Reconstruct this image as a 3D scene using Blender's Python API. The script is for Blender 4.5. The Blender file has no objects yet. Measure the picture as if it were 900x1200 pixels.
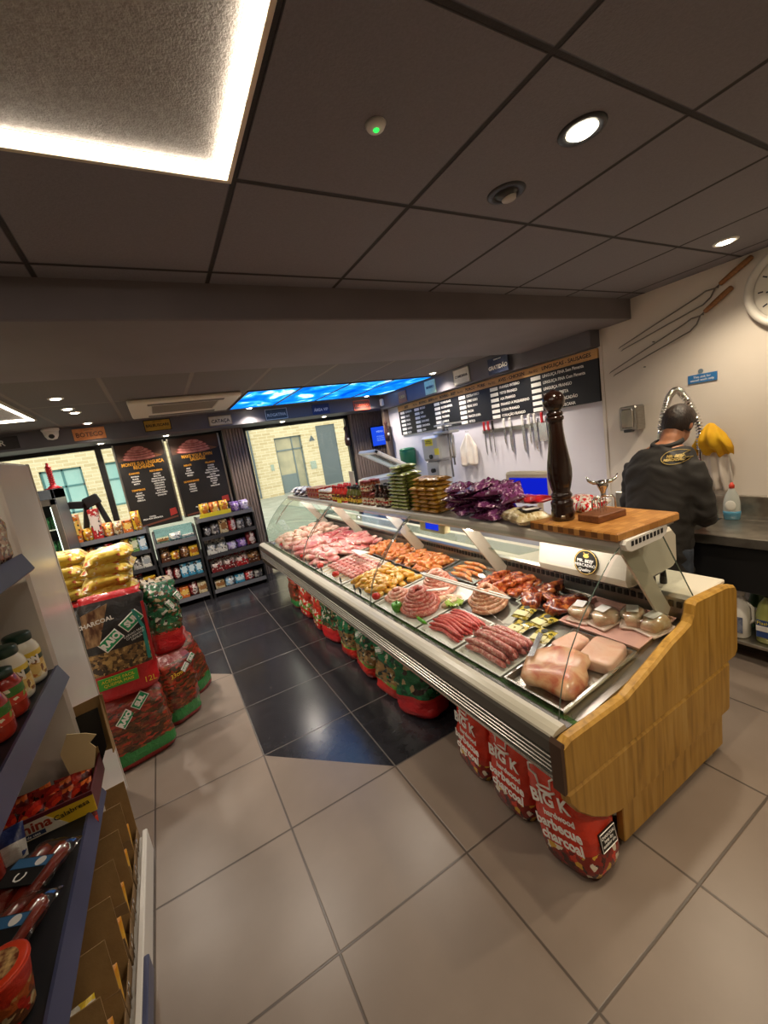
import bpy, math, random
from mathutils import Vector, Matrix, noise, Euler
random.seed(7)
SC = bpy.context.scene
COL = SC.collection
PI = math.pi
def R(d): return math.radians(d)

# ------------------------------------------------------------------ materials
def lin(c):
    if isinstance(c, str):
        c = tuple(int(c[i:i+2], 16)/255 for i in (0, 2, 4))
    return tuple((x/12.92 if x <= .04045 else ((x+.055)/1.055)**2.4) for x in c) + (1,)
def newmat(name):
    m = bpy.data.materials.new(name); m.use_nodes = True
    nt = m.node_tree
    return m, nt, nt.nodes['Principled BSDF']
def N(nt, typ, **kw):
    n = nt.nodes.new(typ)
    for k, v in kw.items(): setattr(n, k, v)
    return n
def ramp(nt, stops, interp='LINEAR'):
    r = N(nt, 'ShaderNodeValToRGB'); e = r.color_ramp; e.interpolation = interp
    while len(e.elements) > 1: e.elements.remove(e.elements[-1])
    e.elements[0].position = stops[0][0]; e.elements[0].color = lin(stops[0][1])
    for p, c in stops[1:]:
        x = e.elements.new(p); x.color = lin(c)
    return r
def M(name, c, rough=.5, metal=0, var=None, scale=8, bump=0, bscale=60, emit=0, coat=0, trans=0, spec=.5, stretch=None):
    """plain surface: c, optionally mottled with the colour var by object-space noise, optional bump"""
    m, nt, b = newmat(name)
    b.inputs['Base Color'].default_value = lin(c)
    b.inputs['Roughness'].default_value = rough
    b.inputs['Metallic'].default_value = metal
    b.inputs['Specular IOR Level'].default_value = spec
    if coat: b.inputs['Coat Weight'].default_value = coat; b.inputs['Coat Roughness'].default_value = .12
    tc = N(nt, 'ShaderNodeTexCoord')
    src = tc.outputs['Object']
    if stretch:
        mp = N(nt, 'ShaderNodeMapping'); mp.inputs['Scale'].default_value = stretch
        nt.links.new(src, mp.inputs[0]); src = mp.outputs[0]
    if var:
        no = N(nt, 'ShaderNodeTexNoise'); no.inputs['Scale'].default_value = scale; no.inputs['Detail'].default_value = 5
        nt.links.new(src, no.inputs['Vector'])
        r = ramp(nt, [(.36, c), (.64, var)])
        nt.links.new(no.outputs['Fac'], r.inputs[0]); nt.links.new(r.outputs[0], b.inputs['Base Color'])
    if bump:
        n2 = N(nt, 'ShaderNodeTexNoise'); n2.inputs['Scale'].default_value = bscale; n2.inputs['Detail'].default_value = 4
        nt.links.new(src, n2.inputs['Vector'])
        bp = N(nt, 'ShaderNodeBump'); bp.inputs['Strength'].default_value = bump; bp.inputs['Distance'].default_value = .01
        nt.links.new(n2.outputs['Fac'], bp.inputs['Height']); nt.links.new(bp.outputs[0], b.inputs['Normal'])
    if emit:
        b.inputs['Emission Color'].default_value = lin(c); b.inputs['Emission Strength'].default_value = emit
    if trans:
        b.inputs['Transmission Weight'].default_value = trans; b.inputs['IOR'].default_value = 1.4
    return m
def emat(name, c, s):
    m = bpy.data.materials.new(name); m.use_nodes = True; nt = m.node_tree; nt.nodes.clear()
    o = N(nt, 'ShaderNodeOutputMaterial'); e = N(nt, 'ShaderNodeEmission')
    e.inputs[0].default_value = lin(c); e.inputs[1].default_value = s
    nt.links.new(e.outputs[0], o.inputs[0]); return m
def glassmat(name, tint='eef6f2', refl=.06, rough=.02):
    """thin clear sheet: mostly see-through with a reflection"""
    m = bpy.data.materials.new(name); m.use_nodes = True; nt = m.node_tree; nt.nodes.clear()
    o = N(nt, 'ShaderNodeOutputMaterial'); t = N(nt, 'ShaderNodeBsdfTransparent'); g = N(nt, 'ShaderNodeBsdfGlossy')
    t.inputs[0].default_value = lin(tint); g.inputs['Roughness'].default_value = rough
    lw = N(nt, 'ShaderNodeLayerWeight'); fr = N(nt, 'ShaderNodeMath', operation='POWER'); fr.inputs[1].default_value = 4.5
    nt.links.new(lw.outputs['Facing'], fr.inputs[0])
    mx = N(nt, 'ShaderNodeMixShader'); ad = N(nt, 'ShaderNodeMath', operation='MULTIPLY_ADD'); ad.inputs[1].default_value = .7; ad.inputs[2].default_value = .012+refl*.3
    nt.links.new(fr.outputs[0], ad.inputs[0]); nt.links.new(ad.outputs[0], mx.inputs[0])
    nt.links.new(t.outputs[0], mx.inputs[1]); nt.links.new(g.outputs[0], mx.inputs[2]); nt.links.new(mx.outputs[0], o.inputs[0])
    return m
def PM(name, axis, stops, cells, cscale=14, zone=(0, 1), rough=.3, stretch=(1, 1, 1), coat=.2, bump=.25, cover=.5):
    """printed package: bands along a generated axis (stops) with a collage of printed colours inside the zone"""
    m, nt, b = newmat(name)
    b.inputs['Roughness'].default_value = rough
    if coat: b.inputs['Coat Weight'].default_value = coat; b.inputs['Coat Roughness'].default_value = .2
    tc = N(nt, 'ShaderNodeTexCoord'); sp = N(nt, 'ShaderNodeSeparateXYZ')
    nt.links.new(tc.outputs['Generated'], sp.inputs[0])
    r = ramp(nt, stops, 'CONSTANT'); nt.links.new(sp.outputs[axis], r.inputs[0])
    mp = N(nt, 'ShaderNodeMapping'); mp.inputs['Scale'].default_value = stretch
    nz = N(nt, 'ShaderNodeTexNoise'); nz.inputs['Scale'].default_value = cscale*.9; nz.inputs['Detail'].default_value = 3
    nt.links.new(tc.outputs['Object'], nz.inputs['Vector'])
    va = N(nt, 'ShaderNodeVectorMath', operation='MULTIPLY_ADD'); va.inputs[1].default_value = (1.1/cscale,)*3
    nt.links.new(nz.outputs['Color'], va.inputs[0]); nt.links.new(tc.outputs['Object'], va.inputs[2])
    nt.links.new(va.outputs[0], mp.inputs[0])
    vo = N(nt, 'ShaderNodeTexVoronoi'); vo.inputs['Scale'].default_value = cscale*1.5
    nt.links.new(mp.outputs[0], vo.inputs['Vector'])
    s2 = N(nt, 'ShaderNodeSeparateColor'); nt.links.new(vo.outputs['Color'], s2.inputs[0])
    k = len(cells)
    cr = ramp(nt, [(i/k, c) for i, c in enumerate(cells)], 'CONSTANT'); nt.links.new(s2.outputs[0], cr.inputs[0])
    z1 = N(nt, 'ShaderNodeMath', operation='GREATER_THAN'); z1.inputs[1].default_value = zone[0]
    z2 = N(nt, 'ShaderNodeMath', operation='LESS_THAN'); z2.inputs[1].default_value = zone[1]
    z3 = N(nt, 'ShaderNodeMath', operation='LESS_THAN'); z3.inputs[1].default_value = cover
    nt.links.new(sp.outputs[axis], z1.inputs[0]); nt.links.new(sp.outputs[axis], z2.inputs[0]); nt.links.new(s2.outputs[1], z3.inputs[0])
    a = N(nt, 'ShaderNodeMath', operation='MULTIPLY'); a2 = N(nt, 'ShaderNodeMath', operation='MULTIPLY')
    nt.links.new(z1.outputs[0], a.inputs[0]); nt.links.new(z2.outputs[0], a.inputs[1])
    nt.links.new(a.outputs[0], a2.inputs[0]); nt.links.new(z3.outputs[0], a2.inputs[1])
    mx = N(nt, 'ShaderNodeMix', data_type='RGBA')
    nt.links.new(a2.outputs[0], mx.inputs[0]); nt.links.new(r.outputs[0], mx.inputs[6]); nt.links.new(cr.outputs[0], mx.inputs[7])
    nt.links.new(mx.outputs[2], b.inputs['Base Color'])
    if bump:
        n2 = N(nt, 'ShaderNodeTexNoise'); n2.inputs['Scale'].default_value = 22; n2.inputs['Detail'].default_value = 5; n2.inputs['Distortion'].default_value = 1.2
        nt.links.new(tc.outputs['Object'], n2.inputs['Vector'])
        bp = N(nt, 'ShaderNodeBump'); bp.inputs['Strength'].default_value = bump; bp.inputs['Distance'].default_value = .03
        nt.links.new(n2.outputs['Fac'], bp.inputs['Height']); nt.links.new(bp.outputs[0], b.inputs['Normal'])
    return m

# ------------------------------------------------------------------ mesh building
class MB:
    def __init__(s): s.v = []; s.f = []; s.mi = []; s.sm = []
    def add(s, vf, mat=0, smooth=False, T=None):
        v, f = vf; o = len(s.v)
        for p in v:
            p = Vector(p)
            s.v.append(T @ p if T else p)
        for q in f:
            s.f.append([i+o for i in q]); s.mi.append(mat); s.sm.append(smooth)
        return s
def cbox(x0, x1, y0, y1, z0, z1, ch=.003):
    ch = min(ch, (x1-x0)*.45, (y1-y0)*.45, (z1-z0)*.45)
    if ch <= 0:
        v = [(x, y, z) for x in (x0, x1) for y in (y0, y1) for z in (z0, z1)]
        return v, [(0, 1, 3, 2), (4, 6, 7, 5), (0, 4, 5, 1), (2, 3, 7, 6), (0, 2, 6, 4), (1, 5, 7, 3)]
    V = []; idx = {}
    X = (x0, x1); Y = (y0, y1); Z = (z0, z1)
    for i in (0, 1):
        for j in (0, 1):
            for k in (0, 1):
                for a in range(3):
                    p = [X[i], Y[j], Z[k]]; s = (i, j, k)
                    for b in range(3):
                        if b != a: p[b] += ch*(1-2*s[b])
                    idx[i, j, k, a] = len(V); V.append(p)
    F = []
    def q(l, n):
        c = [Vector(V[i]) for i in l]
        nn = (c[1]-c[0]).cross(c[2]-c[0])
        F.append(l if nn.dot(Vector(n)) > 0 else l[::-1])
    for a in range(3):
        b, c = [t for t in range(3) if t != a]
        for s in (0, 1):
            l = []
            for (m, n) in ((0, 0), (1, 0), (1, 1), (0, 1)):
                k = [0, 0, 0]; k[a] = s; k[b] = m; k[c] = n; l.append(idx[tuple(k)+(a,)])
            nn = [0, 0, 0]; nn[a] = 2*s-1; q(l, nn)
        for m in (0, 1):
            for n in (0, 1):
                k0 = [0, 0, 0]; k0[b] = m; k0[c] = n; k1 = list(k0); k1[a] = 1
                nn = [0, 0, 0]; nn[b] = 2*m-1; nn[c] = 2*n-1
                q([idx[tuple(k0)+(b,)], idx[tuple(k1)+(b,)], idx[tuple(k1)+(c,)], idx[tuple(k0)+(c,)]], nn)
    for i in (0, 1):
        for j in (0, 1):
            for k in (0, 1):
                q([idx[i, j, k, a] for a in range(3)], (2*i-1, 2*j-1, 2*k-1))
    return V, F
def prism(poly, axis, a, b, ch=0):
    """poly of 2D points in the two other axes (xyz order), extruded along axis from a to b; ch chamfers the rims"""
    def p3(p, t):
        q = list(p); q.insert(axis, t); return q
    n = len(poly)
    A = 0
    for i in range(n):
        x0, y0 = poly[i]; x1, y1 = poly[(i+1) % n]; A += x0*y1-x1*y0
    P = list(poly) if A > 0 else list(poly)[::-1]
    if axis == 1: P = P[::-1]
    rings = [(P, a), (P, b)]
    if ch:
        # inset polygon
        I = []
        sgn = 1 if axis != 1 else -1
        for i in range(n):
            p0 = Vector(P[i-1]); p1 = Vector(P[i]); p2 = Vector(P[(i+1) % n])
            d1 = (p1-p0).normalized(); d2 = (p2-p1).normalized()
            n1 = Vector((-d1.y, d1.x))*sgn; n2 = Vector((-d2.y, d2.x))*sgn
            m = (n1+n2)
            m = m/max(.35, 1+n1.dot(n2))
            I.append(tuple(p1+m*ch))
        rings = [(I, a), (P, a+ch), (P, b-ch), (I, b)]
    V = [p3(p, t) for ring, t in rings for p in ring]
    F = [list(range(n))[::-1], [n*(len(rings)-1)+i for i in range(n)]]
    for k in range(len(rings)-1):
        for i in range(n):
            j = (i+1) % n; F.append([n*k+i, n*k+j, n*(k+1)+j, n*(k+1)+i])
    return V, F
def tube(path, r, n=8, closed=False, caps=True):
    P = [Vector(p) for p in path]; m = len(P)
    rr = r if hasattr(r, '__len__') else [r]*m
    V = []; F = []; nrm = None
    for i, p in enumerate(P):
        if closed: t = P[(i+1) % m]-P[i-1]
        else: t = P[min(i+1, m-1)]-P[max(i-1, 0)]
        t.normalize()
        if nrm is None:
            nrm = t.cross(Vector((0, 0, 1)))
            if nrm.length < .1: nrm = t.cross(Vector((1, 0, 0)))
        nrm = (nrm-t*nrm.dot(t)).normalized(); bn = t.cross(nrm)
        for k in range(n):
            a = 2*PI*k/n; V.append(p+(nrm*math.cos(a)+bn*math.sin(a))*rr[i])
    for i in range(m if closed else m-1):
        for k in range(n):
            a = i*n+k; b = i*n+(k+1) % n; c = ((i+1) % m)*n+(k+1) % n; d = ((i+1) % m)*n+k
            F.append([a, b, c, d])
    if caps and not closed:
        F.append(list(range(n))[::-1]); F.append([(m-1)*n+k for k in range(n)])
    return V, F
def lathe(prof, n=20, c=(0, 0, 0), cap=True):
    V = []; F = []
    for r, z in prof:
        for k in range(n):
            a = 2*PI*k/n; V.append((c[0]+r*math.cos(a), c[1]+r*math.sin(a), c[2]+z))
    for i in range(len(prof)-1):
        for k in range(n):
            F.append([i*n+k, i*n+(k+1) % n, (i+1)*n+(k+1) % n, (i+1)*n+k])
    if cap:
        F.append(list(range(n))[::-1]); F.append([(len(prof)-1)*n+k for k in range(n)])
    return V, F
def ell(c, rx, ry, rz, nu=14, nv=9, amp=0, fr=8, seed=0, pw=1):
    V = []; F = []
    S = Vector((seed*3.1, seed*1.7, seed*5.3))
    for j in range(nv+1):
        th = -PI/2+PI*j/nv
        for i in range(nu):
            ph = 2*PI*i/nu
            def sg(x): return math.copysign(abs(x)**pw, x)
            d = Vector((sg(math.cos(th))*sg(math.cos(ph)), sg(math.cos(th))*sg(math.sin(ph)), sg(math.sin(th))))
            p = Vector((rx*d.x, ry*d.y, rz*d.z))
            k = 1+(amp*noise.noise(p*fr+S) if amp else 0)
            V.append(Vector(c)+p*k)
    for j in range(nv):
        for i in range(nu):
            F.append([j*nu+i, j*nu+(i+1) % nu, (j+1)*nu+(i+1) % nu, (j+1)*nu+i])
    return V, F
def pillow(L, W, T, nx=16, ny=12, seed=0, wr=.12, fr=14, seam=.06, base=True):
    """a filled flat packet lying on z=0, long axis x, crimped seams at its two x ends"""
    V = []; F = []; S = Vector((seed*2.3, seed*4.1, seed))
    for side in (1, -1):
        for i in range(nx+1):
            u = -1+2*i/nx
            for j in range(ny+1):
                v = -1+2*j/ny
                e = max(0, 1-abs(u)**4)**.5 if abs(u) < 1-seam*2 else .04+.3*max(0, (1-abs(u))/(seam*2))
                g = max(0, 1-abs(v)**3.2)**.55
                nz = noise.noise(Vector((u*L*fr, v*W*fr, side*2.0))+S)
                h = T/2*e*g*(1+wr*2.2*nz)
                if side < 0 and base: h *= .8
                pinch = 1-.05*(1-abs(u)**2)
                V.append((u*L/2, v*W/2*(1-.07*(1-v*v)*0)*pinch+.004*nz, T/2+side*h))
    o = (nx+1)*(ny+1)
    for i in range(nx):
        for j in range(ny):
            a = i*(ny+1)+j; b = a+1; c = a+ny+2; d = a+ny+1
            F.append([a, d, c, b]); F.append([o+a, o+b, o+c, o+d])
    for i in range(nx):
        for j in (0, ny):
            a = i*(ny+1)+j; d = a+ny+1
            F.append([a, o+a, o+d, d] if j == 0 else [a, d, o+d, o+a])
    for j in range(ny):
        for i in (0, nx):
            a = i*(ny+1)+j; b = a+1
            F.append([a, b, o+b, o+a] if i == 0 else [a, o+a, o+b, b])
    z0 = min(p[2] for p in V)
    V = [(x, y, z-z0) for x, y, z in V]
    return V, F
def sack(W, D, H, seed=0, n=28, m=16, wr=.05, top=.1, fr=7, flat=.12):
    """a filled standing sack, base on z=0: a rounded-rectangle belly that narrows into a crimped flat seam"""
    V = []; F = []; S = Vector((seed*7.7, seed*2.2, seed*3.9))
    for i in range(m+1):
        t = i/m; z = H*t
        if t < .08: k = .86+.14*(t/.08)**.5; kd = k
        elif t < 1-top*2.2: k = 1; kd = 1+.05*math.sin(PI*t)
        else:
            q = (t-(1-top*2.2))/(top*2.2); k = 1-.06*q; kd = 1-(1-flat)*(q**1.25)
        if i == m: kd = flat*.5
        for j in range(n):
            a = 2*PI*j/n; c = math.cos(a); s = math.sin(a); e = .55
            x = math.copysign(abs(c)**e, c); y = math.copysign(abs(s)**e, s)
            p = Vector((x*W/2*k, y*D/2*kd, z))
            nz = noise.noise(Vector((p.x*fr*2, p.y*fr*2, z*fr*3))+S)+.5*noise.noise(Vector((p.x*fr*5, p.y*fr*5, z*fr*6))-S)
            am = wr*min(W, D)*(.5+1.2*t)
            if 0 < i: p += Vector((x, y*(.4+.6*kd), .3*(1 if t > .3 else 0)))*nz*am
            V.append(p)
    for i in range(m):
        for j in range(n):
            F.append([i*n+j, i*n+(j+1) % n, (i+1)*n+(j+1) % n, (i+1)*n+j])
    F.append(list(range(n))[::-1]); F.append([m*n+j for j in range(n)])
    return V, F

# ------------------------------------------------------------------ objects
def link(o, parent=None):
    COL.objects.link(o)
    if parent: o.parent = parent
    return o
def wloc(o):
    v = Vector((0, 0, 0))
    while o: v = v+Vector(o.location); o = o.parent
    return v
def mesh(name, mb, mats):
    me = bpy.data.meshes.new(name)
    me.from_pydata([tuple(v) for v in mb.v], [], mb.f)
    for m in (mats if isinstance(mats, (list, tuple)) else [mats]): me.materials.append(m)
    me.polygons.foreach_set('material_index', mb.mi); me.polygons.foreach_set('use_smooth', mb.sm)
    me.update(); return me
def obj(name, mb, mats, parent=None, world=False, loc=(0, 0, 0), rot=(0, 0, 0), label=None):
    """world=True: the vertices are in room coordinates; they are moved into the parent's frame"""
    if world and parent:
        o = wloc(parent)
        mb.v = [v-o for v in mb.v]
    ob = bpy.data.objects.new(name, mesh(name, mb, mats))
    link(ob, parent); ob.location = loc; ob.rotation_euler = rot
    if label: ob['label'] = label
    return ob
def tag(o, label, cat, group=None, kind=None):
    o['label'] = label; o['category'] = cat
    if group: o['group'] = group
    if kind: o['kind'] = kind
    return o
def thing(name, label, cat, loc=(0, 0, 0), rot=(0, 0, 0), group=None):
    o = bpy.data.objects.new(name, None); COL.objects.link(o)
    o.empty_display_size = .05; o.location = loc; o.rotation_euler = rot
    return tag(o, label, cat, group)
def struct(name, mb, mats, label=None):
    o = obj(name, mb, mats); o['kind'] = 'structure'
    if label: o['label'] = label
    return o
def solo(name, label, cat, mb, mats, group=None, loc=None, rot=(0, 0, 0)):
    """a thing that is one mesh; the origin goes to its base centre when loc is None (room coordinates)"""
    if loc is None:
        c = Vector((sum(v.x for v in mb.v)/len(mb.v), sum(v.y for v in mb.v)/len(mb.v), min(v.z for v in mb.v)))
        mb.v = [v-c for v in mb.v]; loc = c
    o = obj(name, mb, mats, loc=loc, rot=rot)
    return tag(o, label, cat, group)
def dup(root, loc=None, rot=None, label=None, group=None, scale=None):
    def cp(o, par):
        c = o.copy(); COL.objects.link(c)
        if par: c.parent = par
        if o.type == 'FONT': FONTQ.append((c, next(w for q, w in FONTQ if q == o)))
        for ch in [x for x in ALLC.get(o.name, [])]: cp(ch, c)
        return c
    ALLC = {}
    def walk(o):
        ALLC[o.name] = list(o.children)
        for ch in o.children: walk(ch)
    walk(root)
    r = cp(root, None)
    if loc is not None: r.location = loc
    if rot is not None: r.rotation_euler = rot
    if scale is not None: r.scale = scale if hasattr(scale, '__len__') else (scale,)*3
    if label: r['label'] = label
    if group: r['group'] = group
    return r
def place(first, used, loc, rot=(0, 0, 0), label=None, group=None, scale=None):
    """the first call moves the source itself, later calls copy it"""
    if used.get(first.name):
        return dup(first, loc, rot, label, group, scale)
    used[first.name] = True
    first.location = loc; first.rotation_euler = rot
    if scale is not None: first.scale = scale if hasattr(scale, '__len__') else (scale,)*3
    if label: first['label'] = label
    if group: first['group'] = group
    return first
USED = {}
FONTQ = []
def text(parent, s, size, loc, mat, face='-Y', align='CENTER', ext=.0006, name='lettering', spacing=1, sx=1, tilt=0, bold=0, wrap=None, line=1, local=False):
    """lettering as a child of parent, loc in room coordinates unless parent is rotated (then local)"""
    cu = bpy.data.curves.new(name, 'FONT'); cu.body = s; cu.size = size; cu.align_x = align; cu.align_y = 'CENTER'
    cu.extrude = ext; cu.space_character = spacing; cu.offset = bold; cu.space_line = line; cu.resolution_u = 2
    cu.materials.append(mat)
    o = bpy.data.objects.new(name, cu); COL.objects.link(o); o.parent = parent
    o.location = Vector(loc) if local else Vector(loc)-wloc(parent)
    rot = {'-Y': (PI/2, 0, 0), '-X': (PI/2, 0, -PI/2), '+X': (PI/2, 0, PI/2), '+Z': (0, 0, 0), '-Z': (PI, 0, 0), '+Y': (PI/2, 0, PI)}[face]
    o.rotation_euler = rot
    if tilt: o.rotation_euler = (Euler(rot).to_matrix() @ Matrix.Rotation(tilt, 3, 'Z')).to_euler()
    o.scale = (sx, 1, 1)
    FONTQ.append((o, wrap)); return o
def bake_fonts():
    bpy.context.view_layer.update()
    dg = bpy.context.evaluated_depsgraph_get()
    for o, wrap in FONTQ:
        me = bpy.data.meshes.new_from_object(o.evaluated_get(dg))
        if not me.polygons: print('empty text', o.data.body)
        sx = o.scale[0]
        if callable(wrap): wrap(me, o)
        elif wrap:
            axis, r = wrap
            for v in me.vertices:
                x = v.co.x*sx; a = x/r; rr = r+v.co.z
                v.co = (rr*math.sin(a)/sx, v.co.y, rr*math.cos(a)-r)
        n = bpy.data.objects.new(o.name, me); COL.objects.link(n)
        n.parent = o.parent; n.location = o.location; n.rotation_euler = o.rotation_euler; n.scale = o.scale
        old = o.name; cu = o.data
        bpy.data.objects.remove(o); n.name = old.split('.')[0]
def bakemod(o):
    """apply the modifiers of a mesh object"""
    bpy.context.view_layer.update()
    dg = bpy.context.evaluated_depsgraph_get()
    me = bpy.data.meshes.new_from_object(o.evaluated_get(dg), preserve_all_data_layers=True, depsgraph=dg)
    o.modifiers.clear(); o.data = me
# ------------------------------------------------------------------ camera
F_PX, YAW, PITCH, ROLL, CAM_Z = 477.55, .4862, .171, -.1606, 1.776
fw = Vector((math.sin(YAW)*math.cos(PITCH), math.cos(YAW)*math.cos(PITCH), -math.sin(PITCH)))
rt = fw.cross(Vector((0, 0, 1))).normalized(); up = rt.cross(fw)
rt, up = rt*math.cos(ROLL)+up*math.sin(ROLL), -rt*math.sin(ROLL)+up*math.cos(ROLL)
cd = bpy.data.cameras.new('camera'); cam = bpy.data.objects.new('camera', cd); COL.objects.link(cam)
cam.matrix_world = Matrix((rt, up, -fw)).transposed().to_4x4(); cam.location = (0, 0, CAM_Z)
cd.sensor_fit = 'VERTICAL'; cd.sensor_height = 24; cd.lens = 24*F_PX/1200; cd.clip_start = .02
SC.camera = cam
SC.view_settings.view_transform = 'Standard'; SC.view_settings.look = 'None'
SC.view_settings.gamma = 1; SC.view_settings.exposure = 0; SC.view_settings.use_curve_mapping = False

# ------------------------------------------------------------------ setting materials
def gridmat(name, c, c2, line, x0, y0, sx, sy, w, rough, nscale=30, bump=.15, lbump=.6, soft=2.0, coat=0):
    """panels or tiles laid on a grid: joint lines in world metres"""
    m, nt, b = newmat(name); b.inputs['Roughness'].default_value = rough
    g = N(nt, 'ShaderNodeNewGeometry'); sp = N(nt, 'ShaderNodeSeparateXYZ'); nt.links.new(g.outputs['Position'], sp.inputs[0])
    ds = []
    for ax, o, s in ((0, x0, sx), (1, y0, sy)):
        a = N(nt, 'ShaderNodeMath', operation='SUBTRACT'); a.inputs[1].default_value = o
        p = N(nt, 'ShaderNodeMath', operation='PINGPONG'); p.inputs[1].default_value = s/2
        nt.links.new(sp.outputs[ax], a.inputs[0]); nt.links.new(a.outputs[0], p.inputs[0]); ds.append(p)
    mn = N(nt, 'ShaderNodeMath', operation='MINIMUM'); nt.links.new(ds[0].outputs[0], mn.inputs[0]); nt.links.new(ds[1].outputs[0], mn.inputs[1])
    st = N(nt, 'ShaderNodeMapRange'); st.inputs[1].default_value = w*.5; st.inputs[2].default_value = w*.5*soft; nt.links.new(mn.outputs[0], st.inputs[0])
    no = N(nt, 'ShaderNodeTexNoise'); no.inputs['Scale'].default_value = nscale; no.inputs['Detail'].default_value = 6
    nt.links.new(g.outputs['Position'], no.inputs['Vector'])
    r = ramp(nt, [(.3, c), (.7, c2)]); nt.links.new(no.outputs['Fac'], r.inputs[0])
    mx = N(nt, 'ShaderNodeMix', data_type='RGBA'); mx.inputs[6].default_value = lin(line)
    nt.links.new(st.outputs[0], mx.inputs[0]); nt.links.new(r.outputs[0], mx.inputs[7]); nt.links.new(mx.outputs[2], b.inputs['Base Color'])
    b1 = N(nt, 'ShaderNodeBump'); b1.inputs['Strength'].default_value = bump; b1.inputs['Distance'].default_value = .004
    b2 = N(nt, 'ShaderNodeBump'); b2.inputs['Strength'].default_value = lbump; b2.inputs['Distance'].default_value = .01
    nt.links.new(no.outputs['Fac'], b1.inputs['Height']); nt.links.new(st.outputs[0], b2.inputs['Height'])
    nt.links.new(b1.outputs[0], b2.inputs['Normal']); nt.links.new(b2.outputs[0], b.inputs['Normal'])
    return m
m_tile = gridmat('beige grey tile', '7c6e62', '84766a', '4e443c', .190, 1.244, .6, .6, .006, .34, 3.5, .05, .3)
m_dark = gridmat('charcoal tile', '232226', '2d2c30', '66615d', .190, 1.244, .6, .6, .005, .2, 14, .12, .2)
m_ceil = gridmat('dark ceiling board', '78747a', '7f7b81', '302c2c', .374, 1.288, .6, .6, .012, .8, 160, .35, .9, 1.8)
m_ceil2 = gridmat('dark ceiling board far', '6e6868', '5e544e', '7d736b', -.2, 4.45, .6, 1.3, .02, .75, 120, .2, .4)
m_beam = M('beam paint', '726a6c', .7, var='787072', scale=3, bump=.05)
m_fascia = M('fascia paint', '5c5a60', .6, var='636167', scale=3)
m_wall = M('warm white wall cladding', 'd8cfc4', .5, var='dcd4ca', scale=2, bump=.02)
m_wall2 = M('cool white hygienic wall', 'd9d6e0', .35, var='dfdde6', scale=2)
m_back = M('shop wall paint', 'b7ab9d', .7, var='bdb2a5', scale=2)
m_black = M('black frame', '1b1b1c', .4)
m_dgrey = M('dark grey metal', '35363a', .4, .3)
m_steel = M('brushed steel', 'b9b6b0', .28, 1, var='a7a49e', scale=20, stretch=(1, 12, 12))
m_chrome = M('chrome', 'd6d4d0', .1, 1)
m_white = M('white plastic', 'e9e6df', .4)
m_cream = M('cream enamel', 'dcd5c3', .35)
m_card = M('corrugated cardboard', '8a6c42', .85, var='96774a', scale=14, bump=.1, bscale=90)
m_carddark = M('inside of cardboard', '7d6343', .9, var='8a6f4c', scale=10)
m_txtw = M('white lettering', 'f2efe8', .5)
m_txtb = M('black lettering', '17150f', .5)
m_txto = M('amber lettering', 'd9992c', .5)
m_glass = glassmat('clear glass')
m_pane = glassmat('window pane', 'f2f5f2', .05)

# ------------------------------------------------------------------ floor, ceiling, walls
XL, XR, YB, YF = -2.4, 3.55, -1.3, 6.6
b = MB()
lightp = [[(XL, YB), (XR+.45, YB), (XR+.45, 1.844), (.79, 1.844), (.19, 2.444), (.19, 3.644), (-.41, 4.244), (XL, 4.244)]]
darkp = [[(XR+.45, 1.844), (XR+.45, YF+.25), (XL, YF+.25), (XL, 4.244), (-.41, 4.244), (.19, 3.644), (.19, 2.444), (.79, 1.844)]]
for p in lightp: b.add(([(x, y, 0) for x, y in p], [list(range(len(p)))]), 0)
for p in darkp: b.add(([(x, y, 0) for x, y in p], [list(range(len(p)))]), 1)
o = len(b.v); b.add(cbox(XL, XR+.45, YB, YF+.25, -.12, -.001, 0), 0)
struct('floor', b, [m_tile, m_dark])
struct('ceiling', MB().add(cbox(XL, XR+.01, YB, 2.05, 2.566, 2.70, 0)), m_ceil)
struct('ceiling_far', MB().add(cbox(XL, XR+.5, 2.9, YF+.1, 2.5, 2.70, 0)), m_ceil2)
struct('trim_beam', MB().add(cbox(XL, XR+.01, 2.0, 3.03, 2.413, 2.62, .006)), m_beam)
struct('trim_window_fascia', MB().add(cbox(XL, XR+.5, 5.98, YF+.1, 2.31, 2.52, .004)), m_fascia)
struct('trim_menu_fascia', MB().add(cbox(3.42, XR+.02, 2.27, 6.0, 2.275, 2.52, .004)), m_fascia)
struct('wall_right', MB().add(cbox(XR, XR+.12, YB, 2.285, 0, 2.62, .004)), m_wall)
struct('wall_right_far', MB().add(cbox(XR+.015, XR+.12, 2.28, 6.05, 0, 2.55, 0)), m_wall2)
b = MB(); b.add(cbox(XR+.02, XR+.45, 6.05, 6.10, 0, 2.5, 0)); b.add(cbox(XR+.45, XR+.55, 6.05, 6.85, 0, 2.5, 0)); struct('wall_recess', b, m_wall2)
struct('wall_left', MB().add(cbox(XL-.12, XL, YB, YF+.1, 0, 2.7, 0)), m_back)
struct('wall_back', MB().add(cbox(XL-.12, XR+.12, YB-.12, YB, 0, 2.7, 0)), m_back)
# cladding joint on the near right wall
struct('trim_cladding_joint', MB().add(cbox(XR-.006, XR+.01, 2.255, 2.285, .0, 2.41, .002)), m_wall)
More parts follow.
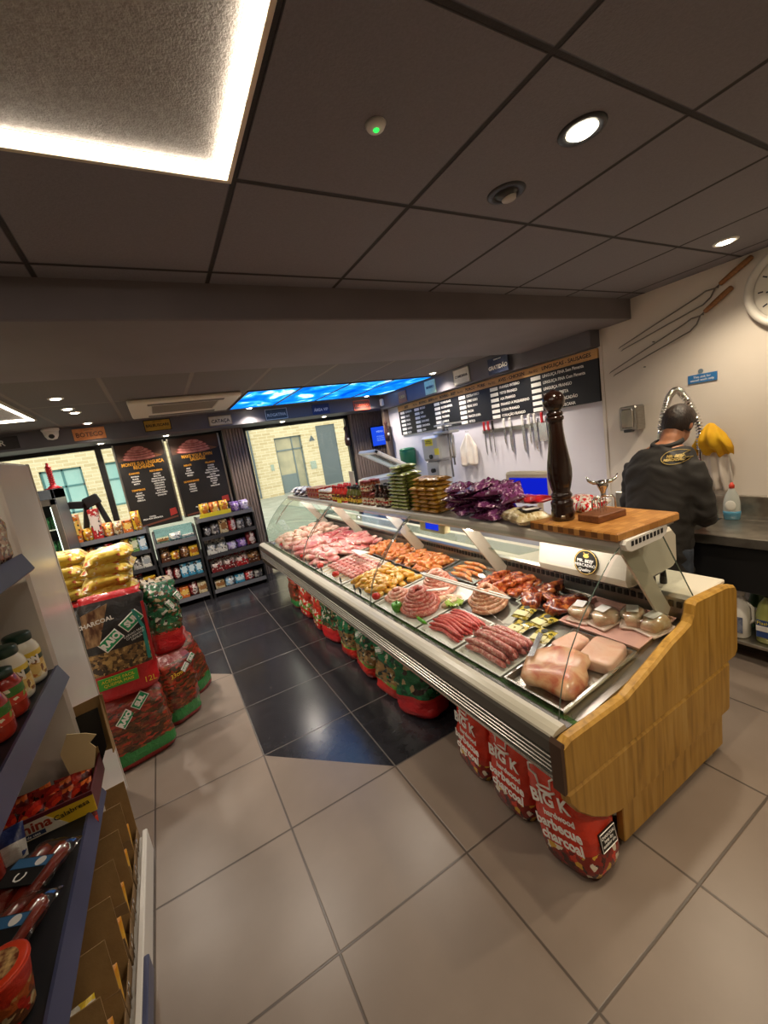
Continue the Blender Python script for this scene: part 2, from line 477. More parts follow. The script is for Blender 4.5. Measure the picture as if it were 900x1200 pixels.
# slatted wood cladding
m_slat = M('dark slatted wood', '8a7a70', .55, var='74655c', scale=9, stretch=(6, 6, .6))
def slats(name, x0, x1, y, z0, z1, n):
    b = MB(); b.add(cbox(x0, x1, y, y+.06, z0, z1, 0))
    w = (x1-x0)/n
    for i in range(n): b.add(cbox(x0+i*w+w*.18, x0+(i+1)*w-w*.1, y-.022, y+.01, z0, z1, .003))
    return struct(name, b, m_slat)
slats('trim_slat_pillar', .97, 1.27, 6.48, 0, 2.31, 7)
slats('trim_slat_recess', 3.08, 4.0, 6.56, 0, 2.31, 18)
struct('trim_corner_post', MB().add(cbox(3.47, 3.57, 6.02, 6.10, 0, 2.5, .004)), M('light wood post', '8b7767', .5, var='7a6657', scale=6, stretch=(8, 8, .8)))
# windows: sill wall, frames and panes
def window(name, x0, x1, z0, z1, mull):
    f = MB()
    for a, c in ((x0, x0+.06), (x1-.06, x1)): f.add(cbox(a, c, 6.60, 6.68, z0, z1, .004))
    f.add(cbox(x0, x1, 6.60, 6.68, z1-.05, z1, .004)); f.add(cbox(x0, x1, 6.60, 6.68, z0, z0+.07, .004))
    for mx in mull: f.add(cbox(mx-.035, mx+.035, 6.595, 6.685, z0, z1, .004))
    fo = struct(name, f, m_black)
    p = obj('pane', MB().add(cbox(x0+.02, x1-.02, 6.635, 6.642, z0+.02, z1-.02, 0)), m_pane, fo)
    return fo
struct('wall_window_sill', MB().add(cbox(XL, 1.27, 6.55, 6.72, 0, .55, .004)), m_dgrey)
window('window_1', XL, .97, .55, 2.31, (-.60,))
window('window_2', 1.27, 3.08, .06, 2.31, ())
struct('wall_pier', MB().add(cbox(.96, 1.28, 6.54, 6.72, 0, 2.31, 0)), m_dgrey)

# ------------------------------------------------------------------ outside, across the street
m_brick, nt, bs = newmat('buff brick')
tc = N(nt, 'ShaderNodeTexCoord'); mp = N(nt, 'ShaderNodeMapping'); mp.inputs['Rotation'].default_value = (PI/2, 0, 0)
bt = N(nt, 'ShaderNodeTexBrick'); bt.inputs['Color1'].default_value = lin('d8cdb0'); bt.inputs['Color2'].default_value = lin('c2b492')
bt.inputs['Mortar'].default_value = lin('e2dac4'); bt.inputs['Scale'].default_value = 1; bt.inputs['Brick Width'].default_value = .42; bt.inputs['Row Height'].default_value = .14
bt.inputs['Mortar Size'].default_value = .012
nt.links.new(tc.outputs['Object'], mp.inputs[0]); nt.links.new(mp.outputs[0], bt.inputs['Vector']); nt.links.new(bt.outputs[0], bs.inputs['Base Color']); bs.inputs['Roughness'].default_value = .9
YE = 20.0
def hole_wall(x0, x1, z0, z1, holes, y0, y1):
    b = MB(); xs = sorted({x0, x1, *[h[0] for h in holes], *[h[1] for h in holes]}); zs = sorted({z0, z1, *[h[2] for h in holes], *[h[3] for h in holes]})
    for i in range(len(xs)-1):
        for j in range(len(zs)-1):
            cx = (xs[i]+xs[i+1])/2; cz = (zs[j]+zs[j+1])/2
            if not any(h[0] < cx < h[1] and h[2] < cz < h[3] for h in holes): b.add(cbox(xs[i], xs[i+1], y0, y1, zs[j], zs[j+1], 0))
    return b
holes = [(-3.85, -2.5, .9, 2.68), (-1.85, -.5, .9, 2.68), (5.25, 6.62, -.05, 2.72), (7.45, 8.5, -.05, 3.05)]
bld = thing('brick_building', 'buff brick building across the street, seen through the shop windows', 'building', (2, YE, -.05))
obj('wall', hole_wall(-14, 18, -.05, 6, holes, YE, YE+.4), m_brick, bld, world=True)
m_teal = M('teal window frame', '4b7f86', .5); m_tglass = M('street window glass', '86b9bd', .12, var='9cc8cb', scale=.8, spec=.8)
m_door = M('grey door', '6f7f86', .5); m_ddark = M('dark grey panelling', '59666f', .5)
for h, mul in ((holes[0], (-3.15,)), (holes[1], (-1.2,))):
    f = MB()
    for a, c in ((h[0], h[0]+.08), (h[1]-.08, h[1])): f.add(cbox(a, c, YE+.12, YE+.22, h[2], h[3], .01))
    for z in (h[2], h[3]-.08, 1.95): f.add(cbox(h[0], h[1], YE+.12, YE+.22, z, z+.08, .01))
    for mx in mul: f.add(cbox(mx-.04, mx+.04, YE+.12, YE+.22, h[2], h[3], .01))
    w = obj('window_frame', f, m_teal, bld, world=True)
    obj('pane', MB().add(cbox(h[0]+.05, h[1]-.05, YE+.15, YE+.18, h[2]+.05, h[3]-.05, 0)), m_tglass, w, world=True)
h = holes[2]; f = MB()
for a in (h[0], 6.1, h[1]-.07): f.add(cbox(a, a+.07, YE+.12, YE+.22, 0, h[3], .01))
for z in (0, 2.05, h[3]-.07): f.add(cbox(h[0], h[1], YE+.12, YE+.22, z, z+.08, .01))
f.add(cbox(h[0], 6.1, YE+.14, YE+.2, 0, .9, .01))
w = obj('door', f, m_door, bld, world=True)
obj('pane', MB().add(cbox(h[0]+.05, h[1]-.05, YE+.16, YE+.18, .1, h[3]-.05, 0)), M('door glass', '8d8f7e', .15, var='b3ae94', scale=1.2), w, world=True)
obj('shutter', MB().add(cbox(7.4, 8.55, YE+.05, YE+.15, 0, 3.1, .01)), m_ddark, bld, world=True)
b = MB().add(tube([(4.1, YE-.05, 0), (4.1, YE-.05, 6)], .05, 8)); obj('drain_pipe', b, m_ddark, bld, world=True)
b = MB().add(prism([(7.0, 2.35), (7.3, 2.35), (7.15, 2.62)], 1, YE-.04, YE-.005)); obj('warning_plate', b, m_ddark, bld, world=True)
b = MB().add(cbox(4.85, 5.0, YE-.04, YE, 1.2, 1.5, .005)); b.add(cbox(6.85, 7.15, YE-.04, YE, .95, 1.35, .005)); obj('wall_box', b, M('grey box', '9fb0a8', .5), bld, world=True)
struct('ground_street', MB().add(cbox(-30, 34, 6.8, 40, -.25, -.05, 0)), M('street paving', '8e948f', .8, var='a0a6a1', scale=1.5))
# ------------------------------------------------------------------ ceiling fittings
m_led = emat('lit LED strip', 'fff1de', 7.5)
m_ledmid = M('grainy board with LED glow', 'a39c94', .8, var='8f8880', scale=90, bump=.3, bscale=220)  # grainy board; its paler tone also carries the LED glow falling on it
m_ledalu = M('LED profile', 'cbbfa8', .4, .4)
def ledframe(loc, label, S=1.17, z=2.566, e=None):
    t = thing('led_frame_light', label, 'ceiling light', (loc[0], loc[1], z))
    a = MB(); x0, y0 = loc[0]-S/2, loc[1]-S/2; x1, y1 = x0+S, y0+S; w = .046
    def ring(b, d0, d1, zb, zt):
        b.add(cbox(x0+d0, x1-d0, y0+d0, y0+d1, zb, zt, .001)); b.add(cbox(x0+d0, x1-d0, y1-d1, y1-d0, zb, zt, .001))
        b.add(cbox(x0+d0, x0+d1, y0+d1, y1-d1, zb, zt, .001)); b.add(cbox(x1-d1, x1-d0, y0+d1, y1-d1, zb, zt, .001))
    ring(a, 0, .012, z-.024, z); ring(a, .012, w-.004, z-.006, z)
    obj('profile', a, m_ledalu, t, world=True)
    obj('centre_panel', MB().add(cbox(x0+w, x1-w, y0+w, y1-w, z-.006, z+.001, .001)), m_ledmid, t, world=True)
    l = MB(); ring(l, .013, w-.001, z-.022, z-.0065)
    obj('light_strip', l, m_led, t, world=True)
    return t
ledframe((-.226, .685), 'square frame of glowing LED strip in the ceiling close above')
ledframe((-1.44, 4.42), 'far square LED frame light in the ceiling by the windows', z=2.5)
m_bulb = emat('lit lamp', 'fff0d2', 14)
def downlight(name, x, y, z, label, group=None, lit=True, r=.045, power=9, tilt=0):
    t = thing(name, label, 'downlight', (x, y, z), group=group)
    obj('rim', MB().add(lathe([(r*.78, -.001), (r*.8, -.006), (r*1.15, -.006), (r*1.22, -.002), (r*1.22, .002)], 24, cap=False), 0, True), m_dgrey if not lit or r > .05 else m_white, t)
    if lit:
        obj('lamp', MB().add(lathe([(.001, -.012), (r*.6, -.010), (r*.8, -.002)], 20), 0, True), m_bulb, t)
        l = bpy.data.lights.new('spot', 'SPOT'); l.energy = power; l.spot_size = R(130); l.spot_blend = .8; l.color = (1, .88, .74) if z < 2.55 else (1, .83, .61); l.shadow_soft_size = .04
        lo = bpy.data.objects.new('spot', l); COL.objects.link(lo); lo.parent = t; lo.location = (0, 0, -.03)
    else:
        obj('eyeball', MB().add(ell((0, 0, .01), r*.8, r*.8, r*.55), 0, True), m_black, t)
        obj('lamp', MB().add(lathe([(.001, -.022), (r*.45, -.021), (r*.5, -.008)], 18, c=(r*.2, 0, 0)), 0, True), M('unlit lamp', 'b3aca2', .3), t)
    return t
downlight('downlight', 1.287, .836, 2.566, 'lit round downlight in the ceiling nearest the camera', r=.055, power=26)
downlight('downlight', 1.292, 1.137, 2.566, 'unlit eyeball downlight in the dark ceiling panel', lit=False, r=.055)
downlight('downlight', 3.05, 1.18, 2.566, 'lit downlight near the right wall above the barbecue forks', r=.05, power=30)
for i, (x, y, lb) in enumerate([(-.546, 4.08, 'lit downlight nearest the beam, first of the row of three by the left LED frame'),
      (-.555, 4.62, 'lit downlight, middle of three beside the left LED frame'), (-.537, 4.87, 'lit downlight, last of three beside the left LED frame'),
      (-.54, 5.72, 'lit downlight in the ceiling just above the BOTECO sign'), (1.292, 5.85, 'lit downlight at the window-side corner of the blue sky panels'),
      (3.1, 5.82, 'lit downlight above the red sign by the corner'), (3.236, 4.25, 'lit downlight at the wall-side end of the blue sky panels')]):
    downlight('downlight', x, y, 2.5, lb, 'downlights in the far ceiling', power=36)
for x, lb in ((-.52, 'lit soffit downlight over the left window, below the BOTECO sign'), (.23, 'lit soffit downlight above the sausage posters'),
              (1.84, 'lit soffit downlight over the right window, left one'), (2.53, 'lit soffit downlight over the right window, right one')):
    downlight('downlight', x, 6.3, 2.31, lb, 'downlights in the window soffit', power=12)
t = thing('smoke_sensor', 'small white ceiling sensor with a green light', 'sensor', (.679, .992, 2.566))
obj('housing', MB().add(lathe([(.012, -.012), (.022, -.010), (.028, 0)], 20), 0, True), m_white, t)
obj('indicator', MB().add(ell((0, 0, -.012), .008, .008, .005), 0, True), emat('green indicator', '2be04a', 1.2), t, label='glowing green indicator')
# sky print light panels
m_sky, nt, bs = newmat('lit sky print')
nt.nodes.remove(bs); tc = N(nt, 'ShaderNodeTexCoord'); no = N(nt, 'ShaderNodeTexNoise'); no.inputs['Scale'].default_value = 2.2; no.inputs['Detail'].default_value = 5; no.inputs['Distortion'].default_value = .6
mp = N(nt, 'ShaderNodeMapping'); mp.inputs['Scale'].default_value = (1.6, .9, 1); gg = N(nt, 'ShaderNodeNewGeometry')
nt.links.new(gg.outputs['Position'], mp.inputs[0]); nt.links.new(mp.outputs[0], no.inputs['Vector'])
r = ramp(nt, [(.3, '003c9c'), (.5, '0a66c4'), (.58, '2f94dc'), (.66, 'c8eaff'), (.75, '48a6e6')]); nt.links.new(no.outputs['Fac'], r.inputs[0])
em = N(nt, 'ShaderNodeEmission'); em.inputs[1].default_value = 1.5; nt.links.new(r.outputs[0], em.inputs[0]); nt.links.new(em.outputs[0], nt.nodes['Material Output'].inputs[0])
for i in range(4):
    lb = ['leftmost backlit blue sky panel, next to the air conditioner', 'second backlit blue sky panel from the air conditioner', 'third backlit blue sky panel from the air conditioner', 'rightmost backlit blue sky panel, by the menu wall'][i]
    x0 = 1.0+.6*i
    t = thing('sky_light_panel', lb, 'ceiling light panel', (x0+.3, 5.1, 2.5), group='blue sky ceiling panels')
    f = MB()
    for a in (x0, x0+.585): f.add(cbox(a, a+.015, 4.45, 5.75, 2.488, 2.5, .002))
    for a in (4.45, 5.735): f.add(cbox(x0, x0+.6, a, a+.015, 2.488, 2.5, .002))
    obj('frame', f, m_dgrey, t, world=True)
    obj('diffuser', MB().add(cbox(x0+.015, x0+.585, 4.465, 5.735, 2.492, 2.4995, 0)), m_sky, t, world=True)
# air conditioner cassette
t = thing('air_conditioner', 'white ceiling cassette air conditioner left of the blue sky panels', 'air conditioner', (.43, 4.9, 2.5))
ax0, ax1, ay0, ay1 = -.09, .93, 4.4, 5.45
b = MB()
for a in ((ax0, ax1, ay0, ay0+.22), (ax0, ax1, ay1-.22, ay1)): b.add(cbox(a[0], a[1], a[2], a[3], 2.455, 2.498, .012))
for a in ((ax0, ax0+.2, ay0+.2, ay1-.2), (ax1-.2, ax1, ay0+.2, ay1-.2)): b.add(cbox(a[0], a[1], a[2], a[3], 2.455, 2.498, .008))
obj('panel', b, m_cream, t, world=True)
b = MB().add(cbox(ax0+.19, ax1-.19, ay0+.2, ay1-.2, 2.475, 2.5, 0))
for i in range(14): b.add(cbox(ax0+.2, ax1-.2, ay0+.23+i*.042, ay0+.245+i*.042, 2.462, 2.478, .002))
obj('intake_grille', b, M('grille grey', '8d8578', .5), t, world=True)
for a in ((ax0+.16, ax1-.16, ay0+.08, ay0+.16), (ax0+.16, ax1-.16, ay1-.16, ay1-.08)):
    obj('louver', MB().add(cbox(*a, 2.449, 2.458, .004)), M('louver', '6b645b', .5), t, world=True)
# security camera
t = thing('security_camera', 'white dome security camera under the ceiling left of the BOTECO sign', 'security camera', (-.92, 5.9, 2.5))
obj('mount', MB().add(lathe([(.075, -.03), (.085, -.02), (.085, 0)], 24), 0, True), m_white, t)
obj('housing', MB().add(lathe([(.005, -.125), (.045, -.115), (.065, -.08), (.075, -.03)], 24), 0, True), m_white, t)
obj('lens', MB().add(ell((.005, -.045, -.085), .03, .028, .03), 0, True), m_black, t)
# ------------------------------------------------------------------ signs hung along the two fascias
def sign(label, face, a0, a1, z0, z1, bg, words, wsize, txm, small=None, border=None, off=0, text_dz=0):
    """number-plate style sign; a0..a1 is X on the window fascia (face -Y) or Y on the menu fascia (face -X)"""
    th = .012
    c = ((a0+a1)/2, 5.98-off, z0) if face == '-Y' else (3.42-off, (a0+a1)/2, z0)
    t = thing('hanging_sign', label, 'sign', c)
    bm_ = M('sign ' + words.lower(), bg[0], .5, var=bg[1], scale=18)
    w = abs(a1-a0)/2
    if face == '-Y': b = MB().add(cbox(c[0]-w, c[0]+w, c[1]-th, c[1], z0, z1, .003))
    else: b = MB().add(cbox(c[0]-th, c[0], c[1]-w, c[1]+w, z0, z1, .003))
    obj('plate', b, bm_, t, world=True)
    if border:
        f = MB(); e = .008
        def bar(p, q, za, zb):
            if face == '-Y': f.add(cbox(p, q, c[1]-th-.003, c[1]-th+.001, za, zb, .001))
            else: f.add(cbox(c[0]-th-.003, c[0]-th+.001, p, q, za, zb, .001))
        m0 = c[0] if face == '-Y' else c[1]
        bar(m0-w, m0+w, z1-e, z1); bar(m0-w, m0+w, z0, z0+e); bar(m0-w, m0-w+e, z0, z1); bar(m0+w-e, m0+w, z0, z1)
        obj('border', f, border, t, world=True)
    zc = (z0+z1)/2+text_dz
    d = th+.001
    p = (c[0], c[1]-d, zc) if face == '-Y' else (c[0]-d, c[1], zc)
    text(t, words, wsize, p, txm, face, bold=.0012, sx=.95)
    if small:
        p2 = (p[0], p[1], z1-.022); text(t, small, .018, p2, txm, face)
    return t
m_navy = M('navy lettering', '1c2c50', .5); m_redt = M('red lettering', 'd2452c', .5); m_gold = M('gold lettering', 'd8b45a', .5); m_sil = M('pale grey lettering', 'c9d4d4', .5)
sign('black sign lettered BAR at the left end of the window fascia', '-Y', -1.62, -1.235, 2.335, 2.47, ('221f1f', '2c2828'), 'BAR', .085, m_txtw)
sign('orange sign lettered BOTECO over the left window', '-Y', -.735, -.415, 2.34, 2.475, ('c9773f', 'd98d55'), 'BOTECO', .072, M('dark brown lettering', '3a2015', .5), small='DESDE 1980', text_dz=-.01)
sign('yellow and dark sign lettered BALBUSCARE over the sausage posters', '-Y', .0, .305, 2.35, 2.49, ('c9a13c', 'b8902f'), 'BALBUSCARE', .047, m_txtb, border=m_txtb, small='BEM VINDO')
sign('cream sign lettered CATAÇA over the right poster', '-Y', .76, 1.055, 2.33, 2.455, ('d8cdae', 'c8bb98'), 'CATAÇA', .062, m_txtb, border=M('tan border', '9a8a63', .6), text_dz=-.008)
sign('grey green sign lettered ROGATIVA over the right window', '-Y', 1.52, 1.84, 2.32, 2.47, ('44545a', '37464c'), 'ROGATIVA', .058, m_sil, border=m_sil, text_dz=-.01)
sign('navy blue sign lettered ÁREA VIP over the right window', '-Y', 2.23, 2.51, 2.32, 2.47, ('26335c', '2f3e6c'), 'ÁREA VIP', .058, m_txtw, text_dz=-.01)
sign('dark sign with red letters TOMAÇO near the corner', '-Y', 2.92, 3.21, 2.31, 2.46, ('4a2420', '5c2d26'), 'TOMAÇO', .06, M('orange red lettering', 'e8603c', .5), border=M('orange red border', 'c8502f', .5))
sign('small brown sign on the menu fascia, farthest from the camera', '-X', 5.18, 5.4, 2.29, 2.45, ('8a5a38', 'a06b44'), 'CASA', .06, m_gold)
sign('pale green sign on the menu fascia', '-X', 4.46, 4.70, 2.29, 2.465, ('a9cfae', 'bcdcc0'), 'MINEIRO', .045, m_navy)
sign('cream sign on the menu fascia beside the GRATIDÃO sign', '-X', 3.79, 4.08, 2.295, 2.475, ('cfcabb', 'dcd7c8'), 'COMIDINHA', .042, m_txtb, border=M('grey border', '8f8b80', .6))
g = sign('navy chalkboard sign lettered GRATIDÃO standing off the menu fascia', '-X', 3.14, 3.43, 2.285, 2.45, ('2a3148', '363e58'), 'GRATIDÃO', .056, m_txtw, off=.05, small='SEMPRE COM', text_dz=-.02)
obj('bracket', MB().add(cbox(3.365, 3.42, 3.2, 3.37, 2.33, 2.40, .003)), m_black, g, world=True)
solo('motion_sensor', 'small white box sensor at the corner of the two fascias', 'sensor', MB().add(cbox(3.37, 3.42, 5.86, 5.93, 2.33, 2.44, .012)), m_white)

# ------------------------------------------------------------------ menu board
m_menu = M('menu black', '0e0f13', .5, var='13151a', scale=6); m_menuw = M('menu wood band', 'd2a468', .5, var='c49458', scale=8, stretch=(1, 1, 14))
MY0, MY1, MZ0, MZ1 = 2.29, 5.66, 1.815, 2.268
t = thing('menu_board', 'long black price board with a wood header band on the wall behind the counter', 'menu board', (3.555, 4.0, MZ0))
obj('board', MB().add(cbox(3.535, 3.562, MY0, MY1, MZ0, 2.185, .002)), m_menu, t, world=True)
obj('header_band', MB().add(cbox(3.533, 3.565, MY0, MY1, 2.185, MZ1, .002)), m_menuw, t, world=True)
cols = [(2.98, .66, 'LINGUIÇAS - SAUSAGES', 'Per KG', ['LINGUIÇA FINA Sem Pimenta', 'LINGUIÇA FINA Com Pimenta', 'LINGUIÇA FRANGO', 'LINGUIÇA PRETA', 'LINGUIÇA MERCADÃO', 'LINGUIÇA TOSCANA']),
        (3.57, .56, 'AVES - CHICKEN', 'Per KG', ['FRANGO INTEIRO', 'PEITO FRANGO', 'ASA FRANGO', 'FRANGO A PASSARINHO', 'COXA FRANGO', 'CORAÇÃO FRANGO']),
        (4.13, .50, 'PORCO - PORK', 'Per KG', ['COSTELA PORCO', 'LOMBO SUINO', 'PERNIL SUINO', 'BACON', 'PANCETA SUINA', 'BISTECA']),
        (4.66, .46, 'BOVINO - BEEF', 'Per KG', ['PICANHA BLACK', 'ALCATRA BOVINA', 'CONTRA FILE', 'FRALDINHA', 'MAMINHA', 'COSTELA BOI']),
        (5.16, .42, 'BOVINO - BEEF', 'Per KG', ['MUSCULO', 'ACEM', 'PATINHO', 'COXAO MOLE', 'CARNE MOIDA', 'CUPIM']),
        (5.56, .3, 'BEEF', '', ['FILE MIGNON', 'FIGADO', 'RABADA', 'LINGUA', 'LAGARTO', 'BUCHO'])]
rows = [2.15-.062*i for i in range(6)]
for y, w, hd, pk, lines in cols:
    b = MB()
    text(t, hd, .05, (3.532, y-.10, 2.226), m_txtb, '-X', 'LEFT', bold=.001)
    if pk: text(t, pk, .036, (3.532, y+.06, 2.222), m_txtb, '-X', 'LEFT')
    for i, z in enumerate(rows):
        if w > .2: b.add(cbox(3.531, 3.536, y-.075, y+.045, z-.020, z+.018, .001))
    obj('price_strip', b, m_txtw, t, world=True, label='white blank price strips')
    for i, ln in enumerate(lines): text(t, ln, .040, (3.533, y-.10, rows[i]), m_txtw, '-X', 'LEFT', bold=.0008, sx=.9 if w > .5 else .72)

# ------------------------------------------------------------------ posters in the window
m_post = M('poster black', '151211', .55, var='1a1614', scale=4); m_meatp = M('printed sausage pink', 'd58f84', .45, var='b8685e', scale=22); m_meatd = M('printed sausage shade', '6a2f28', .45); m_boardp = M('printed wooden board', '8a5a34', .5, var='6f4526', scale=8, stretch=(1, 1, 6))
m_wallp = M('printed brown glow', '4a2f20', .5, var='38231a', scale=3)
def poster(x0, x1, z0, z1, title, left, right, label):
    xc = (x0+x1)/2; w = x1-x0; y = 6.5
    t = thing('sausage_poster', label, 'poster', (xc, y, z0))
    obj('panel', MB().add(cbox(x0, x1, y, y+.012, z0, z1, .002)), m_post, t, world=True)
    f = MB()
    for a in (x0-.022, x1): f.add(cbox(a, a+.022, y-.004, y+.016, z0, z1, .003))
    obj('side_rail', f, m_steel, t, world=True)
    b = MB(); b.add(prism([(x0+.01, z1-.23), (x1-.01, z1-.19), (x1-.01, z1-.01), (x0+.01, z1-.01)], 1, y-.0012, y+.001), 2)
    b.add(prism([(x0+.07*w, z1-.19), (xc+.1*w, z1-.24), (x1-.05*w, z1-.20), (xc+.15*w, z1-.13)], 1, y-.002, y), 1)
    for k, (rw, dz) in enumerate(((.34, .20), (.32, .165), (.28, .13), (.22, .10), (.14, .075))):
        pts = [(xc-.04*w+rw*w*math.cos(a*PI/8), z1-dz+.028*math.sin(a*PI/8)) for a in range(16)]
        b.add(prism([(xc-.04*w+(px-xc+.04*w)*1.06, z1-dz+(pz-z1+dz)*1.3) for px, pz in pts], 1, y-.0026-.0008*k, y), 3); b.add(prism(pts, 1, y-.003-.0008*k, y), 0)
    obj('picture', b, [m_meatp, m_boardp, m_wallp, m_meatd], t, world=True, label='printed coil of sausage on a board')
    text(t, title, .062, (xc, y-.0015, z1-.30), m_txto, bold=.002, sx=.78, line=.8)
    for (cx, blocks) in ((x0+.27*w, left), (x0+.73*w, right)):
        z = z1-.40
        for hd, lines in blocks:
            text(t, hd, .034, (cx, y-.0015, z), m_txto, bold=.0012); z -= .045
            n = lines.count('\n')+1
            text(t, lines, .026, (cx, y-.0015, z-.0165*n+.016), m_txtw, line=1.28, bold=.0006); z -= .0335*n+.05
    text(t, 'TOTAL\nPEÇA SUA LINGUIÇA', .026, (xc-.08*w, y-.0015, z0+.13), m_txtw, bold=.0008)
    obj('price_flash', MB().add(prism([(x1-.2*w, z0+.1), (x1-.04*w, z0+.12), (x1-.05*w, z0+.21), (x1-.19*w, z0+.2)], 1, y-.0016, y)), M('flash red', 'a5342e', .4), t, world=True)
    obj('stripe', MB().add(prism([(x0+.02, z0+.01), (x1-.02, z0+.07), (x1-.02, z0+.095), (x0+.02, z0+.035)], 1, y-.0014, y)), M('stripe brown', '6a3a2a', .5), t, world=True)
    return t
poster(-.41, .165, 1.115, 2.275, 'MONTE SUA LINGUIÇA\nRECHEADA', [('CARNES', 'BOVINA\nSUINA\nFRANGO\nMISTA'), ('TEMPEROS', 'ALHO\nPIMENTA\nSALSA\nCEBOLA')],
       [('RECHEIOS', 'QUEIJO\nBACON\nPROVOLONE\nTOMATE SECO\nAZEITONA\nCATUPIRY\nPIMENTAO\nRUCULA\nALHO PORO\nCOALHO')], 'left black sausage poster titled MONTE SUA LINGUIÇA RECHEADA')
poster(.24, .895, 1.15, 2.275, 'MAKE YOUR OWN\nSAUSAGE', [('MEATS', 'BEEF\nPORK\nCHICKEN\nMIXED'), ('SEASONINGS', 'GARLIC\nPEPPER\nPARSLEY\nONION')],
       [('FILLINGS', 'CHEESE\nBACON\nPROVOLONE\nDRIED TOMATO\nOLIVES\nCREAM CHEESE\nPEPPERS\nROCKET\nLEEK\nHALLOUMI')], 'right black sausage poster titled MAKE YOUR OWN SAUSAGE')
# TV on the slats
t = thing('television', 'small wall television with a blue screen on the dark slats by the corner', 'television', (3.6, 6.52, 1.69))
obj('housing', MB().add(cbox(3.42, 3.78, 6.49, 6.535, 1.69, 2.05, .006)), m_black, t, world=True)
obj('screen', MB().add(cbox(3.435, 3.765, 6.486, 6.491, 1.71, 2.035, 0)), emat('lit blue screen', '1a43c8', .75), t, world=True)
text(t, 'MENU', .05, (3.6, 6.485, 1.95), emat('lit screen words', '9fc0ff', .55), '-Y'); text(t, 'PICANHA\nALCATRA\nMAMINHA', .035, (3.6, 6.485, 1.83), emat('lit screen words small', '7fa6f5', .55), '-Y')
for x, y, z, lb in ((2.96, 6.56, 1.93, 'dark carved bottle-shaped ornament hanging on the window post'), (3.45, 6.02, 1.90, 'dark carved bottle-shaped ornament with a white spot on the corner post')):
    t = thing('wall_ornament', lb, 'ornament', (x, y-.05, z-.15))
    obj('carving', MB().add(lathe([(.01, 0), (.045, .02), (.05, .12), (.03, .2), (.022, .26), (.035, .30), (.02, .34)], 16), 0, True), M('carved dark wood', '2e1a16', .4, var='452620', scale=20), t)
    obj('spot', MB().add(ell((0, -.045, .12), .02, .012, .024), 0, True), m_white, t)

# ------------------------------------------------------------------ right wall: forks, clock, dispenser, notice
m_woodh = M('worn wooden handle', '9a6a3c', .5, var='7d522c', scale=12, stretch=(1, 6, 6)); m_iron = M('grey iron', '77726c', .35, .9)
def wfork(label, h0, h1, t1, t2):
    """barbecue fork on the right wall; (y,z): handle end, handle start, the two tine tips"""
    x = 3.525
    t = thing('barbecue_fork', label, 'barbecue fork', (x, h1[0], h1[1]), group=None)
    H0 = Vector((x, *h0)); H1 = Vector((x, *h1)); d = (H1-H0).normalized(); nrm = Vector((0, -d.z, d.y))
    if nrm.z < 0: nrm = -nrm
    obj('handle', MB().add(tube([H0+(H1-H0)*k for k in (0, .03, .3, .7, .97, 1)], [.010, .017, .019, .017, .015, .009], 12), 0, True), m_woodh, t, world=True)
    for tip, s in ((t1, 1), (t2, -1)):
        T = Vector((x, *tip)); a = H1+d*.10+nrm*s*.035
        obj('tine', MB().add(tube([H1-d*.01, H1+d*.03, H1+d*.075+nrm*s*.028, a+d*.03, a+(T-a)*.5, T-d*.02, T], [.005, .005, .005, .005, .0045, .004, .0015], 8), 0, True), m_iron, t, world=True)
    b = MB()
    for p in (H1+d*.02, H1+d*.5): b.add(tube([p, p+Vector((.035, 0, 0))], .004, 8))
    obj('nail', b, m_iron, t, world=True)
wfork('upper long two-tined barbecue fork with wooden handle on the right wall', (1.225, 2.54), (1.40, 2.44), (2.10, 2.21), (2.08, 2.185))
wfork('lower long two-tined barbecue fork with wooden handle on the right wall', (1.33, 2.40), (1.49, 2.295), (2.19, 2.03), (2.155, 2.00))
t = thing('wall_clock', 'large round white wall clock at the right edge, partly out of view', 'clock', (3.55, 1.02, 2.065))
def disc(r0, z0, r1, z1, mat, name, extra=(), cap=False):
    pr = [(r0, z0)] + list(extra) + [(r1, z1)]
    b = MB().add(lathe(pr, 48, cap=cap), 0, not cap, T=Matrix.Translation((3.548, 1.02, 2.31)) @ Matrix.Rotation(-PI/2, 4, 'Y'))
    return obj(name, b, mat, t, world=True)
disc(.245, 0, .2, .03, M('white clock rim', 'd6d1c8', .4), 'rim', ((.25, .02), (.245, .045), (.225, .05), (.205, .035)))
disc(.205, .0, .2, .022, M('pale clock face', 'ded8cc', .5), 'face', cap=True)
b = MB()
for k in range(12):
    a = k*PI/6; q = Matrix.Translation((3.5245, 1.02, 2.31)) @ Matrix.Rotation(a, 4, 'X')
    b.add(cbox(-.001, .001, -.004, .004, .155, .18, 0), 0, False, q)
obj('hour_mark', b, m_dgrey, t, world=True)
for nm, a, l in (('hour_hand', 1.2, .09), ('minute_hand', -1.65, .14)):
    obj(nm, MB().add(cbox(-.001, .001, -.004, .004, -.02, l, 0), 0, False, Matrix.Translation((3.522, 1.02, 2.31)) @ Matrix.Rotation(a, 4, 'X')), m_dgrey, t, world=True)
t = thing('soap_dispenser', 'square stainless steel soap dispenser on the white right wall', 'soap dispenser', (3.5, 2.0, 1.54))
obj('case', MB().add(prism([(1.93, 1.54), (2.07, 1.54), (2.075, 1.57), (2.072, 1.72), (2.06, 1.735), (1.94, 1.735), (1.928, 1.72), (1.925, 1.57)], 0, 3.43, 3.55, .008)), m_steel, t, world=True)
obj('front_cover', MB().add(prism([(1.955, 1.56), (2.045, 1.56), (2.05, 1.70), (2.04, 1.715), (1.96, 1.715), (1.95, 1.70)], 0, 3.415, 3.435, .006)), m_chrome, t, world=True)
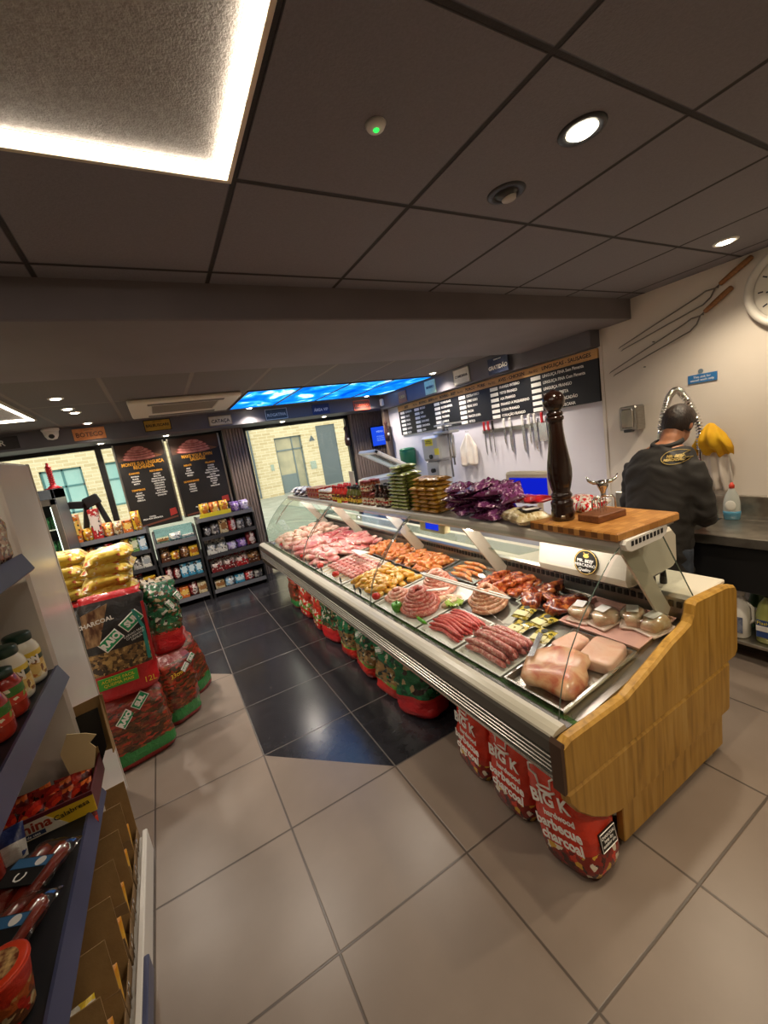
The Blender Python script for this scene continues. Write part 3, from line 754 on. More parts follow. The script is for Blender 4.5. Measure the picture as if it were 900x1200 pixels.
obj('push_lever', MB().add(cbox(3.41, 3.47, 1.97, 2.03, 1.525, 1.55, .005)), m_dgrey, t, world=True)
t = thing('wash_notice', 'small blue notice with white words above the sink', 'notice', (3.547, 1.52, 1.825))
obj('plate', MB().add(cbox(3.541, 3.549, 1.43, 1.61, 1.825, 1.885, .001)), M('notice blue', '2b6fae', .4), t, world=True)
text(t, 'This sink for\nutensil wash only', .0215, (3.54, 1.52, 1.855), m_txtw, '-X', line=1.0)
obj('sticker', MB().add(lathe([(.016, 0), (.016, .004)], 20), 0, False, Matrix.Translation((3.549, 1.53, 1.905)) @ Matrix.Rotation(-PI/2, 4, 'Y')), M('notice disc', '6d7f8c', .4), t, world=True, label='small round grey sticker')

# ------------------------------------------------------------------ knife rail with knives
t = thing('knife_rail', 'steel magnetic knife rail under the menu board', 'knife rail', (3.55, 3.33, 1.665))
obj('bar', MB().add(cbox(3.535, 3.565, 2.86, 3.82, 1.665, 1.71, .003)), m_steel, t, world=True)
m_blade = M('knife blade', 'c9c9cb', .22, .9); m_redh = M('red knife handle', 'b3222a', .4); m_whiteh = M('white knife handle', 'dedbd6', .4); m_blackh = M('black knife handle', '26221f', .4)
def knife(y, label, hm, blade=.26, bw=.035, handle=.11, kind='kitchen_knife', cat='knife', grp=None):
    x = 3.526; zt = 1.70
    t = thing(kind, label, cat, (x, y, zt-blade), group=grp)
    if kind == 'cleaver': pts = [(y-.045, zt), (y+.05, zt), (y+.05, zt-.19), (y-.045, zt-.185)]
    else: pts = [(y-bw/2, zt+.01), (y+bw/2, zt+.01), (y+bw/2, zt-blade*.6), (y+bw*.3, zt-blade*.85), (y-bw*.45, zt-blade), (y-bw/2, zt-blade*.7)]
    obj('blade', MB().add(prism(pts, 0, x+.002, x+.006)), m_blade, t, world=True)
    obj('handle', MB().add(prism([(y-.014, zt), (y+.014, zt), (y+.017, zt+handle*.5), (y+.015, zt+handle*.93), (y, zt+handle), (y-.015, zt+handle*.93), (y-.012, zt+handle*.5)], 0, x-.009, x+.008, .004)), hm, t, world=True)
for y, lb, hm, bl, bw in ((3.77, 'long thin knife with a red handle, leftmost on the rail', m_redh, .30, .022), (3.70, 'thin knife beside the red-handled one at the left of the rail', m_redh, .27, .02), (3.63, 'dark-handled sharpening steel on the left part of the rail', m_blackh, .31, .014),
      (3.45, 'short pale-handled knife left of the middle of the rail', m_whiteh, .20, .03), (3.36, 'long pale-handled chef knife at the middle of the rail', m_whiteh, .30, .042), (3.18, 'slim pale-handled carving knife right of the middle', m_whiteh, .31, .036),
      (3.09, 'pale-handled boning knife second before the cleaver', m_whiteh, .22, .024), (3.02, 'broad pale-handled knife next to the red cleaver', m_whiteh, .30, .038)):
    knife(y, lb, hm, bl, bw, grp='knives on the rail')
knife(2.925, 'cleaver with a red handle, rightmost on the knife rail', m_redh, kind='cleaver', cat='cleaver', blade=.19)

# ------------------------------------------------------------------ bandsaw, apron, green bin, freezer lid behind the counter
m_saw = M('pale grey painted metal', 'b9bcc0', .35, .3)
t = thing('meat_bandsaw', 'grey meat bandsaw with yellow warning labels behind the counter', 'bandsaw', (3.2, 4.25, 0))
obj('base', MB().add(cbox(2.95, 3.45, 4.05, 4.5, .02, .85, .02)), m_saw, t, world=True)
obj('table', MB().add(cbox(2.8, 3.5, 3.95, 4.6, .85, .88, .006)), m_steel, t, world=True)
b = MB(); b.add(cbox(3.12, 3.32, 4.22, 4.50, .88, 1.42, .015)); b.add(cbox(3.08, 3.36, 4.12, 4.50, 1.42, 1.74, .03)); obj('column', b, m_saw, t, world=True)
b = MB(); b.add(cbox(3.14, 3.3, 3.96, 4.30, 1.74, 1.775, .008)); b.add(tube([(3.2, 4.14, 1.77), (3.2, 4.14, 1.90)], .02, 12)); b.add(cbox(3.1, 3.3, 3.90, 4.2, 1.84, 1.86, .004)); obj('upper_guide', b, m_saw, t, world=True)
b = MB()
for y, z0, z1 in ((4.06, 1.2, 1.8), (4.0, 1.35, 1.75)): b.add(tube([(3.2, y, z0), (3.2, y, z1)], .012, 10), 0, True)
b.add(tube([(3.2, 4.06, 1.45), (3.16, 3.93, 1.45)], .01, 8)); obj('blade_guard', b, m_steel, t, world=True)
b = MB()
for z in (1.30, 1.48): b.add(tube([(3.1, 4.3, z), (3.06, 4.3, z)], .028, 12))
obj('knob', b, m_black, t, world=True)
m_yel = M('warning yellow', 'e6dc3c', .5)
b = MB().add(cbox(3.075, 3.081, 4.24, 4.40, 1.62, 1.71, .001)); b.add(cbox(3.075, 3.081, 4.13, 4.22, 1.50, 1.58, .001)); obj('warning_label', b, m_yel, t, world=True, label='yellow warning labels')
text(t, 'WARNING\nSHARP BLADE', .022, (3.073, 4.32, 1.665), m_txtb, '-X')
t = thing('hanging_apron', 'white butcher apron hanging on the wall beside the knife rail', 'apron', (3.52, 4.1, 1.29))
V = []; Fc = []; n, m = 16, 14
for i in range(m+1):
    v = i/m; z = 1.70-.41*v; w = .02+.13*min(1, v*2.2)+.02*v
    for j in range(n+1):
        u = -1+2*j/n; V.append((3.535-.02*math.sin(u*8+v*2)*v-.02*v, 4.10+u*w, z+.015*math.cos(u*6)*v))
for i in range(m):
    for j in range(n): a = i*(n+1)+j; Fc.append([a, a+1, a+n+2, a+n+1])
ap = obj('cloth', MB().add((V, Fc), 0, True), M('white cotton', 'e8e3dc', .9, var='dccfc4', scale=7), t, world=True)
sd = ap.modifiers.new('s', 'SOLIDIFY'); sd.thickness = .006
obj('hook', MB().add(tube([(3.56, 4.1, 1.72), (3.52, 4.1, 1.72), (3.515, 4.1, 1.735)], .005, 8)), m_steel, t, world=True)
t = thing('towel_dispenser', 'dark green rounded dispenser on the wall beyond the stacked packets', 'dispenser', (3.44, 5.42, 1.31))
obj('body', MB().add(lathe([(.09, 0), (.115, .02), (.125, .24), (.115, .27)], 24, cap=True), 0, True), M('dark green plastic', '13603f', .4), t)
obj('lid', MB().add(lathe([(.118, .262), (.124, .28), (.09, .30), (.02, .305)], 24), 0, True), M('dark green plastic lid', '17704a', .4), t)
t = thing('vacuum_packer', 'vacuum packing machine with its white framed clear lid half open, far end behind the counter', 'vacuum packer', (2.9, 5.25, 0))
obj('body', MB().add(cbox(2.55, 3.25, 4.98, 5.5, .05, 1.27, .02)), m_steel, t, world=True)
obj('chamber', MB().add(cbox(2.6, 3.2, 5.02, 5.46, 1.265, 1.285, .008)), m_saw, t, world=True)
T = Matrix.Translation((3.2, 0, 1.31)) @ Matrix.Rotation(R(30), 4, 'Y')
f = MB()
for a in ((-.66, 0, 4.98, 5.04), (-.66, 0, 5.44, 5.5), (-.66, -.6, 4.98, 5.5), (-.06, 0, 4.98, 5.5)): f.add(cbox(a[0], a[1], a[2], a[3], 0, .05, .008), 0, False, T)
lid = obj('lid_frame', f, m_white, t, world=True)
obj('lid_window', MB().add(cbox(-.62, -.04, 5.02, 5.46, .03, .038, 0), 0, False, T), m_glass, lid, world=True)
for x in (2.6, 3.2):
    for y in (5.03, 5.45): obj('castor', MB().add(lathe([(.02, 0), (.03, .01), (.03, .04), (.02, .05)], 14, c=(x, y, 0)), 0, True), m_black, t, world=True)
# ------------------------------------------------------------------ the meat counter
CY0, CY1 = .86, 5.62
ct = thing('meat_counter', 'long glass-fronted butcher counter with a wooden near end panel', 'display counter', (1.65, 3.2, 0))
m_oak, nt, bs = newmat('varnished end board')
tc = N(nt, 'ShaderNodeTexCoord'); mp = N(nt, 'ShaderNodeMapping'); mp.inputs['Scale'].default_value = (14, 14, 1.3); mp.inputs['Rotation'].default_value = (0, R(8), 0)
no = N(nt, 'ShaderNodeTexNoise'); no.inputs['Scale'].default_value = 2.2; no.inputs['Detail'].default_value = 7; no.inputs['Distortion'].default_value = .6
nt.links.new(tc.outputs['Object'], mp.inputs[0]); nt.links.new(mp.outputs[0], no.inputs['Vector'])
rr = ramp(nt, [(.25, '7d5c1e'), (.42, 'a87d30'), (.55, 'b78b39'), (.8, 'c09a54')]); nt.links.new(no.outputs['Fac'], rr.inputs[0]); nt.links.new(rr.outputs[0], bs.inputs['Base Color'])
bs.inputs['Roughness'].default_value = .42
top = [(.985, .655), (1.03, .672), (1.20, .672), (1.36, .672), (1.55, .722), (1.70, .768), (1.79, .785), (1.845, .80), (1.868, .83), (1.878, .872), (1.90, .885), (2.18, .862), (2.265, .838), (2.285, .81)]
def ep(y0, y1):
    b = MB()
    b.add(prism([(.985, .468)] + top + [(2.285, .50), (2.255, .468)], 1, y0, y1, .010))
    b.add(prism([(.992, .461), (1.0, .42), (1.04, .36), (1.12, .285), (1.2, .232), (1.28, .206), (1.36, .206), (2.185, .206), (2.20, .22), (2.205, .461)], 1, y0+.003, y1, .008))
    b.add(prism([(1.31, .035), (2.14, .035), (2.14, .206), (1.31, .206)], 1, y0+.012, y1, .004))
    b.add(prism([(1.0, .455), (2.2, .455), (2.2, .475), (1.0, .475)], 1, y0+.014, y1))
    return b
obj('end_panel', ep(.855, .90), m_oak, ct, world=True, label='varnished wooden end panel')
obj('end_panel', ep(CY1-.03, CY1+.015), M('far end board', '4a4038', .5, var='5a4e42'), ct, world=True)
obj('end_panel_edge', MB().add(prism([(.978, .47), (.978, .66), (.990, .675), (.998, .665), (.992, .47)], 1, .857, .905)), M('dark worn edge', '4b3322', .5), ct, world=True)
# front bumper: stepped and grooved extrusion
m_bump = M('bumper grey enamel', 'a7a294', .3, .2); m_groove = M('bumper groove black', '1d1b19', .4); m_alu = M('aluminium trim', 'd8d4c8', .25, .8)
y0, y1 = .90, CY1-.03
obj('bumper', MB().add(prism([(1.07, .664), (1.0, .664), (.990, .667), (.994, .674), (1.012, .683), (1.035, .688), (1.058, .688)], 1, y0, y1)), M('bumper cream ledge', 'b9b4a4', .3), ct, world=True)
obj('bumper_face', MB().add(prism([(1.10, .595), (1.0, .595), (.984, .605), (.982, .655), (.990, .666), (1.10, .666)], 1, y0, y1)), M('bumper taupe face', '4e4a43', .32, .2), ct, world=True)
b = MB(); b.add(prism([(1.04, .50), (1.0, .50), (1.0, .6), (1.04, .6)], 1, y0, y1)); obj('bumper_back', b, m_groove, ct, world=True)
b = MB()
for z, h, d in ((.582, .006, .990), (.560, .005, .991), (.540, .005, .992), (.522, .005, .992)): b.add(prism([(1.01, z-h/2), (d, z-h/2), (d-.003, z), (d, z+h/2), (1.01, z+h/2)], 1, y0, y1))
obj('bumper_strip', b, m_alu, ct, world=True)
obj('bottom_trim', MB().add(prism([(1.05, .492), (.988, .492), (.985, .499), (.988, .506), (1.05, .506)], 1, y0, y1)), m_alu, ct, world=True)
obj('plinth', MB().add(cbox(1.36, 2.13, y0, y1, .09, .62, .004)), M('plinth dark grey', '2a2a2c', .5), ct, world=True)
for y in (1.0, 2.4, 3.9, 5.4):
    for x in (1.42, 2.05): obj('foot', MB().add(lathe([(.03, 0), (.03, .012), (.012, .02), (.012, .10)], 14, c=(x, y, 0)), 0, True), m_steel, ct, world=True)
b = MB().add(lathe([(.012, -.03), (.03, -.026), (.03, .026), (.012, .03)], 18), 0, True, Matrix.Translation((2.02, .90, .031)) @ Matrix.Rotation(PI/2, 4, 'Y')); b.add(cbox(1.99, 2.05, .87, .93, .05, .1, .004))
obj('castor', b, m_steel, ct, world=True)
# well
def deck(x): return .655+.085*(x-1.1)/.86
m_deck = M('steel well', '9c988f', .3, .85)
obj('display_deck', MB().add(prism([(1.10, .60), (1.97, .60), (1.97, deck(1.97)-.006), (1.10, deck(1.1)-.006)], 1, y0, y1)), m_deck, ct, world=True)
obj('well_back', MB().add(prism([(1.965, .60), (2.01, .60), (2.01, .85), (1.99, .855), (1.965, .845)], 1, y0, y1)), m_deck, ct, world=True)
b = MB()
n = int((y1-y0)/.035)
for i in range(n): b.add(cbox(1.958, 1.968, y0+.01+i*.035, y0+.03+i*.035, .80, .828, 0))
o_ = obj('vent_slot', b, m_black, ct, world=True)
obj('rear_worktop', MB().add(cbox(1.99, 2.272, y0, y1, .835, .857, .005)), m_cream, ct, world=True)
obj('rear_cabinet', MB().add(cbox(2.10, 2.19, y0, y1, .10, .835, .003)), m_steel, ct, world=True)
# artificial grass strip
m_turf = M('artificial turf', '2a4a22', .9, var='45682e', scale=60, bump=.5, bscale=200)
b = MB(); rnd = random.Random(5)
b.add(cbox(1.062, 1.13, y0, y1, .65, .662, 0))
for i in range(2200):
    y = rnd.uniform(y0+.01, y1-.01); x = rnd.uniform(1.066, 1.14); h = rnd.uniform(.014, .026); a = rnd.uniform(-.012, .012); c_ = rnd.uniform(-.012, .012)
    b.add(([(x-.003, y-.002, .658), (x+.003, y+.002, .658), (x+a, y+c_, .658+h)], [(0, 1, 2)]))
g = obj('turf_strip', b, m_turf, ct, world=True); g['kind'] = 'stuff'; g['label'] = 'green artificial grass strip along the glass'
# glass
m_cglass = glassmat('counter glass', 'f0f6f2', .08); m_gedge = M('glass edge', '5e6f66', .15, spec=.8)
prof = [(1.070, .682), (1.085, .75), (1.112, .83), (1.16, .915), (1.235, 1.01), (1.33, 1.105), (1.43, 1.19), (1.495, 1.225)]
def pane(a, c):
    V = []; Fc = []
    for y in (a, c):
        for x, z in prof: V.append((x, y, z))
    k = len(prof)
    for i in range(k-1): Fc.append((i, i+1, k+i+1, k+i))
    ob = obj('front_glass', MB().add((V, Fc), 0, True), m_cglass, ct, world=True)
    for y in (a, c): obj('glass_edge', MB().add(tube([(x-.002, y, z) for x, z in prof], .0022, 6), 0, True), m_gedge, ob, world=True)
joints = [.925, 2.44, 3.93, 5.56]
for i in range(3): pane(joints[i]+.006, joints[i+1]-.006)
def endglass(y):
    P = prof + [(1.74, 1.245), (2.0, .855), (1.90, .83), (1.8, .79), (1.4, .70)]
    ob = obj('side_glass', MB().add(([(x, y, z) for x, z in P], [tuple(range(len(P)))])), m_cglass, ct, world=True)
    obj('glass_edge', MB().add(tube([(1.745, y, 1.243), (2.0, y, .86)], .003, 6)), m_gedge, ob, world=True)
endglass(.915); endglass(CY1-.05)
# top shelf slab with end cap
m_slab = M('top shelf enamel', 'cfccc2', .25, var='c8c5bb', scale=3)
obj('top_shelf', MB().add(prism([(1.492, 1.242), (1.489, 1.205), (1.497, 1.192), (1.515, 1.192), (1.535, 1.214), (1.75, 1.214), (1.782, 1.224), (1.79, 1.238), (1.782, 1.25), (1.50, 1.25)], 1, .93, CY1-.05)), m_slab, ct, world=True)
b = MB().add(prism([(1.49, 1.238), (1.50, 1.214), (1.53, 1.200), (1.745, 1.200), (1.785, 1.215), (1.795, 1.238), (1.785, 1.256), (1.50, 1.254)], 1, .905, .93, .003))
cap = obj('shelf_end_cap', b, m_white, ct, world=True)
b = MB()
for i in range(9): b.add(cbox(1.53+i*.026, 1.546+i*.026, .9035, .907, 1.224, 1.244, 0))
obj('slot', b, m_black, cap, world=True)
for y in (.99, 2.02, 3.02, 4.3, 5.4):
    obj('support_post', MB().add(prism([(1.56, 1.216), (1.66, 1.216), (1.945, .80), (1.915, .76), (1.87, .76)], 1, y-.006, y+.006)), M('post enamel', 'c3bba9', .35) if y == .99 else bpy.data.materials['post enamel'], ct, world=True)
for y in (2.44, 3.93, 5.3):
    obj('glass_arm', MB().add(tube([(1.52, y, 1.215), (1.42, y, 1.17), (1.30, y, 1.06), (1.20, y, .94)], .005, 8), 0, True), m_chrome, ct, world=True)
lt = obj('light_tube', MB().add(tube([(1.60, 1.1, 1.20), (1.60, 5.45, 1.20)], .009, 10)), emat('lit case tube', 'ffe6dc', 3), ct, world=True)
b = MB().add(prism([(1.575, 1.216), (1.625, 1.216), (1.62, 1.207), (1.58, 1.207)], 1, 1.1, 5.45)); obj('light_housing', b, m_white, ct, world=True)
l = bpy.data.lights.new('case_light', 'AREA'); l.shape = 'RECTANGLE'; l.size = .03; l.size_y = 4.3; l.energy = 10; l.color = (1, .86, .80)
lo = bpy.data.objects.new('case_light', l); COL.objects.link(lo); lo.parent = ct; lo.location = Vector((1.60, 3.28, 1.186))-wloc(ct); lo.rotation_euler = (0, R(-8), 0)
# rear inner shelf of glass
obj('inner_shelf', MB().add(prism([(1.80, .965), (1.985, .945), (1.985, .953), (1.80, .973)], 1, 1.75, CY1-.06)), glassmat('inner shelf glass', 'e6eeea', .1), ct, world=True)
t = thing('price_display', 'small cream counter display with a lit blue screen under the top shelf', 'scale display', (1.53, 2.2, 1.13))
obj('housing', MB().add(prism([(1.505, 1.13), (1.56, 1.13), (1.56, 1.212), (1.515, 1.212)], 1, 2.08, 2.36, .006)), M('cream display housing', 'd9cf9f', .4), t, world=True)
obj('screen', MB().add(prism([(1.502, 1.148), (1.506, 1.148), (1.512, 1.198), (1.508, 1.198)], 1, 2.14, 2.28)), emat('lit blue display', '1a35e0', .6), t, world=True)

# ------------------------------------------------------------------ scale behind the glass
t = thing('counter_scale', 'white retail scale behind the near counter glass with a round black sticker', 'scale', (1.80, 1.3, .86))
b = MB(); b.add(prism([(1.70, .965), (1.69, 1.0), (1.72, 1.13), (1.76, 1.16), (2.06, 1.16), (2.10, 1.12), (2.10, .98), (2.06, .955), (1.74, .955)], 1, 1.02, 1.52, .014))
obj('housing', b, M('scale cream', 'c9c3b2', .35), t, world=True)
obj('platter', MB().add(cbox(1.76, 2.12, 1.04, 1.50, 1.16, 1.175, .005)), m_steel, t, world=True)
for x in (1.985, 2.08):
    for y in (1.08, 1.46): obj('foot', MB().add(lathe([(.016, 0), (.016, .02), (.01, .1)], 12, c=(x, y, .857)), 0, True), m_black, t, world=True)
obj('base', MB().add(cbox(1.76, 2.06, 1.06, 1.48, .925, .957, .006)), m_dgrey, t, world=True)
obj('front_recess', MB().add(prism([(1.692, 1.01), (1.697, 1.01), (1.716, 1.09), (1.711, 1.09)], 1, 1.30, 1.46)), M('grey inset', 'b9b9b4', .4), t, world=True)
T = Matrix.Translation((1.694, 1.225, 1.05)) @ Matrix.Rotation(R(-77), 4, 'Y')
st = obj('sticker', MB().add(lathe([(.062, 0), (.062, .003)], 32), 0, False, T), m_txtb, t, world=True, label='round black sticker with white words and gold bull')
s1 = MB(); s1.add(lathe([(.056, .0032), (.058, .0036), (.059, .0032)], 32, cap=False), 0, False, T)
s1.add(ell((.03, 0, .0035), .010, .016, .001, 10, 5), 0, False, T); s1.add(tube([(.045, .014, .0038), (.04, .008, .0038), (.04, -.008, .0038), (.045, -.014, .0038)], .0018, 6), 0, False, T)
obj('emblem', s1, m_gold, st, world=True)
for w, dz, sz in (('MR. BEEF', .008, .022), ('MERCADÃO', -.012, .02), ('Quality', -.034, .022)):
    q = text(t, w, sz, (1.69-.004+dz*.23, 1.225, 1.05+dz), m_txtw, '-X', ext=.0004); q.rotation_euler = (R(90-13), 0, -PI/2)
t = thing('scale_screen', 'blue screen display of the scale behind the purple packets', 'scale display', (1.93, 1.72, .857))
obj('pole', MB().add(tube([(1.99, 1.72, .857), (1.99, 1.72, 1.30), (1.95, 1.72, 1.34)], .018, 12), 0, True), m_cream, t, world=True)
obj('housing', MB().add(cbox(1.90, 1.96, 1.54, 1.90, 1.29, 1.46, .012)), m_cream, t, world=True)
obj('screen', MB().add(cbox(1.897, 1.902, 1.58, 1.86, 1.31, 1.425, 0)), emat('lit deep blue screen', '1224d8', .45), t, world=True)

# ------------------------------------------------------------------ things on the top shelf
m_butcher, nt, bs = newmat('butcher block wood')
tc = N(nt, 'ShaderNodeTexCoord'); bk = N(nt, 'ShaderNodeTexBrick'); bk.inputs['Scale'].default_value = 1; bk.inputs['Brick Width'].default_value = .05; bk.inputs['Row Height'].default_value = .028; bk.inputs['Mortar Size'].default_value = .0006
bk.inputs['Color1'].default_value = lin('c08a48'); bk.inputs['Color2'].default_value = lin('9c6527'); bk.inputs['Mortar'].default_value = lin('74481c'); bk.inputs['Bias'].default_value = -.1
nt.links.new(tc.outputs['Object'], bk.inputs['Vector']); nt.links.new(bk.outputs[0], bs.inputs['Base Color']); bs.inputs['Roughness'].default_value = .45
cb = solo('cutting_board', 'thick end-grain wooden cutting board on the near end of the counter top', 'cutting board', MB().add(cbox(-.20, .20, -.225, .225, 0, .036, .006)), m_butcher, loc=(1.68, 1.13, 1.252), rot=(0, 0, R(-4)))
BT = 1.288
t = thing('pepper_mill', 'very tall turned dark brown pepper mill on the cutting board', 'pepper mill', (1.585, 1.245, BT))
m_mill = M('dark brown lacquered wood', '1c0d08', .16, var='28140c', scale=5, coat=.6)
obj('body', MB().add(lathe([(.046, 0), (.050, .006), (.050, .05), (.047, .056), (.049, .07), (.049, .085), (.043, .094), (.040, .10), (.045, .108), (.046, .118), (.041, .126), (.038, .134), (.045, .16), (.052, .20), (.053, .235), (.049, .275), (.042, .32), (.036, .36), (.032, .40), (.030, .44), (.031, .452), (.037, .458), (.038, .468), (.033, .475)], 32), 0, True), m_mill, t)
obj('head', MB().add(lathe([(.030, .474), (.036, .482), (.033, .49), (.026, .496), (.03, .502), (.042, .516), (.047, .535), (.046, .553), (.038, .57), (.024, .58), (.012, .583), (.010, .587), (.003, .589)], 32), 0, True), m_mill, t)
obj('badge', MB().add(cbox(-.009, .009, -.0515, -.049, .014, .028, .001), 0, False, Matrix.Rotation(R(-52), 4, 'Z')), m_steel, t)
t = thing('skewer_block', 'small dark wooden block holding short metal picks on the cutting board', 'block', (1.66, 1.105, BT), (0, 0, R(-6)))
obj('block', MB().add(cbox(-.085, .085, -.055, .055, 0, .032, .003)), M('dark walnut', '7a4a28', .5, var='663b1e', scale=10, stretch=(2, 12, 12)), t)
for k in range(6):
    x = -.02+.018*(k % 3); y = -.012+.028*(k//3)
    obj('pick', MB().add(tube([(x, y, .03), (x, y, .085)], .0018, 6)).add(ell((x, y, .089), .005, .005, .006, 8, 5), 0, True), m_chrome, t)
t = thing('bull_head_ornament', 'chrome bull head with horns on an arched stand behind the skewer block', 'ornament', (1.725, 1.135, BT), (0, 0, R(-35)))
obj('stand', MB().add(tube([(-.05, 0, 0), (-.05, 0, .07), (-.04, 0, .085), (.04, 0, .085), (.05, 0, .07), (.05, 0, 0)], .004, 8), 0, True), m_chrome, t)
obj('head', MB().add(lathe([(.012, .085), (.010, .095), (.012, .11), (.022, .13), (.026, .145), (.02, .158), (.004, .162)], 18), 0, True), m_chrome, t)
for s in (-1, 1): obj('horn', MB().add(tube([(s*.015, 0, .15), (s*.04, 0, .152), (s*.06, 0, .165), (s*.068, 0, .185)], [.009, .008, .006, .002], 8), 0, True), m_chrome, t)
m_choc = PM('purple snack print', 0, [(0, '5a2547'), (.1, '74356a'), (.9, '5a2547')], ['8a4a84', '9c5c94', '55223e', 'cca4c0', '74345f', '602848'], 44, (.08, .92), .22, cover=.6, stretch=(1, 1.6, 1))
m_gold2 = PM('yellow snack print', 0, [(0, 'a87420'), (.06, 'c4922e'), (.94, 'a87420')], ['d2a540', '5a3a14', '8a5a18', 'e0c070', 'b58228'], 26, (.05, .95), .28, cover=.5)
m_green2 = PM('green packet print', 0, [(0, 'c8c8a0'), (.04, '8c9a4a'), (.5, '97a552')], ['c9c6a4', '5f6a30', 'a8b25e', 'e2dfc6', '3f4a26'], 34, (.0, .3), .3, cover=.75)
def packets(name, label, cat, group, src_mb, mat, spots, part=None):
    p = solo(name, label, cat, src_mb, mat, group, loc=(0, 0, 0))
    for i, (loc, rot) in enumerate(spots):
        if i == 0: p.location = loc; p.rotation_euler = rot
        else: dup(p, loc, rot)
    return p
rnd = random.Random(11)
# green packets: 2 columns of 9
sp = [((1.615+rnd.uniform(-.004, .004), 2.58+.125*c+rnd.uniform(-.004, .004), 1.25+k*.0275), (0, 0, PI/2*0+R(rnd.uniform(-2, 2)))) for c in range(2) for k in range(10)]
sp += [((1.615, 2.64, 1.25+.275+k*.028), (0, 0, R(3-4*k))) for k in range(2)]
packets('cake_packet', 'flat green and cream packet in the tall neat stack on the counter top', 'packet', 'green packets stacked on the counter top', MB().add(pillow(.19, .118, .032, 10, 8, 3, .03, seam=.03), 0, True), m_green2, sp)
sp = [((1.605+rnd.uniform(-.008, .008), 2.20+.105*c+rnd.uniform(-.005, .005), 1.25+k*.029), (0, 0, R(rnd.uniform(-4, 4)))) for c in range(3) for k in range(6)]
packets('snack_packet', 'small yellow brown packet in the stack on the counter top', 'packet', 'yellow packets stacked on the counter top', MB().add(pillow(.17, .10, .034, 12, 8, 4, .12), 0, True), m_gold2, sp)
sp = [((1.61, 2.24+.1*k, 1.424+.03*j), (R(2), 0, R(92+8*j-5*k))) for k in range(2) for j in range(2)]
packets('snack_packet', 'larger yellow brown packet with dark bands lying on top of the yellow stack', 'packet', 'larger yellow packets on the yellow stack', MB().add(pillow(.19, .13, .04, 12, 8, 14, .10), 0, True), m_gold2, sp)
sp = []
for k in range(5):
    for c in range(4 if k < 3 else 3):
        sp.append(((1.60+rnd.uniform(-.03, .03), 1.65+.115*c+rnd.uniform(-.02, .02)+.02*k, 1.25+k*.031+.006*c), (R(rnd.uniform(-9, 9)), R(rnd.uniform(-12, 12)), R(rnd.uniform(-40, 40)))))
for k in range(5): sp.append(((1.60+.02*(k % 2), 1.56+.105*k, 1.385+.016*(k % 3)), (R(-14+8*k), R(-22+6*k), R(50-34*k))))
packets('snack_packet', 'crinkled purple snack packet in the heap on the counter top', 'packet', 'purple snack packets heaped on the counter top', MB().add(pillow(.175, .125, .038, 18, 12, 9, .42, 24), 0, True), m_choc, sp)
# clear bag of pale pasta/cheese and red bag behind the mill
t = thing('snack_bag', 'clear bag of pale straw-coloured sticks with a black and white label, beside the pepper mill', 'bag', (1.565, 1.46, 1.252), (0, 0, R(70)))
obj('bag', MB().add(pillow(.23, .17, .085, 18, 12, 21, .1), 0, True), PM('pale sticks in clear bag', 0, [(0, 'd8c89a'), (.5, 'dccda2')], ['e6d8ae', 'c2a870', 'f0e6c6', 'a98f5c', 'd4c08c'], 46, (.0, 1), .15, (.3, 1.6, 1), .5), t)
obj('label', MB().add(cbox(-.095, -.005, -.05, .04, .0815, .0845, .001), 0), m_black, t, label='black and white label')
obj('label_panel', MB().add(cbox(-.085, -.045, -.04, .03, .0845, .0855, 0), 0), m_white, t)
t = thing('snack_bag', 'long red topped packet lying behind the clear bag, under the blue screen', 'bag', (1.66, 1.52, 1.335), (0, R(4), R(80)))
obj('bag', MB().add(pillow(.34, .12, .045, 16, 8, 23, .15), 0, True), PM('red sweet bag', 0, [(0, 'c8202a'), (.25, 'd2353a'), (.8, 'c41f28')], ['e8e0d8', 'd23a3e', 'b01a22', 'f2c8c0'], 40, (.3, 1), .2, cover=.45), t)
t = thing('snack_bag', 'red and white speckled clear bag behind the pepper mill and bull head', 'bag', (1.79, 1.27, 1.287), (R(-20), 0, R(70)))
obj('bag', MB().add(pillow(.24, .13, .07, 16, 10, 25, .15), 0, True), PM('red and white sweets', 0, [(0, 'd6cfc4'), (.5, 'd2c8ba')], ['d8222c', 'c21a24', 'f0e8e0', 'b8141e', 'e2d6cc'], 60, (0, 1), .15, cover=.8), t)
# bottles and jars
def bottle_mesh(kind):
    if kind == 'sauce': return [(.004, 0), (.027, 0), (.029, .004), (.029, .085), (.024, .105), (.013, .125), (.012, .15)]
    if kind == 'dark': return [(.004, 0), (.030, 0), (.032, .004), (.032, .10), (.026, .12), (.014, .135), (.013, .17)]
    return [(.004, 0), (.033, 0), (.036, .005), (.036, .075), (.030, .088), (.030, .092)]
m_lid_r = M('red cap', 'b3202a', .4); m_lid_k = M('black cap', '1c1a1a', .35); m_lid_w = M('white cap', 'e2ded6', .4)
def bottle(name, label, group, kind, body, lab, lid, cat='bottle'):
    t = thing(name, label, cat, group=group)
    pr = bottle_mesh(kind); obj('body', MB().add(lathe(pr, 14), 0, True), body, t)
    r = max(p[0] for p in pr)+.0006; z1 = .08 if kind != 'jar' else .066
    obj('label', MB().add(lathe([(r, .018), (r, z1)], 14, cap=False), 0, True), lab, t)
    zt = pr[-1][1]; rl = pr[-1][0]+.002
    obj('cap', MB().add(lathe([(rl, zt-.012), (rl, zt+.012), (rl*.8, zt+.015)], 14), 0, True), lid, t)
    return t
g_red = M('hot sauce red', 'a8241a', .12, coat=.5); g_dark = M('dark sauce', '2a120e', .1, coat=.6); g_amber = M('amber preserve', '7a3a1e', .12, coat=.5); g_green = M('green sauce', '4a4a1c', .12, coat=.5)
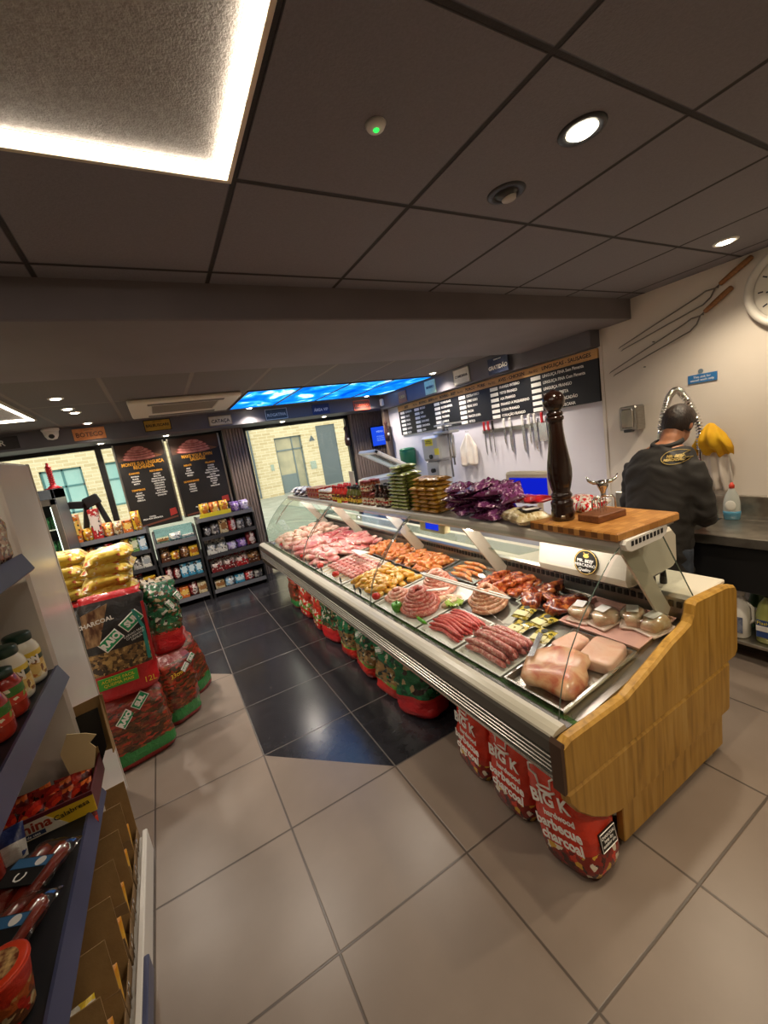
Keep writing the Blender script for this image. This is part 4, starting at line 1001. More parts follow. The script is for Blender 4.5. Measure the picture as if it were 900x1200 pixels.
lb1 = PM('cream printed label', 2, [(0, 'd8cfb8'), (.3, 'b83a2a'), (.6, 'd8cfb8')], ['d9c9a0', '7a2a1e', 'e6dcc4', '3a2a20'], 60, (0, 1)); lb2 = PM('yellow printed label', 2, [(0, 'd8b23a'), (.5, '3a2a1c')], ['e2c458', '8a2a1c', '2c241c'], 60, (0, 1))
kinds = [bottle('condiment_bottle', 'small dark bottle with a cream and red label, third group on the counter top', 'dark bottles on the counter top', 'dark', g_dark, lb1, m_lid_k),
         bottle('condiment_bottle', 'dark red preserve jar with a red lid in the middle of the counter top row', 'red lidded jars on the counter top', 'jar', g_amber, lb1, M('maroon lid', '6e2420', .4), 'jar'),
         bottle('condiment_bottle', 'slim black-capped dark sauce bottle beside the white card', 'black capped bottles on the counter top', 'sauce', g_green, lb2, m_lid_k),
         bottle('condiment_bottle', 'slim red hot sauce bottle in the row on the counter top', 'red sauce bottles on the counter top', 'sauce', g_red, lb2, m_lid_r),
         bottle('condiment_bottle', 'low brown jar with a pale lid towards the far end of the counter top', 'low jars with pale lids on the counter top', 'jar', g_amber, lb1, m_lid_w, 'jar')]
def rows_of(k, ys, xs, zadd=0):
    for y in ys:
        for x in xs:
            place(kinds[k], USED, (x+rnd.uniform(-.004, .004), y, 1.25+zadd), (0, 0, rnd.uniform(0, 6)))
rows_of(0, (2.83, 2.90, 2.97), (1.545, 1.62, 1.70))
rows_of(1, (3.09, 3.165, 3.24), (1.555, 1.64)); rows_of(1, (3.16, 3.235), (1.555, 1.64), .107)
rows_of(2, (3.33, 3.40, 3.47, 3.54), (1.535, 1.60, 1.67))
rows_of(3, (3.65, 3.72, 3.79, 3.86, 3.93), (1.535, 1.60, 1.67))
rows_of(4, (4.08, 4.16, 4.24, 4.32), (1.545, 1.63, 1.715))
t = thing('price_card', 'blank white card standing among the bottles on the counter top', 'card', (1.62, 3.58, 1.25))
obj('card', MB().add(cbox(1.618, 1.622, 3.55, 3.66, 1.38, 1.54, .001)), m_white, t, world=True)
obj('stem', MB().add(tube([(1.62, 3.605, 1.254), (1.62, 3.605, 1.40)], .004, 8)).add(lathe([(.025, 0), (.025, .005)], 14, c=(1.62, 3.605, 1.25))), m_chrome, t, world=True)
solo('price_ticket', 'small yellow price ticket on the counter top edge below the sauce bottles', 'price ticket', MB().add(cbox(1.496, 1.50, 3.68, 3.78, 1.238, 1.28, .001)), m_yel)
m_redbox = PM('red carton print', 2, [(0, 'b8281e'), (.7, 'c4382a')], ['d8b23a', '8a1812', 'e2d6c2', 'c83222'], 40, (0, 1), cover=.45)
sp = [((1.57+.1*c, 4.46+.095*k, 1.25+.06*j), (0, 0, R(rnd.uniform(-5, 5)))) for k in range(4) for c in range(2) for j in range(2)]
packets('sweet_carton', 'small red printed carton in the stack near the far end of the counter top', 'carton', 'red cartons on the counter top', MB().add(cbox(-.045, .045, -.042, .042, 0, .058, .003)), m_redbox, sp)
m_wpk = PM('white and dark packets', 0, [(0, 'ddd8d0'), (.5, 'cfc8c4')], ['3a3034', 'e8e2da', '7a5a4a', 'b8b4b8', '4a5a8a'], 30, (0, 1), cover=.6)
sp = [((1.60+.05*((k+j) % 2), 4.92+.1*k, 1.25+.032*j), (0, 0, R(rnd.uniform(-20, 20)))) for k in range(6) for j in range(3)]
packets('biscuit_packet', 'white and dark printed packet in the heap at the far end of the counter top', 'packet', 'packets at the far end of the counter top', MB().add(pillow(.19, .10, .036, 10, 8, 31, .1), 0, True), m_wpk, sp)
# ------------------------------------------------------------------ meat in the counter
SL = -math.atan(.085/.86)
def dz(x): return deck(x)
m_tray = M('white tray', 'dcdad2', .3); m_trays = M('steel tray', 'c4c1b8', .25, .9)
def tray(x0, x1, y0, y1, mat, label, h=.022, group=None):
    t = thing('meat_tray', label, 'tray', ((x0+x1)/2, (y0+y1)/2, dz((x0+x1)/2)), (0, SL, 0), group)
    a, c = (x1-x0)/2, (y1-y0)/2; w = .012
    b = MB()
    def ring(a_, c_, z): return [(-a_, -c_, z), (a_, -c_, z), (a_, c_, z), (-a_, c_, z)]
    rs = [ring(a-.012, c-.012, 0), ring(a-.004, c-.004, h-.003), ring(a, c, h-.003), ring(a, c, h), ring(a-.010, c-.010, h), ring(a-.020, c-.020, .003)]
    V = [p for r in rs for p in r]; Fc = [(3, 2, 1, 0)]
    for k in range(5):
        for i in range(4): j = (i+1) % 4; Fc.append((k*4+i, k*4+j, k*4+4+j, k*4+4+i))
    Fc.append((20, 21, 22, 23))
    obj('tray', b.add((V, Fc)), mat, t)
    return t
def meatmat(name, a, b_, c, sc=18, rough=.3, coat=.35, bump=.35, st=None):
    m, nt, bs = newmat(name)
    tc = N(nt, 'ShaderNodeTexCoord'); src = tc.outputs['Object']
    if st:
        mp = N(nt, 'ShaderNodeMapping'); mp.inputs['Scale'].default_value = st; nt.links.new(src, mp.inputs[0]); src = mp.outputs[0]
    no = N(nt, 'ShaderNodeTexNoise'); no.inputs['Scale'].default_value = sc; no.inputs['Detail'].default_value = 5; no.inputs['Distortion'].default_value = .8
    nt.links.new(src, no.inputs['Vector'])
    r = ramp(nt, [(.32, a), (.5, b_), (.62, c)]); nt.links.new(no.outputs['Fac'], r.inputs[0]); nt.links.new(r.outputs[0], bs.inputs['Base Color'])
    bs.inputs['Roughness'].default_value = rough; bs.inputs['Coat Weight'].default_value = coat; bs.inputs['Coat Roughness'].default_value = .2
    bs.inputs['Subsurface Weight'].default_value = .15; bs.inputs['Subsurface Radius'].default_value = (.02, .006, .004)
    bp = N(nt, 'ShaderNodeBump'); bp.inputs['Strength'].default_value = bump; bp.inputs['Distance'].default_value = .008
    nt.links.new(no.outputs['Fac'], bp.inputs['Height']); nt.links.new(bp.outputs[0], bs.inputs['Normal'])
    return m
mm_saus = meatmat('coarse pork sausage', 'a84a44', 'bd6258', 'dba295', 55)
mm_red = meatmat('red sausage', 'b02a28', 'c8423c', 'dc7a6c', 70)
mm_coil1 = meatmat('pink coil', 'b84a40', 'c8665a', 'dfa090', 60); mm_coil2 = meatmat('pale pink coil', 'c4705a', 'd08872', 'e4b8a2', 60); mm_coil3 = meatmat('tan coil', 'b07050', 'c08a68', 'd8b494', 60)
mm_pork = meatmat('pork joint', 'b8583e', 'd4946c', 'dfae88', 13, .35); mm_skin = meatmat('pork rind', 'dca68c', 'e2b6a0', 'd89a86', 6, .4, .2)
mm_roast = meatmat('dark marinade', '35100a', '7a2c12', 'b86c34', 30, .2, .6); mm_mari = meatmat('red marinade', '6a1e0e', 'a2421a', 'cc7a3c', 36, .2, .6)
mm_yel = meatmat('turmeric marinade', 'b87414', 'd2992a', 'e2bc58', 22, .25, .5); mm_org = meatmat('orange marinade', 'b05018', 'cc7430', 'dd9c58', 22, .25, .5)
mm_chk = meatmat('raw chicken', 'd2a482', 'e2c4a0', 'eedcc0', 20, .3, .4); mm_beef = meatmat('beef', '8c1e22', 'b03a3c', 'd8908a', 16, .3); mm_pnk = meatmat('pink chop', 'c05a58', 'd58480', 'ecc4b4', 16, .3)
mm_chop = meatmat('pale chop', 'd49a88', 'e2b6a2', 'f0dcc8', 16, .3)
tray(1.115, 1.60, .945, 1.25, m_trays, 'deep steel tray of pork joints at the near end of the counter', .03)
tray(1.115, 1.42, 1.27, 1.585, m_tray, 'white tray holding thick coarse sausages')
tray(1.115, 1.42, 1.605, 1.93, m_tray, 'white tray holding thin red sausages')
tray(1.115, 1.66, 1.95, 2.47, m_tray, 'wide white tray under the coiled sausages')
tray(1.115, 1.58, 2.50, 3.03, m_tray, 'white tray of yellow marinated chicken')
tray(1.115, 1.60, 3.06, 3.66, m_tray, 'white tray of meat skewers')
tray(1.63, 1.94, .955, 1.36, M('pink foam tray', 'd9a89a', .5), 'pink tray under the wrapped chicken packs')
tray(1.66, 1.94, 1.38, 1.68, m_trays, 'steel tray of dark glazed chicken'); tray(1.69, 1.94, 1.70, 2.06, m_trays, 'steel tray of red glazed chicken pieces')
tray(1.69, 1.94, 2.08, 2.46, m_trays, 'steel tray of small orange sausages at the back')
tray(1.62, 1.94, 2.50, 3.06, m_trays, 'steel tray of orange marinated wings in the back row'); tray(1.63, 1.94, 3.08, 3.64, m_trays, 'second steel tray of orange marinated wings farther along the back row')
for i, (ya, yb_) in enumerate(((3.70, 4.28), (4.30, 4.88), (4.90, 5.52))):
    tray(1.115, 1.94, ya, yb_, m_trays, ['wide steel tray of pink chops just past the skewers', 'wide steel tray of red beef and pork cuts', 'wide steel tray of pale chicken and chops at the far end'][i])
TH = .008
def blob(name, label, cat, mat, x, y, rx, ry, rz, rot=0, seed=1, amp=.35, fr=12, pw=.85, up=0, group=None):
    b = MB().add(ell((0, 0, rz*.9), rx, ry, rz, 20, 12, amp, fr, seed, pw), 0, True)
    o = obj(name, b, mat, loc=(x, y, dz(x)+TH+up), rot=(0, SL, R(rot)))
    return tag(o, label, cat, group)
blob('pork_joint', 'large pork shoulder joint with ragged edge at the front of the steel tray', 'meat', mm_pork, 1.285, 1.10, .128, .135, .033, 5, 21, .42, 10, .7)
blob('pork_belly', 'square slab of pork with smooth rind at the right of the steel tray', 'meat', mm_skin, 1.49, 1.03, .095, .072, .028, 8, 5, .12, 8, .3)
blob('pork_belly', 'smaller pale slab of pork at the back left of the steel tray', 'meat', mm_skin, 1.48, 1.18, .075, .055, .024, -10, 8, .15, 8, .35)
# sausages: lying along Y
def sausage_mb(L, r, seed, bend=.02):
    P = []; n = 14; rr = []
    for i in range(n+1):
        u = i/n; P.append((bend*math.sin(u*PI)+.004*math.sin(u*9+seed), (u-.5)*L, r)); e = min(u, 1-u)*n
        rr.append(r*(.35 if e < .5 else .85 if e < 1.5 else 1+.05*math.sin(u*17+seed)))
    return MB().add(tube(P, rr, 10), 0, True)
rnd = random.Random(3)
def sausages(mb, mat, label, group, spots):
    s = tag(obj('sausage', mb, mat), label, 'sausage', group)
    for i, (x, y, up, rz) in enumerate(spots):
        L = (x, y, dz(x)+TH+up); rt_ = (0, SL, rz)
        if i == 0: s.location = L; s.rotation_euler = rt_
        else: dup(s, L, rt_)
sp = [(1.175+.031*k+rnd.uniform(-.003, .003), 1.43+rnd.uniform(-.012, .012), 0, rnd.uniform(-.05, .05)) for k in range(7)]
sp += [(1.19+.031*k+rnd.uniform(-.003, .003), 1.43+rnd.uniform(-.02, .02), .026, rnd.uniform(-.07, .07)) for k in range(6)] + [(1.225+.032*k, 1.42, .05, rnd.uniform(-.1, .1)) for k in range(3)]
sausages(sausage_mb(.27, .0165, 1), mm_saus, 'thick coarse pork sausage in the pile on the white tray beside the pork joints', 'thick pork sausages', sp)
sp = [(1.175+.022*k+rnd.uniform(-.002, .002), 1.765+rnd.uniform(-.015, .015), 0, rnd.uniform(-.06, .06)) for k in range(10)] + [(1.19+.023*k, 1.77+rnd.uniform(-.02, .02), .018, rnd.uniform(-.1, .1)) for k in range(8)]
sausages(sausage_mb(.26, .0115, 2), mm_red, 'thin red sausage on the white tray next to the thick sausages', 'thin red sausages', sp)
sp = [(1.73+.03*k, 2.27+rnd.uniform(-.02, .02), .02*(k % 2), rnd.uniform(-.2, .2)) for k in range(6)]
sausages(sausage_mb(.24, .014, 4), mm_org, 'orange sausage in the back row steel tray behind the coils', 'orange sausages in the back row', sp)
def coil(x, y, R0, turns, r, H, mat, label, seed):
    P = []; n = int(turns*26)
    for i in range(n+1):
        u = i/n; a = u*turns*2*PI+seed
        lay = u*turns/turns
        rad = R0*(1-.72*u)+.004*math.sin(a*3.3); P.append((rad*math.cos(a), rad*math.sin(a), r+(H)*u+.003*math.sin(a*2.1+seed)))
    b = MB().add(tube(P, [r*(1+.06*math.sin(i*.9)) for i in range(n+1)], 9), 0, True)
    b.add(lathe([(R0*.93, 0), (R0*.9, r), (R0*.25, H*.92), (.002, H)], 24), 0, True)
    o = obj('sausage_coil', b, mat, loc=(x, y, dz(x)+TH), rot=(0, SL, 0)); return tag(o, label, 'sausage coil')
coil(1.285, 2.13, .125, 6.5, .0165, .125, mm_coil1, 'deep pink cone of coiled sausage nearest the glass', .4)
coil(1.52, 2.24, .125, 6.5, .0165, .125, mm_coil2, 'pink cone of coiled sausage behind the front cone', 1.9)
coil(1.555, 1.80, .115, 6.0, .0165, .105, mm_coil3, 'tan cone of coiled sausage towards the near end', 3.1)
coil(1.28, 2.40, .085, 3.0, .017, .045, mm_coil2, 'low pale coil of sausage left of the front cone', 2.4)
# chicken packs with film and label
m_film = glassmat('cling film', 'f2f2ee', .3, .08)
def pack(x, y, rz, label, seed):
    t = thing('chicken_pack', label, 'meat pack', (x, y, dz(x)+TH), (0, SL, R(rz)), 'wrapped chicken packs')
    obj('tray', MB().add(cbox(-.07, .07, -.055, .055, 0, .014, .005)), M('clear tray', 'd8c4b4', .2) if seed == 1 else bpy.data.materials['clear tray'], t)
    obj('chicken', MB().add(ell((0, 0, .035), .062, .050, .038, 16, 10, .35, 26, seed, .8), 0, True), mm_chk, t)
    obj('film', MB().add(ell((0, 0, .034), .071, .057, .044, 16, 10, .06, 30, seed, .7), 0, True), m_film, t)
    obj('label', MB().add(prism([(-.03, -.025), (.035, -.02), (.03, .03), (-.034, .024)], 2, .0785, .0795)), m_white, t, label='white paper label')
pack(1.735, 1.30, 10, 'film wrapped pack of raw chicken with a white label, leftmost of four', 1)
pack(1.75, 1.185, -8, 'film wrapped pack of raw chicken with a white label, second from the left of four', 2)
pack(1.82, 1.085, 25, 'film wrapped pack of raw chicken, third of four, tilted', 3)
pack(1.815, .985, -14, 'film wrapped pack of raw chicken nearest the wooden end panel', 4)
for i, (x, y, r_, rx, ry) in enumerate(((1.75, 1.45, 20, .085, .10), (1.84, 1.58, -30, .085, .075), (1.74, 1.60, 60, .07, .06))):
    blob('glazed_chicken', ['flat dark glazed chicken, nearest in its steel tray', 'dark glazed chicken piece at the back of its steel tray', 'dark glazed chicken piece at the far left of its steel tray'][i], 'meat', mm_roast, x, y, rx, ry, .034, r_, 11+i, 1.0, 18)
def scatter(name, label, cat, group, mat, x0, x1, y0, y1, nx, ny, r, seed, lay=1, amp=.5, fr=20, jit=.3):
    q = random.Random(seed); src = None
    for L in range(lay):
        for i in range(nx-L):
            for j in range(ny-L):
                x = x0+(x1-x0)*(i+.5+L*.5)/nx+q.uniform(-1, 1)*jit*(x1-x0)/nx; y = y0+(y1-y0)*(j+.5+L*.5)/ny+q.uniform(-1, 1)*jit*(y1-y0)/ny
                loc = (x, y, dz(x)+TH+L*r[2]*1.2); rot = (q.uniform(-.2, .2), SL+q.uniform(-.25, .25), q.uniform(0, 6.3)); sc = q.uniform(.85, 1.2)
                if src is None:
                    src = blob(name, label, cat, mat, 0, 0, *r, 0, seed, amp, fr, .85, 0, group); src.location = loc; src.rotation_euler = rot
                else: dup(src, loc, rot, scale=sc)
scatter('chicken_piece', 'red glazed chicken piece in the back row steel tray', 'meat', 'red glazed chicken pieces', mm_mari, 1.71, 1.92, 1.72, 2.04, 3, 4, (.05, .038, .022), 3, 2, .9, 24)
scatter('chicken_piece', 'yellow marinated chicken piece on the white tray', 'meat', 'yellow marinated chicken pieces', mm_yel, 1.17, 1.56, 2.52, 3.01, 6, 7, (.042, .026, .019), 4, 2)
scatter('chicken_wing', 'orange marinated wing in the nearer back row tray of wings', 'meat', 'orange marinated wings, nearer tray', mm_org, 1.64, 1.92, 2.52, 3.04, 4, 6, (.052, .032, .019), 5, 2, .9, 26)
scatter('chicken_wing', 'orange marinated wing in the farther back row tray of wings', 'meat', 'orange marinated wings, farther tray', mm_org, 1.65, 1.92, 3.10, 3.62, 4, 6, (.052, .032, .019), 6, 2, .9, 26)
scatter('meat_cut', 'pink chop in the wide steel tray just past the skewers', 'meat', 'pink chops', mm_pnk, 1.17, 1.92, 3.72, 4.26, 6, 4, (.085, .055, .024), 7, 2, .4, 12)
scatter('meat_cut', 'red beef cut in the middle far tray, wall side', 'meat', 'red beef cuts', mm_beef, 1.55, 1.92, 4.0, 4.86, 3, 6, (.09, .06, .026), 8, 1, .4, 12)
scatter('meat_cut', 'pale pink pork cut in the middle far tray, glass side', 'meat', 'pale pink pork cuts', mm_pnk, 1.17, 1.58, 4.32, 4.86, 4, 4, (.085, .055, .028), 9, 2, .4, 12)
scatter('chicken_joint', 'pale chicken joint in the far end tray', 'meat', 'pale chicken joints', mm_chop, 1.17, 1.92, 4.92, 5.50, 7, 5, (.075, .05, .03), 10, 2, .45, 13)
scatter('chicken_fillet', 'small pale chicken fillet beside the front sausage cone', 'meat', 'pale chicken fillets', mm_chk, 1.40, 1.52, 1.98, 2.12, 2, 2, (.05, .03, .014), 12, 1)
# skewers
sk = thing('meat_skewer', 'meat skewer on a wooden stick in the white tray', 'skewer', group='meat skewers')
obj('stick', MB().add(tube([(-.235, 0, .018), (.19, 0, .018)], .0025, 6)), M('wooden stick', 'd2b583', .6), sk)
for k in range(7): obj('meat_cube', MB().add(ell((-.13+.045*k, .002*math.sin(k*2), .018), .024, .019, .018, 10, 7, .4, 40, k, .6), 0, True), mm_pnk if k % 3 else mm_saus, sk)
for k in range(13):
    x = 1.37; place(sk, USED, (x, 3.10+.042*k, dz(x)+TH+.006*(k % 2)), (0, SL, R(rnd.uniform(-3, 3))))
# gold vacuum packs
m_vac = PM('gold and clear vacuum pack', 0, [(0, 'b09a3a'), (.5, 'c2aa46')], ['d8c468', '6a5a1c', '8a7c2c', 'e2d8a2', '4a4a1a'], 30, (0, 1), .15, cover=.6)
for i, (x, y, r_) in enumerate(((1.47, 1.335, 10), (1.585, 1.42, -6), (1.47, 1.48, 4), (1.60, 1.56, 12))):
    t = thing('vacuum_pack', ['green and gold vacuum pack with cream label, nearest the pork tray', 'green and gold vacuum pack touching the dark chicken tray', 'green and gold vacuum pack behind the thick sausages', 'green and gold vacuum pack beside the tan sausage cone'][i], 'meat pack', (x, y, dz(x)+.002), (0, SL, R(r_)), 'gold vacuum packs')
    obj('pack', MB().add(pillow(.13, .10, .03, 12, 8, 40+i, .15), 0, True), m_vac, t)
    obj('label', MB().add(cbox(-.055, -.008, -.035, .035, .0285, .0300, .0005)), M('cream label', 'd9cf9c', .5) if i == 0 else bpy.data.materials['cream label'], t, label='cream paper label')
    obj('emblem', MB().add(lathe([(.017, .029), (.017, .0305)], 16, c=(.03, 0, 0))), m_black, t)
# tomatoes, peppers, leaves along the glass
m_tom = M('tomato red', 'c8281a', .2, coat=.5); m_pep = M('green pepper', '4f9a2a', .2, var='5fae34', scale=12, coat=.5); m_stem = M('pepper stem', '56762c', .6)
def tomato(x, y, label, rr_=.032, mat=None):
    t = thing('tomato', label, 'tomato', (x, y, dz(x)+.012))
    obj('fruit', MB().add(ell((0, 0, rr_*.85), rr_, rr_, rr_*.86, 16, 10), 0, True), m_tom, t)
    obj('stem', MB().add(tube([(0, 0, rr_*1.65), (.004, 0, rr_*1.9)], .003, 6)).add(prism([(.014, 0), (.004, .004), (0, .014), (-.004, .004), (-.014, 0), (-.004, -.004), (0, -.014), (.004, -.004)], 2, rr_*1.66, rr_*1.69)), m_stem, t)
tomato(1.165, 3.68, 'red tomato by the glass, second from the near end of the skewer tray', .034); tomato(1.165, 3.29, 'red tomato by the glass in front of the skewers', .034); tomato(1.165, 2.53, 'tomato behind the middle glass joint', .032); tomato(1.17, 5.1, 'small tomato by the glass at the far end of the counter', .028); tomato(1.17, 4.25, 'pinkish tomato by the glass beside the far chops', .028)
t = thing('green_pepper', 'green bell pepper by the glass next to the front sausage cone', 'pepper', (1.165, 2.24, dz(1.165)+.01))
obj('fruit', MB().add(lathe([(.006, .004), (.022, 0), (.032, .02), (.036, .045), (.030, .062), (.012, .060), (.004, .055)], 20), 0, True), m_pep, t); obj('stem', MB().add(tube([(0, 0, .055), (.003, 0, .07), (.010, 0, .08)], .004, 6), 0, True), m_stem, t)
t = thing('green_chilli', 'green chilli pepper lying at the front of the counter between two trays', 'pepper', (1.17, 1.965, dz(1.17)+.02))
obj('fruit', MB().add(tube([(0, -.06, .012), (0, -.02, .013), (.004, .03, .013), (.012, .065, .014)], [.003, .012, .013, .006], 10), 0, True), m_pep, t); obj('stem', MB().add(tube([(.012, .065, .014), (.018, .08, .017)], .003, 6)), m_stem, t)
t = thing('lettuce_garnish', 'frilly pale green leaves between the sausage cones', 'lettuce', (1.42, 1.955, dz(1.42)+.01))
for k in range(7):
    a = k*.9; V = []; Fc = []
    for i in range(5):
        for j in range(7):
            u = i/4; v = -1+2*j/6; V.append((math.cos(a)*.055*u-math.sin(a)*.03*v*u**.5, math.sin(a)*.055*u+math.cos(a)*.03*v*u**.5, .035*u+.010*math.sin(v*9+k)*u))
    for i in range(4):
        for j in range(6): q = i*7+j; Fc.append((q, q+1, q+8, q+7))
    lf = obj('leaf', MB().add((V, Fc), 0, True), M('lettuce', '8fae3c', .5, var='a9c35a', scale=20) if k == 0 else bpy.data.materials['lettuce'], t)
# price tickets on clips by the glass
tk = thing('price_clip', 'small black clip with a price ticket standing on the turf strip by the glass', 'price ticket', group='price clips along the glass')
obj('clip', MB().add(tube([(0, 0, 0), (0, 0, .05)], .0025, 6)).add(cbox(-.008, .008, -.008, .008, 0, .006, .001)), m_black, tk)
obj('ticket', MB().add(cbox(-.002, .002, -.018, .018, .035, .075, .001)), M('dark ticket', '2d2a26', .4), tk)
for y in (2.68, 2.78, 3.05, 3.5, 3.95, 4.5, 4.9): place(tk, USED, (1.112, y, .666), (0, 0, 0))
# white tongs and knives lying over the trays
def tongs(p, q, label):
    t = thing('serving_tongs', label, 'tongs', p)
    d = (Vector(q)-Vector(p)).normalized(); s = d.cross(Vector((0, 0, 1))).normalized()
    for k in (-1, 1): obj('arm', MB().add(tube([Vector(p), Vector(p)+d*.04+s*k*.012, Vector(q)-d*.05+s*k*.014, Vector(q)+s*k*.005], [.006, .007, .006, .004], 8), 0, True), m_white, t, world=True)
tongs((1.36, 2.20, .885), (1.56, 1.62, .80), 'long white plastic tongs lying across the sausage cones')
t = thing('price_paddle', 'white wedge shaped price paddle stuck in the front sausage cone', 'price ticket', (1.30, 2.06, .82))
obj('paddle', MB().add(prism([(-.012, 0), (.012, 0), (.022, .15), (-.022, .15)], 2, 0, .003), 0, False, Matrix.Rotation(R(-150), 4, 'Z') @ Matrix.Rotation(R(8), 4, 'X')), m_white, t)
t = thing('price_paddle', 'large white paddle lying over the skewers in the middle of the counter', 'price ticket', (1.50, 3.62, .78))
obj('paddle', MB().add(prism([(-.02, 0), (.02, 0), (.05, .40), (-.05, .40)], 2, 0, .003), 0, False, Matrix.Rotation(R(172), 4, 'Z') @ Matrix.Rotation(R(6), 4, 'X')), m_white, t)
t = thing('serving_knife', 'broad pale blade lying across the near trays beside the pork', 'knife', (1.34, 1.26, .745))
obj('blade', MB().add(prism([(-.012, -.11), (.014, -.10), (.012, .11), (-.012, .12)], 2, 0, .002), 0, False, Matrix.Rotation(R(-62), 4, 'Z')), m_blade, t)
t = thing('clear_dish', 'small clear dish with a lid among the orange wings', 'dish', (1.60, 2.48, dz(1.6)+.02))
obj('dish', MB().add(lathe([(.03, 0), (.055, .03), (.058, .034)], 20, cap=False), 0, True), m_cglass, t); obj('lid', MB().add(lathe([(.058, .034), (.045, .045), (.005, .05)], 20), 0, True), m_film, t)
# ------------------------------------------------------------------ sacks
m_bigk = PM('orange red charcoal sack', 2, [(0, '8a2418'), (.2, 'c8341e'), (.3, 'd23a22')], ['4a1a14', 'd8a83a', 'e8ddc8', '8a2018', '6a1c18', 'd23a22'], 26, (0, .2), .25, (1, 1, 1), .3, .35, .8)
m_raio1 = PM('charcoal sack black red', 2, [(0, 'c01c22'), (.25, '7a5a30'), (.46, '1e1c1c'), (.88, '26201e'), (.93, 'b81c22')], ['8a6a3c', 'a8864e', '5a4020', 'c09a5c', '3a2a18'], 36, (.25, .46), .3, (1, 1, 1), .3, .3, .9)
m_raio2 = PM('charcoal sack brown red', 2, [(0, '8a1c1a'), (.06, '2f7a3c'), (.22, '6a3a22'), (.55, '93301f'), (.85, '8a2a1e')], ['4a2c16', '8a4a26', 'a83a24', '5a3a1c', '7a2418', '3a2a16'], 34, (.2, .85), .3, (.5, 1, 1.6), .3, .35, .75)
m_raio3 = PM('charcoal sack green red', 2, [(0, 'b81c20'), (.20, 'c42a24'), (.28, '3a4a24'), (.36, '1a5c36'), (.85, '26603a'), (.93, 'b8a890')], ['a8926a', '2a2018', '6a4a2c', '1f7a48', 'c8c0b0', '5a3a20', '14452a'], 34, (.26, 1), .25, (1, 1, 1), .3, .4, .5)
m_raio4 = PM('kindling sack green red', 2, [(0, 'c0281e'), (.19, '6a9a3a'), (.24, '8a6a40'), (.5, '1f6e44'), (.82, '16301f'), (.9, '8a7a62')], ['98784a', '5a4228', 'b89e6c', '26201a', '1a6a40', 'c8bda8', '14382a'], 26, (.2, 1), .25, (1, 1, 1.4), .3, .5, .4)
m_logo = M('logo green', '1f9a62', .4)
def bag_text(t, y, face_rot, items):
    for (s, sz, x, z, mat, tilt) in items:
        o = text(t, s, sz, (x, y, z), mat, '-Y', tilt=tilt, local=True, ext=.0008, bold=sz*.03)
def bigk(loc, rot, label, seed):
    t = thing('charcoal_sack', label, 'charcoal bag', loc, rot, 'orange red charcoal sacks under the counter')
    W, D, H = .26, .22, .48
    obj('sack', MB().add(sack(W, D, H, seed, 30, 18, .05, .11), 0, True), m_bigk, t)
    y = -D/2*1.10
    bag_text(t, y, 0, [('BIG K', .072, 0, .275, m_txtw, .05), ('hardwood', .034, .03, .222, m_txtw, .03), ('barbecue', .056, .015, .178, m_txtw, .03), ('charcoal', .056, .02, .128, m_txtw, .03)])
    h = [(-.03, .325), (-.034, .36), (-.062, .375), (-.06, .402), (-.035, .408), (-.02, .425), (.012, .425), (.028, .408), (.055, .402), (.058, .378), (.032, .36), (.028, .325)]
    obj('chef_hat', MB().add(tube([(x-.01, y+.004, z) for x, z in h], .0045, 6, closed=True), 0, True).add(tube([(-.05, y+.004, .318), (-.03, y, .308), (.01, y, .306), (.035, y+.004, .316)], .005, 6), 0, True), m_txtw, t, label='white outlined chef hat')
    s = .5*W*1.045
    p = obj('panel', MB().add(cbox(s-.002, s+.006, -.05, .05, .10, .17, .001)), m_txtb, t, label='black instruction panel')
    obj('panel_frame', MB().add(tube([(s+.006, -.047, .103), (s+.006, .047, .103), (s+.006, .047, .167), (s+.006, -.047, .167)], .002, 4, closed=True)), m_txtw, p)
    for k, z in enumerate((.15, .135, .12)):
        text(p, ['CHARCOAL', 'keep dry', 'outdoor use'][k], .016, (s+.0065, 0, z), m_txtw, '+X', local=True)
    for k, z in enumerate((.30, .275, .25)): text(t, ['the easy way', 'to light a', 'barbecue'][k], .02, (s+.008, 0, z), M('faded orange lettering', 'f0906a', .5) if k+seed == 1 else bpy.data.materials['faded orange lettering'], '+X', local=True)
    return t
bigk((1.165, .955, .0), (R(-4), R(-13), R(-86)), 'orange red charcoal sack nearest the end of the counter', 1)
obj('price_tag', MB().add(cbox(.02, .10, -.118, -.114, .455, .49, .001), 0, False), m_white, [o for o in COL.objects if o.name.startswith('charcoal_sack')][-1], label='white price tag')
bigk((1.175, 1.275, 0), (R(-4), 0, R(-90)), 'middle one of the three orange red charcoal sacks under the counter', 2)
bigk((1.185, 1.55, 0), (R(-5), 0, R(-96)), 'orange red charcoal sack farthest from the wooden end panel', 3)
